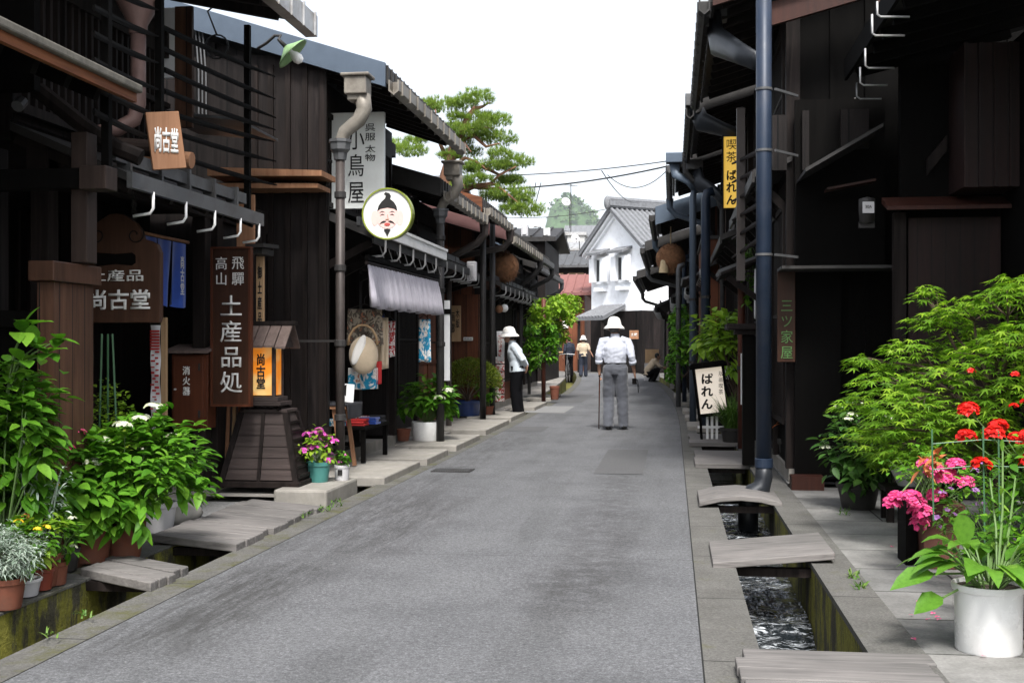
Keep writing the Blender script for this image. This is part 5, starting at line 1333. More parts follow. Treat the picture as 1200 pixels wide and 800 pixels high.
# small slatted roofs on right facade
def slat_roof(label,u0,u1,v0,v1,Ya,Yb,xw):
    a=atY(u0,v1,Ya); b=V((xw,Ya,atY(u1,v0,Ya).z)); t=thing('slat_roof',label,'roof',(a.x,(Ya+Yb)/2,a.z)); m=MB()
    m.prism([(a.x,a.z),(b.x,b.z),(b.x,b.z+.03),(a.x,a.z+.03)],'y',Ya,Yb); fixn(m.build('board',M['dark'],t))
    m=MB(); n=int((Yb-Ya)/.22)
    for i in range(n): m.bar((a.x-.02,Ya+.1+i*.22,a.z+.045),(b.x,Ya+.1+i*.22,b.z+.045),.03,.035)
    m.build('slat',M['metal'],t)
    for y in (Ya+.1,Yb-.1):
        m=MB(); m.bar((b.x,y,a.z-.35),(a.x+.08,y,a.z-.02),.05,.06); m.build('bracket',M['dark'],t)
slat_roof('small slatted roof over the entrance behind the potted shrub',845,880,300,322,13.3,14.6,1.05)
slat_roof('small slatted roof farther along, above the reddish boards',800,822,312,330,20.2,22.5,.9)
# upper open slats on right facade
t=thing('slat_rack','dark rack of slanting slats beside the big blue pipe','rack',atY(872,180,12))
for i in range(6):
    a=atY(858,192+i*22,12.2); b=atY(902,172+i*20,11.2); m=MB(); m.tube([a,b],[(.008,.01),(.01,.04)],6); m.build('slat',M['dark'],t)
for u,Y in ((872,12.2),):
    a=atY(868,340,12); m=MB(); m.box(a.x-.04,a.x+.04,11.96,12.04,1.9,3.6); m.build('post',M['copper'],t)
# sign on the end wall with green letters
Y=10.6; t=board('shop_sign','dark vertical board with dull green characters in the shadow behind the blue pipe',911,932,318,424,Y,'sign',.03); wr(t,'三ツ家屋',915,929,352,420,Y,'gtext',True,.0,1.12)
# electric meter
c=atY(1016,245,9.9); t=thing('electric_meter','grey glass electric meter with white label on the black wall','meter',c-V((0,0,.15))); m=MB(); m.lathe([(0,-.12),(.06,-.11),(.065,0),(.065,.08),(0,.1)],c,16); m.build('body',M['gpot_d'] if 'gpot_d' in M else M['metal_d'],t,smooth=True); m=MB(); m.box(c.x-.045,c.x+.045,c.y-.075,c.y-.066,c.z-.04,c.z+.05); m.build('label',M['gpot'],t); text('30A',.05,.025,(c.x,c.y-.078,c.z+.01),M['blk_txt'],t,ex=.002); m=MB(); m.box(c.x-.06,c.x+.06,c.y,9.95,c.z-.15,c.z-.1); m.build('bracket',M['metal_d'],t)
# ornamental plaque in dark
p=atY(1087,205,9.85); q=atY(1110,158,9.85); m=MB(); m.prism([(p.x,p.z),(q.x,q.z-.12),(q.x,q.z),(p.x,p.z+.13)],'y',9.85,9.9); fixn(single(m,'plaque',M['dark'],'faint slanted grey plaque on the black upper wall','plaque',p))
# gatepost with cap and rail
def gatepost():
    Y=12.3; t=thing('gatepost','black wooden gatepost with stepped cap beside the blue pipe','post',(.98,Y,.05))
    p=atY(868,530,Y); q=atY(892,392,Y); m=MB(); m.box(p.x+.02,p.x+.14,Y,Y+.14,.05,q.z); m.box(p.x+.14,1.04,Y+.04,Y+.08,.3,q.z-.02); m.build('post',M['black'],t,bevel=.004)
    m=MB(); m.box(p.x-.06,1.06,Y-.05,Y+.3,q.z+.002,q.z+.05); m.build('cap',M['dark'],t,bevel=.004); m=MB(); m.box(p.x-.14,1.12,Y-.12,Y+.5,q.z+.052,q.z+.11); m.build('top_board',M['dark'],t,bevel=.006)
gatepost()
# standing paper lamp sign
def paper_sign():
    Y=15.6; p=atY(815,483,Y); q=atY(851,431,Y); cx=(p.x+q.x)/2; t=thing('standing_sign','standing black-framed paper lamp sign with large black brush characters','sign',(cx,Y,.06))
    rz=Matrix.Rotation(R(-7),3,'Y'); cz=(p.z+q.z)/2; w=(q.x-p.x)*.86; h=q.z-p.z
    m=MB(); m.cbox((cx,Y,cz),(w,.16,h),rz); m.build('lamp_paper',M['paper_w'],t)
    m=MB()
    for sx in (-1,1): m.cbox(V((cx,Y,cz))+rz@V((sx*(w/2+.018),0,-.03)),(.036,.19,h+.1),rz)
    m.cbox(V((cx,Y,cz))+rz@V((0,0,-h/2-.022)),(w,.19,.04),rz); m.build('frame',M['black'],t)
    m=MB(); m.cbox(V((cx,Y,cz))+rz@V((0,0,h/2+.03)),(w+.14,.3,.05),rz); m.cbox(V((cx,Y,cz))+rz@V((0,0,h/2+.065)),(w+.08,.2,.03),rz)
    for i in range(9): m.cbox(V((cx,Y,cz))+rz@V((-w/2-.04+i*(w+.08)/8,-.15,h/2+.045)),(.03,.03,.05),rz)
    m.build('cap',M['black'],t)
    for sx in (-1,1):
        m=MB(); m.bar((cx+sx*w/2+.03,Y-.05,cz-h/2+.02),(cx+sx*w/2+.05,Y-.08,.06),.03,.03,up=(0,1,0)); m.bar((cx+sx*w/2+.03,Y+.05,cz-h/2+.02),(cx+sx*w/2+.05,Y+.14,.06),.03,.03,up=(0,1,0)); m.build('leg',M['black'],t)
    m=MB(); m.box(cx-w/2,cx+w/2+.08,Y-.04,Y+.0,.2,.23)
    for i in range(3): m.box(cx-.06+i*.06,cx-.03+i*.06,Y-.03,Y-.01,.06,.36)
    m.build('rail',M['white'],t)
    text(['ば','れ','ん'],w*.45,h*.80,(cx-.05,Y-.084,cz-.01),M['blk_txt'],t,vertical=True,bold=.035,skew=1.12); text(['版','画','喫','茶'],w*.17,h*.52,(cx+.125,Y-.084,cz+.1),M['blk_txt'],t,vertical=True,bold=.0,skew=1.12)
paper_sign()
Y=13.1; t=board('notice_board','white leaning notice with blue edge behind the gatepost',868,872,414,474,Y,'white',.02); 
p=atY(863,474,Y); 
# white hanging cloth strip right
Y=13.4; a=atY(884,315,Y); b=atY(890,315,Y); t=thing('cloth_strip','thin white cloth strip hanging beside the big blue pipe','cloth',a); sheet(t,'cloth_panel',M['wcloth'],a,b,.55,.01,2,1.0); m=MB(); m.tube([a,b+V((.05,0,.02))],.008,6); m.build('rod',M['dark'],t)
# ---- roofs' antennas, dishes, wires
def dish(label,u,v,D,r,pole):
    c=pt(D,u,v); t=thing('satellite_dish',label,'dish',c); ax=V((.5,-1,.45)).normalized(); q=ax.to_track_quat('Z','Y').to_matrix()
    m=MB(); m.lathe([(0,0),(r*.5,r*.06),(r,r*.25),(r,r*.22),(r*.5,.0),(0,-.04)],(0,0,0),24); m.v=[c+q@p for p in m.v]; m.build('bowl',M['gpot'],t,smooth=True)
    m=MB(); m.tube([c+q@V((0,-r,.1)),c+q@V((0,-r*.2,r*.9))],.02,6); m.build('feed_arm',M['metal'],t)
    m=MB(); m.tube([c,c+V((.25,.1,0)),c+V((.3,.1,-pole))],.03,6); m.build('mast',M['metal_d'],t)
dish('round white satellite dish on a mast in front of the hill',663,237,92,.36,2.0)
dish('white satellite dish on the beige roof behind the left row',674,280,78,.30,.9)
def antenna(label,u,v0,v1,D):
    a=pt(D,u,v1); b=pt(D,u,v0); b=V((a.x,a.y,b.z)); t=thing('antenna',label,'antenna',a); m=MB(); m.tube([a,b],.03,6); m.build('mast',M['metal_d'],t); m=MB()
    for i in range(5): m.bar(b+V((-.5+i*.1,i*.12,-.1)),b+V((.1+i*.1,.3+i*.12,-.1)),.02,.02)
    m.build('element',M['metal_d'],t)
antenna('thin roof antenna right of the white satellite dish',669,215,272,90); antenna('short antenna mast on the far beige roof',657,268,310,76)
def wire(label,pts,sag,r=.012,grp='overhead wires'):
    (a,b)=pts; k=14; m=MB(); m.tube([a+(b-a)*i/k-V((0,0,sag*4*(i/k)*(1-i/k))) for i in range(k+1)],r,5); single(m,'overhead_wire',M['wire'],label,'wire',a,grp)
wire('upper overhead wire crossing the sky between the two rows',(pt(30,560,206),pt(26,815,184)),.10)
wire('lower thick overhead wire crossing the sky between the two rows',(pt(30,560,222),pt(26,815,187)),.16,.018)
wire('sagging wire dropping to the storehouse ridge',(pt(28,705,200),pt(54,748,236)),.3)
wire('looping wire between the storehouse and the right eaves',(pt(30,712,205),pt(28,790,190)),.45,.01)
wire('wire across the hill above the roofs',(pt(60,560,252),pt(60,720,243)),.3,.015)
for i,(u,du) in enumerate(((628,-3),(634,-4))):
    m=MB(); a=pt(29,u,214); b=pt(29,u+du*2,245); m.tube([a,b],.01,5); single(m,'overhead_wire',M['wire'],['slanting wire stub hanging from the lower cable, left one','slanting wire stub hanging from the lower cable, right one'][i],'wire',a,'overhead wires')
# storehouse lamp, hanging notice
c=KP(.05,-1.6,2.35); t=thing('wall_lantern','small square lantern under the storehouse porch','lantern',c); m=MB(); m.cbox(c,(.28,.28,.4)); m.build('shade',M['paper_w'],t); m=MB(); m.cbox(c+V((0,0,.24)),(.36,.36,.07)); m.cbox(c+V((0,0,-.22)),(.32,.32,.05)); m.build('cap',M['black'],t)
c=atY(743,392,55.3); t=thing('notice_board','orange-brown notice board with white marks on the storehouse lower wall','sign',c); m=MB(); m.cbox(c,(.42,.05,.40)); m.build('panel',M['light'],t); text('土蔵',.3,.14,c+V((0,-.03,0)),M['wht_txt'],t,bold=.03)
c=G(764,446); t=thing('crate_stack','pale box and shelf standing at the far right kerb before the storehouse','shelf',c); m=MB(); m.cbox(c+V((0,.2,.9)),(.5,.4,.5)); m.build('box',M['pale'],t); m=MB(); m.cbox(c+V((0,.2,.32)),(.55,.4,.64)); m.build('stand',M['gpot'],t)
# bench fence near storehouse base: white pickets
t=thing('picket_fence','low white picket fence at the foot of the storehouse','fence',G(748,434)); 
for i in range(9):
    m=MB(); p=G(741+i*2.0,434.5); m.box(p.x-.04,p.x+.04,p.y,p.y+.04,0,.62); m.build('picket',M['white'],t)
a=G(740,434.5); b=G(758,434.5); m=MB(); m.bar(a+V((0,.06,.45)),b+V((0,.06,.45)),.03,.06); m.build('rail',M['white'],t)
# parked bicycle on the left far
def bicycle():
    o=G(664,449); t=thing('bicycle','dark bicycle parked at the far end of the left row','bicycle',o)
    def wheel(y):
        m=MB(); c=o+V((0,y,.33)); m.tube([c+V((0,.31*math.cos(i*.3142),.31*math.sin(i*.3142))) for i in range(21)],.018,6); w=m.build('wheel',M['dpot'],t)
        m=MB()
        for i in range(8): m.tube([c,c+V((0,.3*math.cos(i*.785),.3*math.sin(i*.785)))],.004,4)
        m.build('spokes',M['metal_l'],w)
    wheel(0); wheel(1.02)
    m=MB(); f=lambda y,z:o+V((0,y,z))
    for a,b in ((f(0,.33),f(.18,.8)),(f(.18,.75),f(.5,.33)),(f(.5,.33),f(.68,.8)),(f(.68,.7),f(.2,.75)),(f(.5,.33),f(1.02,.33)),(f(1.02,.33),f(.68,.75)),(f(.18,.8),f(.2,.98))): m.tube([a,b],.016,6)
    m.build('frame',M['metal'],t); m=MB(); m.ell(f(.7,.86),(.08,.13,.04),10,6); m.build('saddle',M['black'],t)
    m=MB(); m.tube([f(.22,.98)+V((-.26,.05,0)),f(.2,1.0),f(.22,.98)+V((.26,.05,0))],.012,6); m.build('handlebar',M['metal_l'],t)
bicycle()
# ================================================================ PLANTS
def pot(t,c,r,h,mat,taper=.75,rim=True,soil=True,n=28):
    m=MB(); c=V(c); rr=r*taper
    pr=[(0,0),(rr,0),(rr+.003,.008)]
    if rim: pr+=[(r*.96,h*.80),(r*1.04,h*.82),(r*1.06,h*.99),(r*1.0,h),(r*.93,h*.97),(r*.90,h*.85)]
    else: pr+=[(r,h*.97),(r*.98,h),(r*.92,h*.97),(r*.9,h*.85)]
    m.lathe(pr,c,n); p=m.build('pot',M[mat],t,smooth=True)
    e=p.modifiers.new('e','EDGE_SPLIT'); e.split_angle=R(38)
    if soil:
        m=MB(); m.lathe([(r*.91,h*.86),(r*.5,h*.89),(0,h*.88)],c,16); m.build('soil',M['soil'],t)
    return p
def bush(t,c,rad,n,leaf,mat,stemmat='stem',base=None,seed=1,kind='leaf',W=.6,droop=.3,fold=.3,nst=14,shell=.55,upb=.35,name='foliage',flat=0,low=-.55):
    """leaves on twigs that spring from the base and end through an uneven ellipsoid volume"""
    random.seed(seed); m=MB(); st=MB(); c=V(c); base=V(base) if base is not None else c-V((0,0,rad[2]))
    tips=[]
    for i in range(nst):
        while True:
            d=V((rnd(-1,1),rnd(-1,1),rnd(low,1)))
            if .15<d.length<1: break
        d=d*(rnd(.75,1.08)/max(.6,d.length)); q=c+V((d.x*rad[0],d.y*rad[1],d.z*rad[2])); tips.append(q)
        mid=base+(q-base)*.5+V((rnd(-.03,.03),rnd(-.03,.03),rad[2]*.15)); st.tube([base+V((rnd(-.02,.02),rnd(-.02,.02),0)),mid,q],[leaf*.055,leaf*.045,leaf*.02],5)
    for i in range(n):
        tp=random.choice(tips); f=random.random()**.6
        sp=.36 if kind!='maple' else .42
        p=c+(tp-c)*(shell+(1-shell)*f)+V((rnd(-1,1)*rad[0]*sp*.7,rnd(-1,1)*rad[1]*sp*.7,rnd(-1,1)*rad[2]*sp*(.7 if not flat else .12)))
        out=(p-c); out=V((out.x/rad[0],out.y/rad[1],out.z/rad[2]))
        a=rnd(0,6.283); d=V((math.cos(a),math.sin(a),rnd(-.35,.25)))+out*.9; up=V((rnd(-.35,.35),rnd(-.35,.35),1))+out*upb
        L=leaf*rnd(.6,1.15)
        if kind=='leaf': m.leaf(p,d,up,L,L*W*rnd(.85,1.1),droop*rnd(.5,1.5),fold)
        elif kind=='maple': m.maple(p,d,up,L)
        elif kind=='needle': m.blade(p,d,L,L*W,droop,2)
    st.build('stem',M[stemmat],t); return m.build(name,M[mat],t,smooth=(kind=='leaf')),tips
def heads(t,tips,k,r,n,fr,mat,name='flower_head',flat=.4,seed=1,lift=.02):
    random.seed(seed)
    for q in tips[:k]:
        m=MB(); q=V(q)+V((0,0,lift))
        for i in range(n):
            d=V((rnd(-1,1),rnd(-1,1),rnd(-.2,1))).normalized(); m.flower(q+V((d.x*r,d.y*r,d.z*r*flat)),d+V((0,0,.6)),fr*rnd(.7,1.1))
        m.build(name,M[mat],t)
def P0(u,v,z=0): 
    p=G(u,v,z); return p
GR='potted plants by the left shop'
# two big hydrangeas
def hydrangea(label,u,v,z,r,h,pr,ph,pm,seed,n,mat='l_hyd',leaf=.098,heads_=(('p_white',4),),grp=GR,dx=0,nst=26,cz=None,hr=.05):
    c=P0(u,v,z); t=thing('potted_hydrangea',label,'plant',c,grp); pot(t,c,pr,ph,pm)
    cc=c+V((dx,0,ph+(cz if cz else h*.50))); _,tips=bush(t,cc,(r,r*.9,h*.62),n,leaf,mat,base=c+V((0,0,ph*.9)),seed=seed,nst=nst)
    top=sorted(tips,key=lambda q:-q.z+.6*(q.y-c.y)); i=0
    for k,(hm,nn) in enumerate(heads_):
        heads(t,[q+V((0,-.03,0)) for q in top[i:i+nn]],nn,hr,26,.018,hm,seed=seed+k,lift=.05); i+=nn
    return t
hydrangea('large leafy hydrangea with pink flower heads in a terracotta pot on the left kerb',106,657,.03,.33,.46,.125,.20,'terra',11,950,heads_=(('p_pink',2),('p_white',1)),dx=-.02)
hydrangea('leafy hydrangea in a terracotta pot with creamy white flower heads beside the stepping stone',146,652,.03,.36,.54,.115,.21,'terra',12,1100,heads_=(('p_white',5),),dx=.10)
hydrangea('hydrangea in a white bucket at the gravel edge behind the terracotta pots',186,622,.01,.30,.46,.12,.20,'gpot',13,480,heads_=(('p_white',3),),dx=.02)
# tall leafy fig-like plant at the left edge
c=V((-3.34,5.62,.02)); t=thing('tall_plant','tall plant with large bright lobed leaves at the left frame edge','plant',c,GR); pot(t,c,.14,.22,'dpot')
bush(t,c+V((-.06,.1,.80)),(.25,.32,.46),900,.105,'l_hyd',base=c+V((0,0,.2)),seed=21,nst=20,W=.6)
random.seed(4); m=MB(); s_=MB()
for k in range(6):
    a=c+V((.02,.0,1.0)); b=V((-3.12+rnd(-.12,.05),5.65+rnd(-.1,.1),1.18+k*.035)); s_.tube([a,(a+b)/2+V((0,0,.06)),b],[.006,.005,.003],5)
    for j in range(4): m.leaf(b+V((rnd(-.03,.03),rnd(-.03,.03),0)),V((rnd(.0,1),rnd(-1,.3),rnd(-.2,.5))),(0,0,1),rnd(.10,.16),.075,.25,.25)
m.build('foliage',M['l_hyd'],t,smooth=True); s_.build('stem',M['stem'],t)
# dusty miller
c=V((-3.22,5.78,.02)); t=thing('dusty_miller','silvery white dusty miller with a tall felted flower stalk','plant',c,GR); pot(t,c,.10,.17,'terra')
random.seed(8); m=MB(); s_=MB()
for k in range(5):
    q=c+V((rnd(-.09,.12),rnd(-.1,.1),rnd(.55,.86))); s_.tube([c+V((0,0,.15)),c+(q-c)*.5+V((rnd(-.03,.03),0,.03)),q],[.007,.006,.004],5)
    for j in range(60):
        f=rnd(.35,1); p=c+(q-c)*f+V((rnd(-.05,.05),rnd(-.05,.05),rnd(-.03,.03))); m.leaf(p,V((rnd(-1,1),rnd(-1,1),rnd(-.4,.6))),(0,0,1),rnd(.025,.06),rnd(.008,.018),.5,.2)
m.build('foliage',M['l_silver'],t); s_.build('stem',M['l_silver'],t)
c=P0(8,712,.02); t=thing('silver_bush','rounded silver-green cushion plant in the small terracotta pot at the left edge','plant',c,GR); pot(t,c,.085,.145,'terra')
bush(t,c+V((.0,0,.26)),(.155,.15,.12),2600,.038,'l_silver',stemmat='stem',seed=9,nst=60,W=.16,base=c+V((0,0,.12)))
for i,(u,v,pr,ph,pm,lm,fl,lab,leaf) in enumerate(((30,697,.075,.085,'gpot','l_hyd','p_yel','low plant with yellow flowers in a small cream bowl',.06),(50,690,.055,.11,'redpot','l_lime','p_or','lime plant with orange tips in a small red pot',.07),(66,684,.06,.12,'terra','l_hyd','p_white','small green plant with a white bloom in a brown pot',.06),(78,668,.07,.13,'dpot','l_dark',None,'fine-leaved dark plant in a slim black pot',.05))):
    if pm=='redpot': M['redpot']=plain('red_pot',(.22,.05,.03),.5)
    c=P0(u,v,.02); t=thing('potted_plant',lab,'plant',c,GR); pot(t,c,pr,ph,pm)
    _,tips=bush(t,c+V((.0,.0,ph+.13)),(.14,.13,.14),150,leaf,lm,seed=30+i,nst=14,base=c+V((0,0,ph*.9)))
    if fl: heads(t,tips,4,.018,7,.014,fl,'flower',seed=i,lift=.03)
c=V((-3.55,5.95,.02)); t=thing('yellow_flower_plant','bushy green plant with yellow daisies behind the silver cushion plant','plant',c,GR); pot(t,c,.12,.18,'terra'); _,tips=bush(t,c+V((.06,-.1,.42)),(.30,.24,.26),260,.085,'l_hyd',seed=41,nst=22,base=c+V((0,0,.16))); heads(t,tips,7,.015,9,.02,'p_yel','flower',seed=3,lift=.03)
c=V((-3.42,6.55,.02)); t=thing('leafy_shrub','mid green leafy shrub filling the gap behind the dusty miller','plant',c,GR); pot(t,c,.12,.2,'terra'); bush(t,c+V((-.05,-.25,.5)),(.34,.24,.34),300,.11,'l_hyd',seed=42,nst=22,base=c+V((0,0,.18)))
# lime shrub with bamboo stakes in the doorway
c=V((-3.56,7.25,.03)); t=thing('lime_shrub','lime green shrub tied to green bamboo stakes in the dark doorway','plant',c); pot(t,c,.14,.22,'dpot')
bush(t,c+V((.02,0,.68)),(.20,.18,.34),700,.045,'l_lime',stemmat='twig',seed=44,nst=26,base=c+V((0,0,.2)))
for i,(du,lean) in enumerate(((-.05,.03),(.02,.0),(.10,-.05))):
    m=MB(); m.tube([c+V((du,-.1,.2)),c+V((du+lean,-.1,1.3))],.007,6); m.build('stake',M['stake'],t)
# pink flower pots on the plinth block
c=V((-2.96,9.78,.11)); t=thing('potted_azalea','bushy magenta-flowered plant in a teal pot on the stone block','plant',c); pot(t,c,.10,.17,'teal'); _,tips=bush(t,c+V((-.02,0,.30)),(.17,.15,.15),240,.06,'l_lime',seed=51,nst=26,base=c+V((0,0,.15))); heads(t,tips,18,.035,12,.024,'p_mag',seed=4,lift=.0)
c=V((-2.80,9.93,.11)); t=thing('potted_plant','small plant with little pink blooms in a grey pot beside the teal pot','plant',c); pot(t,c,.065,.13,'gpot',.85); _,tips=bush(t,c+V((0,0,.18)),(.08,.08,.07),110,.045,'l_hyd',seed=52,nst=12,base=c+V((0,0,.12))); heads(t,tips,3,.02,7,.016,'p_mag',seed=5)
m=MB(); cc=c+V((-.0,-.063,.075)); m.box(cc.x-.02,cc.x+.02,cc.y-.002,cc.y+.002,cc.z-.03,cc.z+.02); m.build('tag',M['blk_txt'],t)
# white hydrangea pot
c=P0(499,519,.075); c=V((-3.06,14.75,.075)); t=thing('potted_hydrangea','pale-headed hydrangea in the round white pot before the draper shop','plant',c); pot(t,c,.20,.235,'wpot',.9,rim=False)
_,tips=bush(t,c+V((.02,0,.50)),(.36,.32,.28),620,.125,'l_hyd',seed=53,nst=34,base=c+V((0,0,.2))); heads(t,[q for q in tips if q.z>c.z+.5],7,.07,40,.022,'p_white',seed=6,lift=.04)
c=V((-3.33,14.6,.075)); t=thing('plant_pot','small empty-looking terracotta pot left of the white hydrangea pot','pot',c); pot(t,c,.09,.15,'terra')
# clipped round shrub in a blue pot
def round_shrub():
    c=V((-3.42,20.0,.08)); c=atY(548,488,20.0); c.z=.08; t=thing('clipped_shrub','domed clipped olive-green shrub in a blue glazed pot on the left pavement','plant',c); pot(t,c,.26,.26,'bpot',.8,rim=True)
    random.seed(6); m=MB()
    for k in range(9):
        a=rnd(0,6.28); q=c+V((.35*math.cos(a),.3*math.sin(a),rnd(.5,.62))); m.tube([c+V((0,0,.22)),c+V((.1*math.cos(a),.1*math.sin(a),.36)),q],[.022,.016,.008],6)
    m.build('trunk',M['twig'],t); m=MB()
    for i in range(5200):
        a=rnd(0,6.28); h=rnd(-.35,1); r=math.sqrt(max(0,1-h*h)) if h>0 else 1; d=V((r*math.cos(a)*.50,r*math.sin(a)*.45,h*.36)); 
        p=c+V((.06,0,.60))+d*(rnd(.8,1.03)+.10*noise.noise(d*6)); m.leaf(p,d+V((rnd(-.3,.3),rnd(-.3,.3),rnd(0,.5))),(rnd(-1,1),rnd(-1,1),1),.04,.018,.1,.2)
    m.build('foliage',M['l_olive'],t)
round_shrub()
c=V((-3.15,20.35,.08)); t=thing('potted_plant','small bright green plant beside the blue glazed pot','plant',c); pot(t,c,.1,.15,'terra'); bush(t,c+V((-.05,0,.34)),(.22,.2,.18),220,.08,'l_hyd',seed=55,base=c+V((0,0,.14)))
# lime climbing trees at the left row
def green_tree(label,c,trunkh,blobs,mat,n,leaf,seed,name='small_tree',stemmat='twig'):
    c=V(c); t=thing(name,label,'tree',c); random.seed(seed); m=MB(); m.tube([c,c+V((.03,0,trunkh*.5)),c+V((0,.05,trunkh))],[.05,.04,.03],8)
    for b,r in blobs:
        m.tube([c+V((0,.03,trunkh*.8)),c+(V(b)-c)*.6+V((0,0,.1)),V(b)],[.025,.02,.01],6)
    m.build('trunk',M[stemmat],t); m=MB(); tot=sum(r[0]*r[1]*r[2] for b,r in blobs)**1
    for b,r in blobs:
        k=int(n*(r[0]*r[2])/sum(q[0]*q[2] for _,q in blobs))
        for i in range(k):
            d=V((rnd(-1,1),rnd(-1,1),rnd(-1,1)))
            if d.length>1: d=d/d.length*rnd(.8,1.05)
            if noise.noise((d.x*2+b[0]*3,d.y*2+b[1],d.z*2+seed))<-.18: continue
            p=V(b)+V((d.x*r[0],d.y*r[1],d.z*r[2])); m.leaf(p,V((rnd(-1,1),rnd(-1,1),rnd(-.6,.4))),V((rnd(-.4,.4),rnd(-.4,.4),1)),leaf*rnd(.6,1.2),leaf*.6,.3,.25)
    m.build('crown',M[mat],t); return t
def at_(u,v,Y): return tuple(atY(u,v,Y))
green_tree('lime green leafy tree spilling over the left pavement beyond the woman',(-3.55,27.5,.05),2.0,[(at_(645,360,27.5),(.45,.5,.25)),(at_(662,358,28.5),(.42,.5,.30)),(at_(632,372,27),(.28,.4,.3)),(at_(655,374,28),(.45,.4,.2)),(at_(650,392,28),(.35,.35,.25))],'l_lime',2600,.12,61)
green_tree('narrow green climber below the lime tree, beside the rust-brown post',(-3.7,25.8,.05),1.4,[(at_(622,395,25.8),(.16,.3,.3)),(at_(624,415,25.8),(.18,.3,.35)),(at_(643,408,27),(.22,.3,.32)),(at_(640,390,27),(.25,.3,.25))],'l_hyd',1500,.11,62,name='climber')
c=P0(650,468,.08); t=thing('plant_pot','small terracotta pot on the far left pavement','pot',c); pot(t,c,.11,.3,'terra')
# right side mid plants
c=V((.74,15.15,.06)); t=thing('ornamental_grass','tall drooping grass clump beside the standing paper sign','plant',c); pot(t,c,.15,.18,'dpot'); random.seed(9); m=MB()
for i in range(420):
    a=rnd(0,6.28); m.blade(c+V((rnd(-.08,.08),rnd(-.08,.08),.15)),V((math.cos(a)*rnd(.1,.8),math.sin(a)*rnd(.1,.8),1)),rnd(.45,.85),.012,rnd(.3,.7),6)
m.build('foliage',M['l_grass'],t)
c=V((.80,17.6,.06)); t=thing('potted_shrub','broad fresh green shrub in a white rimmed pot behind the paper sign','plant',c); 
m=MB(); m.box(c.x-.2,c.x+.2,17.4,17.8,.05,.72); m.build('stand',M['dark'],t); pot(t,c+V((0,0,.72)),.16,.2,'wpot'); bush(t,c+V((.08,-.05,1.38)),(.62,.4,.40),620,.17,'l_lime',stemmat='twig',seed=71,nst=34,base=c+V((0,0,.9)))
c=V((1.0,16.6,.05)); t=thing('rhododendron','large-leaved light green plant left of the paper sign cap','plant',c); bush(t,V((.72,16.7,1.25)),(.22,.2,.40),120,.22,'l_lime',stemmat='twig',seed=72,nst=12,base=c,W=.4)
c=V((1.2,12.0,.05)); t=thing('potted_plant','small plant with orange leaves in a grey bowl behind the big downpipe','plant',c); pot(t,c,.17,.3,'metalpot' if 'metalpot' in M else 'dpot'); bush(t,c+V((0,0,.42)),(.16,.14,.18),90,.08,'p_or',seed=73,base=c+V((0,0,.25)))
green_tree('green climbing shrub along the right row beyond the potted shrub',(.55,25,.05),1.2,[(at_(797,385,25),(.25,.5,.5)),(at_(800,405,24),(.22,.4,.4)),(at_(790,430,26),(.2,.4,.35))],'l_hyd',1500,.11,74,name='climber')
c=V((.95,13.6,.9)); t=thing('hanging_plant','small trailing plant hanging high beside the thin pipes on the right','plant',c); bush(t,V((.9,14.2,2.05)),(.12,.12,.35),160,.09,'l_hyd',seed=75,base=V((.9,14.2,2.4)))
# variegated bush
c=V((1.40,9.35,.022)); t=thing('variegated_bush','blue-green bush with pale flower heads beside the dark doorway','plant',c); pot(t,c,.16,.2,'dpot'); _,tips=bush(t,c+V((.0,0,.45)),(.30,.30,.36),460,.10,'l_dark',seed=81,nst=34,base=c+V((0,0,.15))); heads(t,[q for q in tips if q.z>c.z+.42],9,.04,16,.016,'p_white',seed=2,lift=.04)
random.seed(3); m=MB()
for i in range(260):
    a=rnd(0,6.28); m.blade(c+V((.1,-.22,.40)),V((math.cos(a)*.6,math.sin(a)*.6-.2,rnd(-.3,1))),rnd(.12,.26),.006,.3,3)
m.build('fine_foliage',M['l_silver_g'] if 'l_silver_g' in M else M['l_grass'],t)
# low maple in the pale bowl on a wooden bench
def bench(label,c,w,d,h,mat='dark'):
    t=thing('wooden_bench',label,'bench',c); c=V(c); m=MB(); m.box(c.x-w/2,c.x+w/2,c.y-d/2,c.y+d/2,c.z+h-.035,c.z+h); m.build('seat',M[mat],t,bevel=.004)
    for sx in (-1,1):
        for sy in (-1,1): m=MB(); x=c.x+sx*(w/2-.04); y=c.y+sy*(d/2-.04); m.box(x-.025,x+.025,y-.02,y+.02,c.z,c.z+h-.035); m.build('leg',M[mat],t)
bench('small dark wooden bench under the pale bowl of low maple',(1.72,8.75,.022),.5,.3,.25)
c=V((1.66,8.72,.272)); t=thing('bowl_maple','low spreading maple in a pale bowl on the small bench','plant',c); pot(t,c,.15,.15,'gpot',.55,rim=False); bush(t,c+V((-.05,0,.28)),(.42,.34,.17),420,.085,'l_maple',stemmat='twig',seed=82,kind='maple',nst=24,base=c+V((0,0,.13)),flat=1)
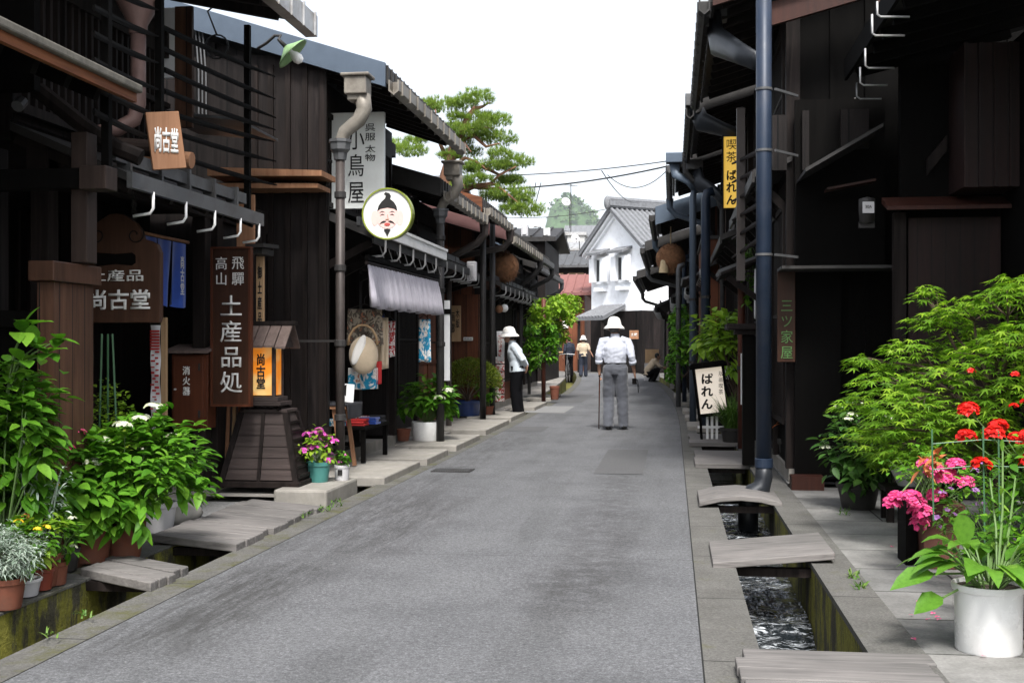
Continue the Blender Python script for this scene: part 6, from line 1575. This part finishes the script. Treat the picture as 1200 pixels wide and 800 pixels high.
# the maple: trunk, limbs, tiers of leaves
def maple():
    c=V((2.0,7.85,.022)); t=thing('maple_tree','bushy light green Japanese maple in front of the black house','tree',c); random.seed(83)
    tr=MB(); tr.tube([c,c+V((.03,0,.35)),c+V((-.02,.03,.7)),c+V((.0,0,1.0))],[.035,.03,.025,.02],8); m=MB()
    tiers=[]
    for (u,v,Y,rx,rz) in ((1005,470,7.9,.17,.05),(1035,445,7.8,.22,.06),(1070,405,8.1,.22,.06),(1100,372,8.2,.22,.05),(1085,340,8.3,.10,.04),(1140,355,8.0,.24,.06),(1180,340,7.7,.20,.06),(1200,325,7.9,.20,.06),(1060,470,7.5,.26,.08),(1110,440,7.6,.26,.08),(1160,410,7.5,.26,.08),(1195,390,7.3,.22,.08),(1030,500,7.6,.2,.07),(1080,520,7.5,.28,.09),(1140,480,7.5,.28,.09),(1190,450,7.4,.25,.09),(1055,425,8.3,.16,.05),(1130,510,7.9,.3,.1),(1185,500,7.8,.3,.1),(1150,390,8.3,.3,.08),(1100,470,8.2,.35,.1),(1010,420,8.1,.10,.035),(1225,370,7.8,.25,.09),(1230,430,7.8,.3,.1)):
        b=atY(u,v,Y); tiers.append((b,rx,rz)); s0=c+V((0,0,rnd(.45,1.0))); mid=s0+(b-s0)*.55+V((rnd(-.04,.04),rnd(-.04,.04),.05)); tr.tube([s0,mid,b],[.013,.009,.004],5)
        for k in range(5):
            a=rnd(0,6.28); tr.tube([mid+(b-mid)*.5,b+V((rx*.8*math.cos(a),rx*.8*math.sin(a),rnd(-.03,.02)))],[.005,.002],4)
    tr.build('trunk',M['twig'],t)
    for b,rx,rz in tiers:
        for i in range(int(1900*rx*rx)+30):
            a=rnd(0,6.28); r=math.sqrt(random.random()); p=b+V((rx*r*math.cos(a),rx*1.1*r*math.sin(a),rnd(-1,1)*rz-rz*1.2*r*r)); m.maple(p,V((math.cos(a)+rnd(-.6,.6),math.sin(a)+rnd(-.6,.6),rnd(-.45,.05))),V((rnd(-.25,.25),rnd(-.25,.25),1)),rnd(.045,.08))
    m.build('crown',M['l_maple'],t)
maple()
# pink phlox-like flowers in a brown square pot
c=V((1.47,6.95,.022)); t=thing('pink_flower_pot','bright pink clustered flowers trailing from a brown pot','plant',c); m=MB(); m.prism([(c.x-.085,c.z),(c.x+.085,c.z),(c.x+.115,c.z+.34),(c.x-.115,c.z+.34)],'y',c.y-.11,c.y+.11); m.box(c.x-.125,c.x+.125,c.y-.12,c.y+.12,c.z+.3,c.z+.36); fixn(m.build('pot',M['mpot'],t,bevel=.008))
_,tips=bush(t,c+V((.0,-.02,.50)),(.30,.22,.20),170,.055,'l_hyd',seed=84,nst=24,base=c+V((0,0,.33)))
pts=[atY(u,v,rnd(6.55,6.75)) for u,v in ((1052,583),(1045,590),(1075,590),(1082,600),(1095,552),(1105,560),(1085,545),(1110,556),(1075,600),(1120,545),(1130,565),(1068,582),(1098,580),(1078,612))]
heads(t,pts,14,.048,52,.021,'p_pink',seed=12,lift=0,flat=.8)
m=MB(); random.seed(2)
for q in pts: m.tube([c+V((rnd(-.05,.05),rnd(-.05,.05),.35)),(c+V((0,0,.45))+q)/2+V((0,0,.1)),q],[.005,.004,.003],5)
m.build('flower_stem',M['stem'],t)
m=MB(); m.box(1.30,1.36,6.95,7.2,.022,.40); single(m,'dark_stand',M['black'],'dark narrow plant stand behind the brown pot of pink flowers','stand',(1.33,7.07,.022))
# red geraniums with wire trellis
c=V((1.78,6.0,.022)); t=thing('red_geranium','tall red geraniums growing through a green stake trellis at the right edge','plant',c); pot(t,c,.16,.26,'terra'); bush(t,c+V((.02,0,.62)),(.30,.26,.34),320,.07,'l_hyd',seed=85,nst=26,base=c+V((0,0,.24)))
random.seed(13); pts=[atY(u,v,rnd(5.7,6.1)) for u,v in ((1135,480),(1132,512),(1170,500),(1192,515),(1205,512),(1165,508),(1150,545),(1207,540))]
heads(t,pts,8,.040,34,.024,'p_red',seed=13,lift=0,flat=.9)
heads(t,[atY(u,v,6.9) for u,v in ((1138,434),(1190,438),(1200,470),(1188,475))],4,.018,10,.018,'p_red',seed=14,lift=0,name='small_bloom')
m=MB()
for q in pts: m.tube([c+V((rnd(-.06,.06),rnd(-.06,.06),.3)),(c+V((0,0,.4))+q)/2+V((rnd(-.03,.03),0,.05)),q],[.005,.004,.003],5)
m.build('flower_stem',M['stem'],t)
# trellis stakes (own thing)
t=thing('wire_trellis','thin green stake trellis around the red geraniums','trellis',(1.6,5.8,.02))
for u,v0,v1 in ((1092,503,610),(1152,500,640),(1170,505,650),(1208,480,640)):
    a=atY(u+2,v1,5.75); b=atY(u,v0,5.75); m=MB(); m.tube([a,b],.0042,6); m.build('stake',M['stake'],t)
for v in (515,545): m=MB(); m.tube([atY(1092,v+5,5.75),atY(1152,v,5.76),atY(1208,v+3,5.75)],.003,5); m.build('wire',M['stake'],t)
# lilac flowered plant & orange-leaf
c=V((1.62,6.35,.022)); t=thing('lilac_plant','wispy plant with small lilac blooms between the pink and red flowers','plant',c); pot(t,c,.12,.2,'dpot'); _,tips=bush(t,c+V((-.08,-.1,.38)),(.26,.2,.26),380,.05,'l_hyd',seed=86,nst=34,W=.3,base=c+V((0,0,.18))); heads(t,tips,14,.012,4,.018,'p_lav',seed=15,name='bloom'); 
bl=[atY(u,v,6.3) for u,v in ((1090,540),(1095,535),(1085,548))]; m=MB()
for q in bl:
    for i in range(8): m.leaf(q+V((rnd(-.03,.03),rnd(-.03,.03),rnd(-.03,.03))),V((rnd(-1,1),rnd(-1,1),rnd(-1,1))),(0,0,1),.07,.035)
m.build('orange_leaves',M['p_or'],t)
# hosta in a white pot
def hosta():
    c=V((1.27,5.06,.022)); t=thing('potted_hosta','broad-leaved hosta with tall lily stalks in the large white pot','plant',c); m=MB(); r=.135;h=.27
    m.lathe([(0,0),(r*.93,0),(r*.95,.006),(r*.98,h*.9),(r*1.04,h*.905),(r*1.06,h*.94),(r*1.05,h),(r*.98,h),(r*.96,h*.93)],c,40); p=m.build('pot',M['wpot'],t,smooth=True); e=p.modifiers.new('e','EDGE_SPLIT'); e.split_angle=R(38)
    m=MB(); m.lathe([(r*.96,h*.94),(0,h*.95)],c,20); m.build('soil',M['soil'],t)
    random.seed(17); m=MB(); s_=MB()
    for i in range(46):
        a=rnd(0,6.28); b=c+V((.05*math.cos(a),.05*math.sin(a),h*.93)); ri=rnd(.25,1); d=V((math.cos(a)*ri,math.sin(a)*ri,rnd(.5,1.1))); q=b+d*rnd(.10,.17)
        s_.tube([b,(b+q)/2+V((0,0,.015)),q],[.005,.0045,.004],5); m.leaf(q,V((d.x*1.2,d.y*1.2,d.z*.45)),V((0,0,1)),rnd(.14,.21),rnd(.065,.095),.55,.28)
    for u,v,ln in ((1132,640,.24),(1095,672,.22),(1105,700,.15),(1195,660,.22),(1150,662,.22)):
        q=atY(u,v,4.98); b=c+V((0,0,h)); s_.tube([b,(b+q)/2+V((0,0,.02)),q],.005,5); d=(q-b); m.leaf(q,V((d.x*1.5,d.y-.05,d.z*.5 if u!=1132 else .9)),(0,-.6,1),ln*.9,.10,.35,.25)
    m.build('foliage',M['l_hosta'],t,smooth=True); s_.build('leaf_stem',M['stem'],t)
    s_=MB(); m=MB()
    for k,(u,v) in enumerate(((1175,515),(1190,560),(1160,560),(1185,600))):
        q=atY(u,v,5.3); b=c+V((.04,.02,h)); s_.tube([b,(b+q)/2+V((.01,0,0)),q],[.006,.005,.004],6)
        for j in range(10): f=rnd(.35,1); p_=b+(q-b)*f; m.leaf(p_,V((rnd(-1,1),rnd(-1,1),.6)),(0,0,1),rnd(.06,.12),.018,.3,.2)
    s_.build('stalk',M['stem'],t); m.build('stalk_leaves',M['l_hosta'],t)
hosta()
c=V((1.46,5.5,.022)); t=thing('plant_pot','black pot standing behind the large white hosta pot','pot',c); pot(t,c,.13,.22,'dpot'); bush(t,c+V((.1,0,.4)),(.25,.2,.22),170,.08,'l_hyd',seed=87,base=c+V((0,0,.2)))
c=V((1.75,5.2,.022)); t=thing('potted_plant','leafy plant in a brown pot at the right frame edge','plant',c); pot(t,c,.13,.24,'terra'); bush(t,c+V((.05,0,.55)),(.3,.25,.34),260,.10,'l_hyd',seed=88,base=c+V((0,0,.22)))
# fallen petals, weeds
random.seed(19); m=MB()
for u,v in ((1068,720),(1080,716),(1093,718),(1098,722),(1100,725),(1071,748),(1076,704),(1152,768),(1087,725),(1110,640),(1062,655),(1045,640)):
    p=G(u,v,.03); m.flower(p,(rnd(-.3,.3),rnd(-.3,.3),1),.014,3)
tag(m.build('fallen_petals',M['p_pink'],org=G(1085,720)),'pink petals scattered on the dark paving slabs near the white pot','petals',kind='stuff')
random.seed(23); m=MB()
for (u,v,n) in ((1000,675,26),(1008,688,22),(960,545,14),(990,600,16),(888,580,18),(160,560,0),(150,745,0),(395,590,20),(380,597,26),(360,605,12),(655,462,10),(100,722,14),(60,745,10)):
    for i in range(n):
        p=G(u+rnd(-7,7),v+rnd(-4,4),.03); m.blade(p,V((rnd(-1,1),rnd(-1,1),1)),rnd(.03,.08),.008,.4,3)
tag(m.build('weeds',M['l_grass'],org=(0,6,0)),'small weeds growing in the kerb joints','weeds',kind='stuff')
# ---- the pine above the left roofs
def pine():
    Yp=27; D=26; t0=atY(521,300,Yp); t=thing('pine_tree','tall leaning red-barked pine with layered needle pads above the left roofs','tree',(t0.x,Yp,0)); random.seed(31)
    def q(u,v,dy=0): return atY(u,v,Yp+dy)
    m=MB(); m.tube([V((t0.x+.1,Yp,0)),q(518,300),q(520,240),q(523,205),q(531,175),q(541,155),q(548,138),q(557,125)],[.24,.19,.16,.14,.115,.095,.08,.04],12)
    limbs=[((526,190),(512,160),(510,128)),((530,175),(545,168),(552,178)),((545,150),(560,150),(578,150)),((536,165),(555,160),(560,150)),((524,210),(545,218),(575,215),(585,206),(605,195)),((540,225),(556,219),(580,216),(600,232),(615,245)),((523,200),(545,185),(560,190),(572,200)),((556,128),(566,125),(575,120)),((545,150),(570,172),(585,168)),((560,192),(585,205),(612,190)),((556,219),(590,222),(596,230))]
    for L in limbs:
        dy=rnd(-.6,.6); k=len(L); m.tube([q(a,b,dy*i/(k-1)) for i,(a,b) in enumerate(L)],[.055*(1-.75*i/(k-1)) for i in range(k)],7)
    for v in m.v: v += V((noise.noise(v*2.5),noise.noise(v*2.5+V((9,0,0))),0))*.03
    m.build('trunk',M['bark'],t,smooth=True); n=MB()
    pads=((516,124,19,9),(500,128,16,9),(558,116,20,10),(545,124,14,8),(579,144,18,9),(565,138,14,7),(548,155,20,8),(530,150,12,6),(581,165,20,10),(567,160,12,8),(545,180,21,9),(528,186,12,6),(570,197,21,8),(555,200,14,7),(608,192,16,9),(595,197,12,7),(592,216,14,6),(594,229,26,10),(575,232,12,8),(617,247,20,12),(600,246,14,9),(543,218,13,6),(462,172,16,9),(480,180,18,8),(490,165,12,6),(535,138,12,6),(540,168,13,6),(588,182,12,6),(560,212,14,6),(600,212,12,6),(608,236,16,8),(566,150,10,5))
    for (u,v,ru,rv) in pads:
        for layer in range(2):
            c=q(u+rnd(-4,4),v+rnd(-2,2),rnd(-.5,.5)); rx=ru/52; rz=rv/52
            for i in range(int(85*rx/.35)):
                a=rnd(0,6.28); r=math.sqrt(random.random()); h=rnd(-.6,1); p=c+V((1.12*rx*r*math.cos(a),1.1*rx*r*math.sin(a),1.15*rz*h*(1.05-r*r*.7)))
                ax=V((.9*r*math.cos(a)+rnd(-.4,.4),.9*r*math.sin(a)+rnd(-.4,.4),rnd(.3,1.1))).normalized()
                for k in range(15): n.blade(p,ax+V((rnd(-.8,.8),rnd(-.8,.8),rnd(-.5,.6))),rnd(.09,.17),.011,.05,1)
    n.build('crown',M['l_pine'],t)
pine()
# ================================================================ PEOPLE
def ring_tube(mb,pts,rads,n=16): mb.tube(pts,rads,n)
def hand(mb,w,d,up,size=1.0,thumb=1,curl=.6):
    """palm, four curled fingers and a thumb from wrist w, pointing along d; up = back of the hand"""
    d=V(d).normalized(); up=V(up).normalized(); s_=d.cross(up).normalized(); w=V(w)
    mb.tube([w-d*.02,w+d*.03*size,w+d*.085*size],[(.026,.018),(.040*size,.016),(.038*size,.013)],10,up=up)
    for i,(o,l) in enumerate(((-.028,.068),(-.009,.078),(.010,.073),(.027,.058))):
        b=w+d*.083*size+s_*o*size; p1=b+d*l*.45*size-up*.012*curl; p2=p1+(d*(1-curl)-up*curl)*l*.32*size; p3=p2+(d*(.3-curl)-up*.8)*l*.25*size
        mb.tube([b-d*.015,b,p1,p2,p3],[.0085,.009,.0085,.008,.006],7,up=s_)
    b=w+d*.025*size+s_*thumb*-.032*size; mb.tube([b-s_*thumb*-.01,b,b+d*.03+s_*thumb*-.014-up*.012,b+d*.055+s_*thumb*-.008-up*.022],[.012,.012,.0105,.008],7,up=up)
def head(mb,c,f,r=.098,tilt=0):
    """cranium, jaw, nose, ears, brow; c head centre; f facing"""
    f=V(f).normalized(); z=V((0,0,1)); s_=f.cross(z).normalized(); c=V(c); Mh=Matrix((s_,f,z)).transposed()
    mb.ell(c+z*.02-f*.012,(.074,.094,.098),16,12,Mh); mb.ell(c+f*.022-z*.055,(.056,.062,.060),14,10,Mh); mb.ell(c+f*.048-z*.088,(.032,.030,.022),10,8,Mh)
    mb.tube([c+f*.078+z*.022,c+f*.098-z*.012,c+f*.108-z*.030,c+f*.086-z*.040],[.009,.012,.015,.009],8)
    mb.ell(c+f*.078-z*.064,(.022,.012,.009),10,6,Mh)
    mb.ell(c+f*.074+z*.028,(.05,.014,.010),10,6,Mh)
    for k in (-1,1): mb.ell(c+s_*.076*k-f*.012-z*.012,(.012,.020,.033),8,8,Mh)
def eyes(t,c,f):
    f=V(f).normalized(); z=V((0,0,1)); s_=f.cross(z).normalized(); c=V(c)
    for k in (-1,1): m=MB(); m.ell(c+f*.083+z*.008+s_*.031*k,.0095,8,6); m.build('eye',M['blk_txt'],t,smooth=True)
def hatshape(t,c,f,mat,rc=.102,brim=.160,h=.120,drop=.062,name='hat',band=None,tilt=0):
    f=V(f).normalized(); z=V((0,0,1)); s_=f.cross(z).normalized(); Mh=Matrix((s_,f,z)).transposed()@Matrix.Rotation(tilt,3,'X'); m=MB(); n=32
    m.lathe([(.0,h*1.04),(rc*.38,h*1.0),(rc*.68,h*.88),(rc*.88,h*.66),(rc*.98,h*.35),(rc*1.04,0),(rc*1.1,-.008),(brim*.9,-drop*.6),(brim,-drop),(brim*.985,-drop-.004),(rc*1.06,-.014),(rc*.98,-.01)],(0,0,0),n)
    for p in m.v: p.y*=1.14; p.z+=.006*noise.noise(p*9)
    m.v=[V(c)+Mh@p for p in m.v]; o=m.build(name,mat,t,smooth=True)
    if band:
        m=MB(); m.lathe([(rc*1.055,.0),(rc*1.035,.03)],(0,0,0),n)
        for p in m.v: p.y*=1.14
        m.v=[V(c)+Mh@p for p in m.v]; m.build('band',band,o,smooth=True)
def shoe(t,a,f,mat):
    f=V(f).normalized(); s_=f.cross(V((0,0,1))).normalized(); Mh=Matrix((s_,f,V((0,0,1)))).transposed(); a=V(a); m=MB()
    m.ell(a+f*.06+V((0,0,.035)),(.048,.135,.040),14,8,Mh); m.ell(a-f*.03+V((0,0,.05)),(.042,.06,.05),12,8,Mh)
    for v in m.v: v.z=max(v.z,a.z+.004)
    m.build('shoe',mat,t,smooth=True)
def person(label,loc,f,J,sm,tm,seed=1,wr=.007,shirt_hem=None,sleeve=.85,tuck=True,hatm='hat',hairm='hair',hat=True,bag=None,belt=True,vox=.013,bulk=1.0,group=None,handdir=None,shoes=True,headf=None):
    """J: joints in a frame with x to the person's right, y forward, z up"""
    f=V(f).normalized(); s_=f.cross(V((0,0,1))); loc=V(loc)
    def W(p): return loc+s_*p[0]+f*p[1]+V((0,0,p[2]))
    Q={k:W(p) for k,p in J.items()}; hf=V(headf).normalized() if headf is not None else f
    t=thing('person',label,'person',loc,group); b=bulk
    # body: one continuous skin surface
    m=MB(); head(m,Q['head'],hf); m.tube([Q['head']-V((0,0,.05))-hf*.02,Q['neck']+V((0,0,.02)),Q['chest']],[.052,.055,.10],12)
    m.tube([Q['chest'],Q['pelvis']],[(.13,.09),(.13,.09)],12,up=f)
    for k in 'LR':
        m.tube([Q['chest'],Q['sh'+k],Q['el'+k],Q['wr'+k]],[.06,.048,.036,.025],10)
        m.tube([Q['pelvis'],Q['hip'+k],Q['kn'+k],Q['an'+k]],[.09,.08,.05,.036],10)
        dd=(Q['wr'+k]-Q['el'+k]).normalized(); hd=handdir[k] if handdir else None
        up=(s_ if k=='R' else -s_) if hd is None else V(hd[1]); d2=dd if hd is None else V(hd[0]); hand(m,Q['wr'+k],d2,up,1.0,1 if k=='R' else -1)
    o=m.build('body',M['skin'],t); bake(o,.0065,2)
    eyes(t,Q['head'],hf)
    # hair around the back and sides
    m=MB(); z=V((0,0,1)); Mh=Matrix((hf.cross(z).normalized(),hf,z)).transposed(); m.ell(Q['head']+z*.028-hf*.022,(.081,.092,.10),16,12,Mh); m.ell(Q['head']-z*.028-hf*.042,(.072,.058,.05),14,8,Mh)
    m.build('hair',M[hairm],t,smooth=True)
    if hat: hatshape(t,Q['head']+V((0,0,.055))-hf*.008,hf,M[hatm],band=M['wcloth'],tilt=-.06)
    # trousers
    m=MB(); up=f; pv=Q['pelvis']; ws=Q['waist']
    m.tube([ws,(ws+pv)/2+V((0,0,.01)),pv,pv-V((0,0,.07))],[(.150*b,.112*b),(.165*b,.128*b),(.172*b,.135*b),(.15*b,.12*b)],18,up=up)
    for k in 'LR':
        h=Q['hip'+k]; kn=Q['kn'+k]; an=Q['an'+k]
        m.tube([h+V((0,0,.06)),h-V((0,0,.05)),h+(kn-h)*.5,kn,kn+(an-kn)*.5,an-V((0,0,.035))],[(.098*b,.112*b),(.102*b,.112*b),(.094*b,.098*b),(.086*b,.088*b),(.083*b,.086*b),(.082,.09)],16,up=up)
    o=m.build('trousers',M[tm],t); bake(o,vox,3,wr*.9,7)
    # shirt
    m=MB(); ch=Q['chest']; nk=Q['neck']; hem=ws-V((0,0,.02)) if tuck else (shirt_hem and W(shirt_hem) or pv-V((0,0,.06)))
    m.tube([hem,ws+V((0,0,.04)),(ws+ch)/2,ch,(ch*.45+nk*.55),nk-V((0,0,.012)),nk+V((0,0,.025))],[(.150*b,.114*b) if tuck else (.185*b,.14*b),(.162*b,.124*b),(.172*b,.130*b),(.180*b,.130*b),(.128*b,.095*b),(.073,.07),(.062,.062)],20,up=f)
    for k in 'LR':
        sh=Q['sh'+k]; el=Q['el'+k]; wq=Q['wr'+k]; e=el+(wq-el)*max(0,(sleeve-.5)*2) 
        cc=ch+(sh-ch)*.45+V((0,0,.06)); pts=[cc,sh+V((0,0,.0)),sh+(el-sh)*.5,el]; rr=[.070,.070,.064,.056]
        if sleeve>.5: pts+=[el+(e-el)*.6,e]; rr+=[.05,.047]
        m.tube(pts,rr,14)
    o=m.build('shirt',M[sm],t); bake(o,vox,3,wr,9)
    if belt:
        m=MB(); w0=ws-V((0,0,.01)); m.tube([w0-V((0,0,.016)),w0+V((0,0,.018))],[(.158*b,.122*b)]*2,24,up=f); m.build('belt',M['black'],t,smooth=False)
    # collar
    m=MB(); m.tube([nk+V((0,0,.0)),nk+V((0,0,.045))],[(.073,.07),(.064,.062)],16,cap=False,up=f); m.build('collar',M[sm],t,smooth=True)
    if shoes:
        for k in 'LR': shoe(t,V((Q['an'+k].x,Q['an'+k].y,loc.z)),f,M['shoe'])
    return t,Q,W
std=dict(pelvis=(0,0,.90),waist=(0,.01,1.0),chest=(0,.0,1.24),neck=(0,.0,1.40),head=(0,.04,1.535),
  shL=(-.185,0,1.325),shR=(.185,0,1.325),elL=(-.235,-.02,1.08),elR=(.235,-.02,1.08),wrL=(-.23,.08,.86),wrR=(.235,.08,.86),
  hipL=(-.085,0,.88),hipR=(.085,0,.88),knL=(-.10,.02,.48),knR=(.10,.02,.48),anL=(-.11,-.02,.075),anR=(.11,-.02,.075))
# the old man with the cane, seen from behind
J=dict(std); J.update(knL=(-.10,.05,.48),anL=(-.10,-.06,.075),knR=(.10,.05,.48),anR=(.125,.04,.075),elL=(-.245,-.03,1.10),wrL=(-.245,.06,.87),elR=(.255,-.08,1.09),wrR=(.285,.03,.86),head=(-.02,.07,1.525),neck=(-.005,.03,1.40))
fm=V((.03,1,0)); lm=G(721,503.5)
man,Qm,Wm=person('man seen from behind in pale lavender shirt, grey trousers and white hat with a cane',lm,fm,J,'shirt','trous',seed=1,wr=.012,vox=.010,sleeve=.66,bulk=1.06)
cu=MB(); 
for k in 'LR':
    e=Qm['el'+k]+(Qm['wr'+k]-Qm['el'+k])*.32; dd=(Qm['wr'+k]-Qm['el'+k]).normalized(); cu=MB(); cu.tube([e-dd*.028,e+dd*.028],[.056,.055],16,cap=False); o_=cu.build('cuff',M['shirt'],man,smooth=True); s_=o_.modifiers.new('s','SOLIDIFY'); s_.thickness=.006
m=MB(); m.cbox(Wm((0,-.122,1.0)),(.03,.01,.03)); m.build('belt_loop',M['trous'],man)
# cane
hp=Qm['wrL']+V((.0,.02,-.085)); t=thing('walking_cane','thin dark brown walking cane in the left hand of the man in the lavender shirt','cane',(hp.x-.01,hp.y+.02,.005))
m=MB(); m.tube([V((hp.x-.012,hp.y+.05,.0)),V((hp.x-.0,hp.y+.03,hp.z-.04)),V((hp.x,hp.y+.03,hp.z))],[.008,.010,.011],8); m.build('shaft',M['redp'],t,smooth=True)
m=MB(); m.tube([V((hp.x,hp.y+.03,hp.z-.005)),V((hp.x,hp.y+.03,hp.z+.02)),V((hp.x,hp.y+.0,hp.z+.03)),V((hp.x,hp.y-.07,hp.z+.02))],[.012,.013,.013,.011],8); m.build('grip',M['black'],t,smooth=True)
m=MB(); m.lathe([(.0,.0),(.013,.0),(.011,.03),(.0,.03)],(hp.x-.012,hp.y+.05,.001),10); m.build('tip',M['dpot'],t)
# camera in the right hand
hp=Qm['wrR']+V((.0,.01,-.13)); t=thing('hand_camera','small black camera with loose strap in the right hand of the man with cane','camera',hp); m=MB(); m.cbox(hp,(.065,.11,.085)); m.build('body',M['black'],t,bevel=.008)
m=MB(); m.lathe([(.0,.0),(.03,.0),(.03,.05),(.0,.05)],hp+V((.0,.05,-.0)),14,'y'); m.build('lens',M['metal_d'],t)
m=MB(); m.tube([hp+V((.0,-.05,.04)),hp+V((.05,-.06,-.06)),hp+V((.06,-.05,-.17)),hp+V((.07,-.04,-.10)),hp+V((.04,.04,.03))],.005,6); m.build('strap',M['black'],t)
# the woman facing the shops, hands behind her back
J=dict(std); J.update(chest=(0,.03,1.17),neck=(0,.075,1.315),head=(0,.135,1.435),shL=(-.165,.035,1.245),shR=(.165,.035,1.245),elL=(-.225,-.12,1.02),elR=(.225,-.12,1.02),wrL=(-.05,-.175,.91),wrR=(.045,-.19,.89),pelvis=(0,-.02,.86),waist=(0,0,.96),hipL=(-.08,-.02,.84),hipR=(.08,-.02,.84),anL=(-.08,-.03,.07),anR=(.09,-.06,.07),knL=(-.08,.02,.46),knR=(.085,.0,.46))
fw=V((-1,-.10,0)); fw.normalize(); sw=fw.cross(V((0,0,1)))
wom,Qw,Ww=person('person in pale blue jacket, black trousers and sun hat peering into a left shop',G(605,487.5),fw,J,'jacket','btrous',seed=2,wr=.008,vox=.011,tuck=False,sleeve=.95,belt=False,hairm='bhair',bulk=1.08,handdir={'L':(tuple(sw*.8+V((0,0,-.5))),tuple(-fw)),'R':(tuple(-sw*.6+V((0,0,-.8))),tuple(-fw))})
# far walker with white hat
J=dict(std); J.update(knR=(.09,.10,.5),anR=(.10,.12,.075),knL=(-.09,.02,.47),anL=(-.09,-.15,.09),elR=(.25,-.05,1.1),wrR=(.36,.0,.92))
person('distant walker in a white hat, pale vest and dark jeans near the white storehouse',G(683.5,441.5),V((-.05,1,0)),J,'beige','jeans',seed=3,vox=.016,tuck=False,sleeve=.4,belt=False,hairm='bhair')
# crouching person at right
J=dict(std); J.update(pelvis=(0,-.12,.30),waist=(0,-.08,.42),chest=(0,.10,.66),neck=(0,.20,.80),head=(0,.27,.90),shL=(-.16,.12,.74),shR=(.16,.12,.74),elL=(-.2,.30,.55),elR=(.2,.30,.55),wrL=(-.08,.48,.50),wrR=(.1,.5,.48),hipL=(-.09,-.1,.30),hipR=(.09,-.1,.30),knL=(-.13,.30,.48),knR=(.13,.30,.46),anL=(-.12,.04,.075),anR=(.12,.06,.075))
person('person in a beige top crouching by the far right gutter',G(762,447.5),V((1,.25,0)),J,'beige','btrous',seed=4,vox=.016,tuck=False,belt=False,hat=False,hairm='bhair')
# person in dark blue by the bicycle
J=dict(std); person('person in dark clothes standing beside the bicycle at the end of the left row',G(667,441),V((-.6,.8,0)),J,'jeans','btrous',seed=5,vox=.016,hat=False,tuck=False,belt=False,hatm='hat',hairm='bhair')
# ---------------------------------------------------------------- camera, sky, sun
cd = bpy.data.cameras.new('camera'); cam = bpy.data.objects.new('camera', cd); COL.objects.link(cam)
cam.location = (0, 0, HC); cam.rotation_euler = (math.pi/2, 0, A)
cd.sensor_width = 36; cd.lens = 36*FOC/1200; cd.shift_y = 6/1200; cd.clip_start = .05; cd.clip_end = 12000
S.camera = cam
w = bpy.data.worlds.new('World'); S.world = w; w.use_nodes = True
n = w.node_tree.nodes; l = w.node_tree.links
sky = n.new('ShaderNodeTexSky'); sky.sky_type = 'NISHITA'; sky.sun_disc = False
EL, AZ = 56, 169      # degrees; azimuth clockwise from +Y
sky.sun_elevation = R(EL); sky.sun_rotation = R(AZ); sky.air_density = 1.0; sky.dust_density = 3.0; sky.ozone_density = 1.0
hs = n.new('ShaderNodeHueSaturation'); hs.inputs['Saturation'].default_value = .36; hs.inputs['Value'].default_value = 1.0
l.new(sky.outputs[0], hs.inputs['Color']); bg = n['Background']; l.new(hs.outputs[0], bg.inputs['Color'])
bg.inputs['Strength'].default_value = .085
sd = bpy.data.lights.new('sun', 'SUN'); sd.energy = 1.5; sd.angle = R(14); sd.color = (1, .975, .94)
so = bpy.data.objects.new('sun', sd); COL.objects.link(so)
d = V((math.sin(R(AZ))*math.cos(R(EL)), math.cos(R(AZ))*math.cos(R(EL)), math.sin(R(EL))))
so.rotation_euler = d.to_track_quat('Z', 'Y').to_euler(); so.location = (3, -3, 30)
S.view_settings.view_transform = 'Standard'; S.view_settings.look = 'None'; S.view_settings.gamma = 1
S.view_settings.exposure = 1.95
S.cycles.use_denoising = True; S.cycles.max_bounces = 7; S.cycles.diffuse_bounces = 3; S.cycles.glossy_bounces = 3
S.cycles.transparent_max_bounces = 8; S.cycles.volume_bounces = 0; S.cycles.sample_clamp_indirect = 8
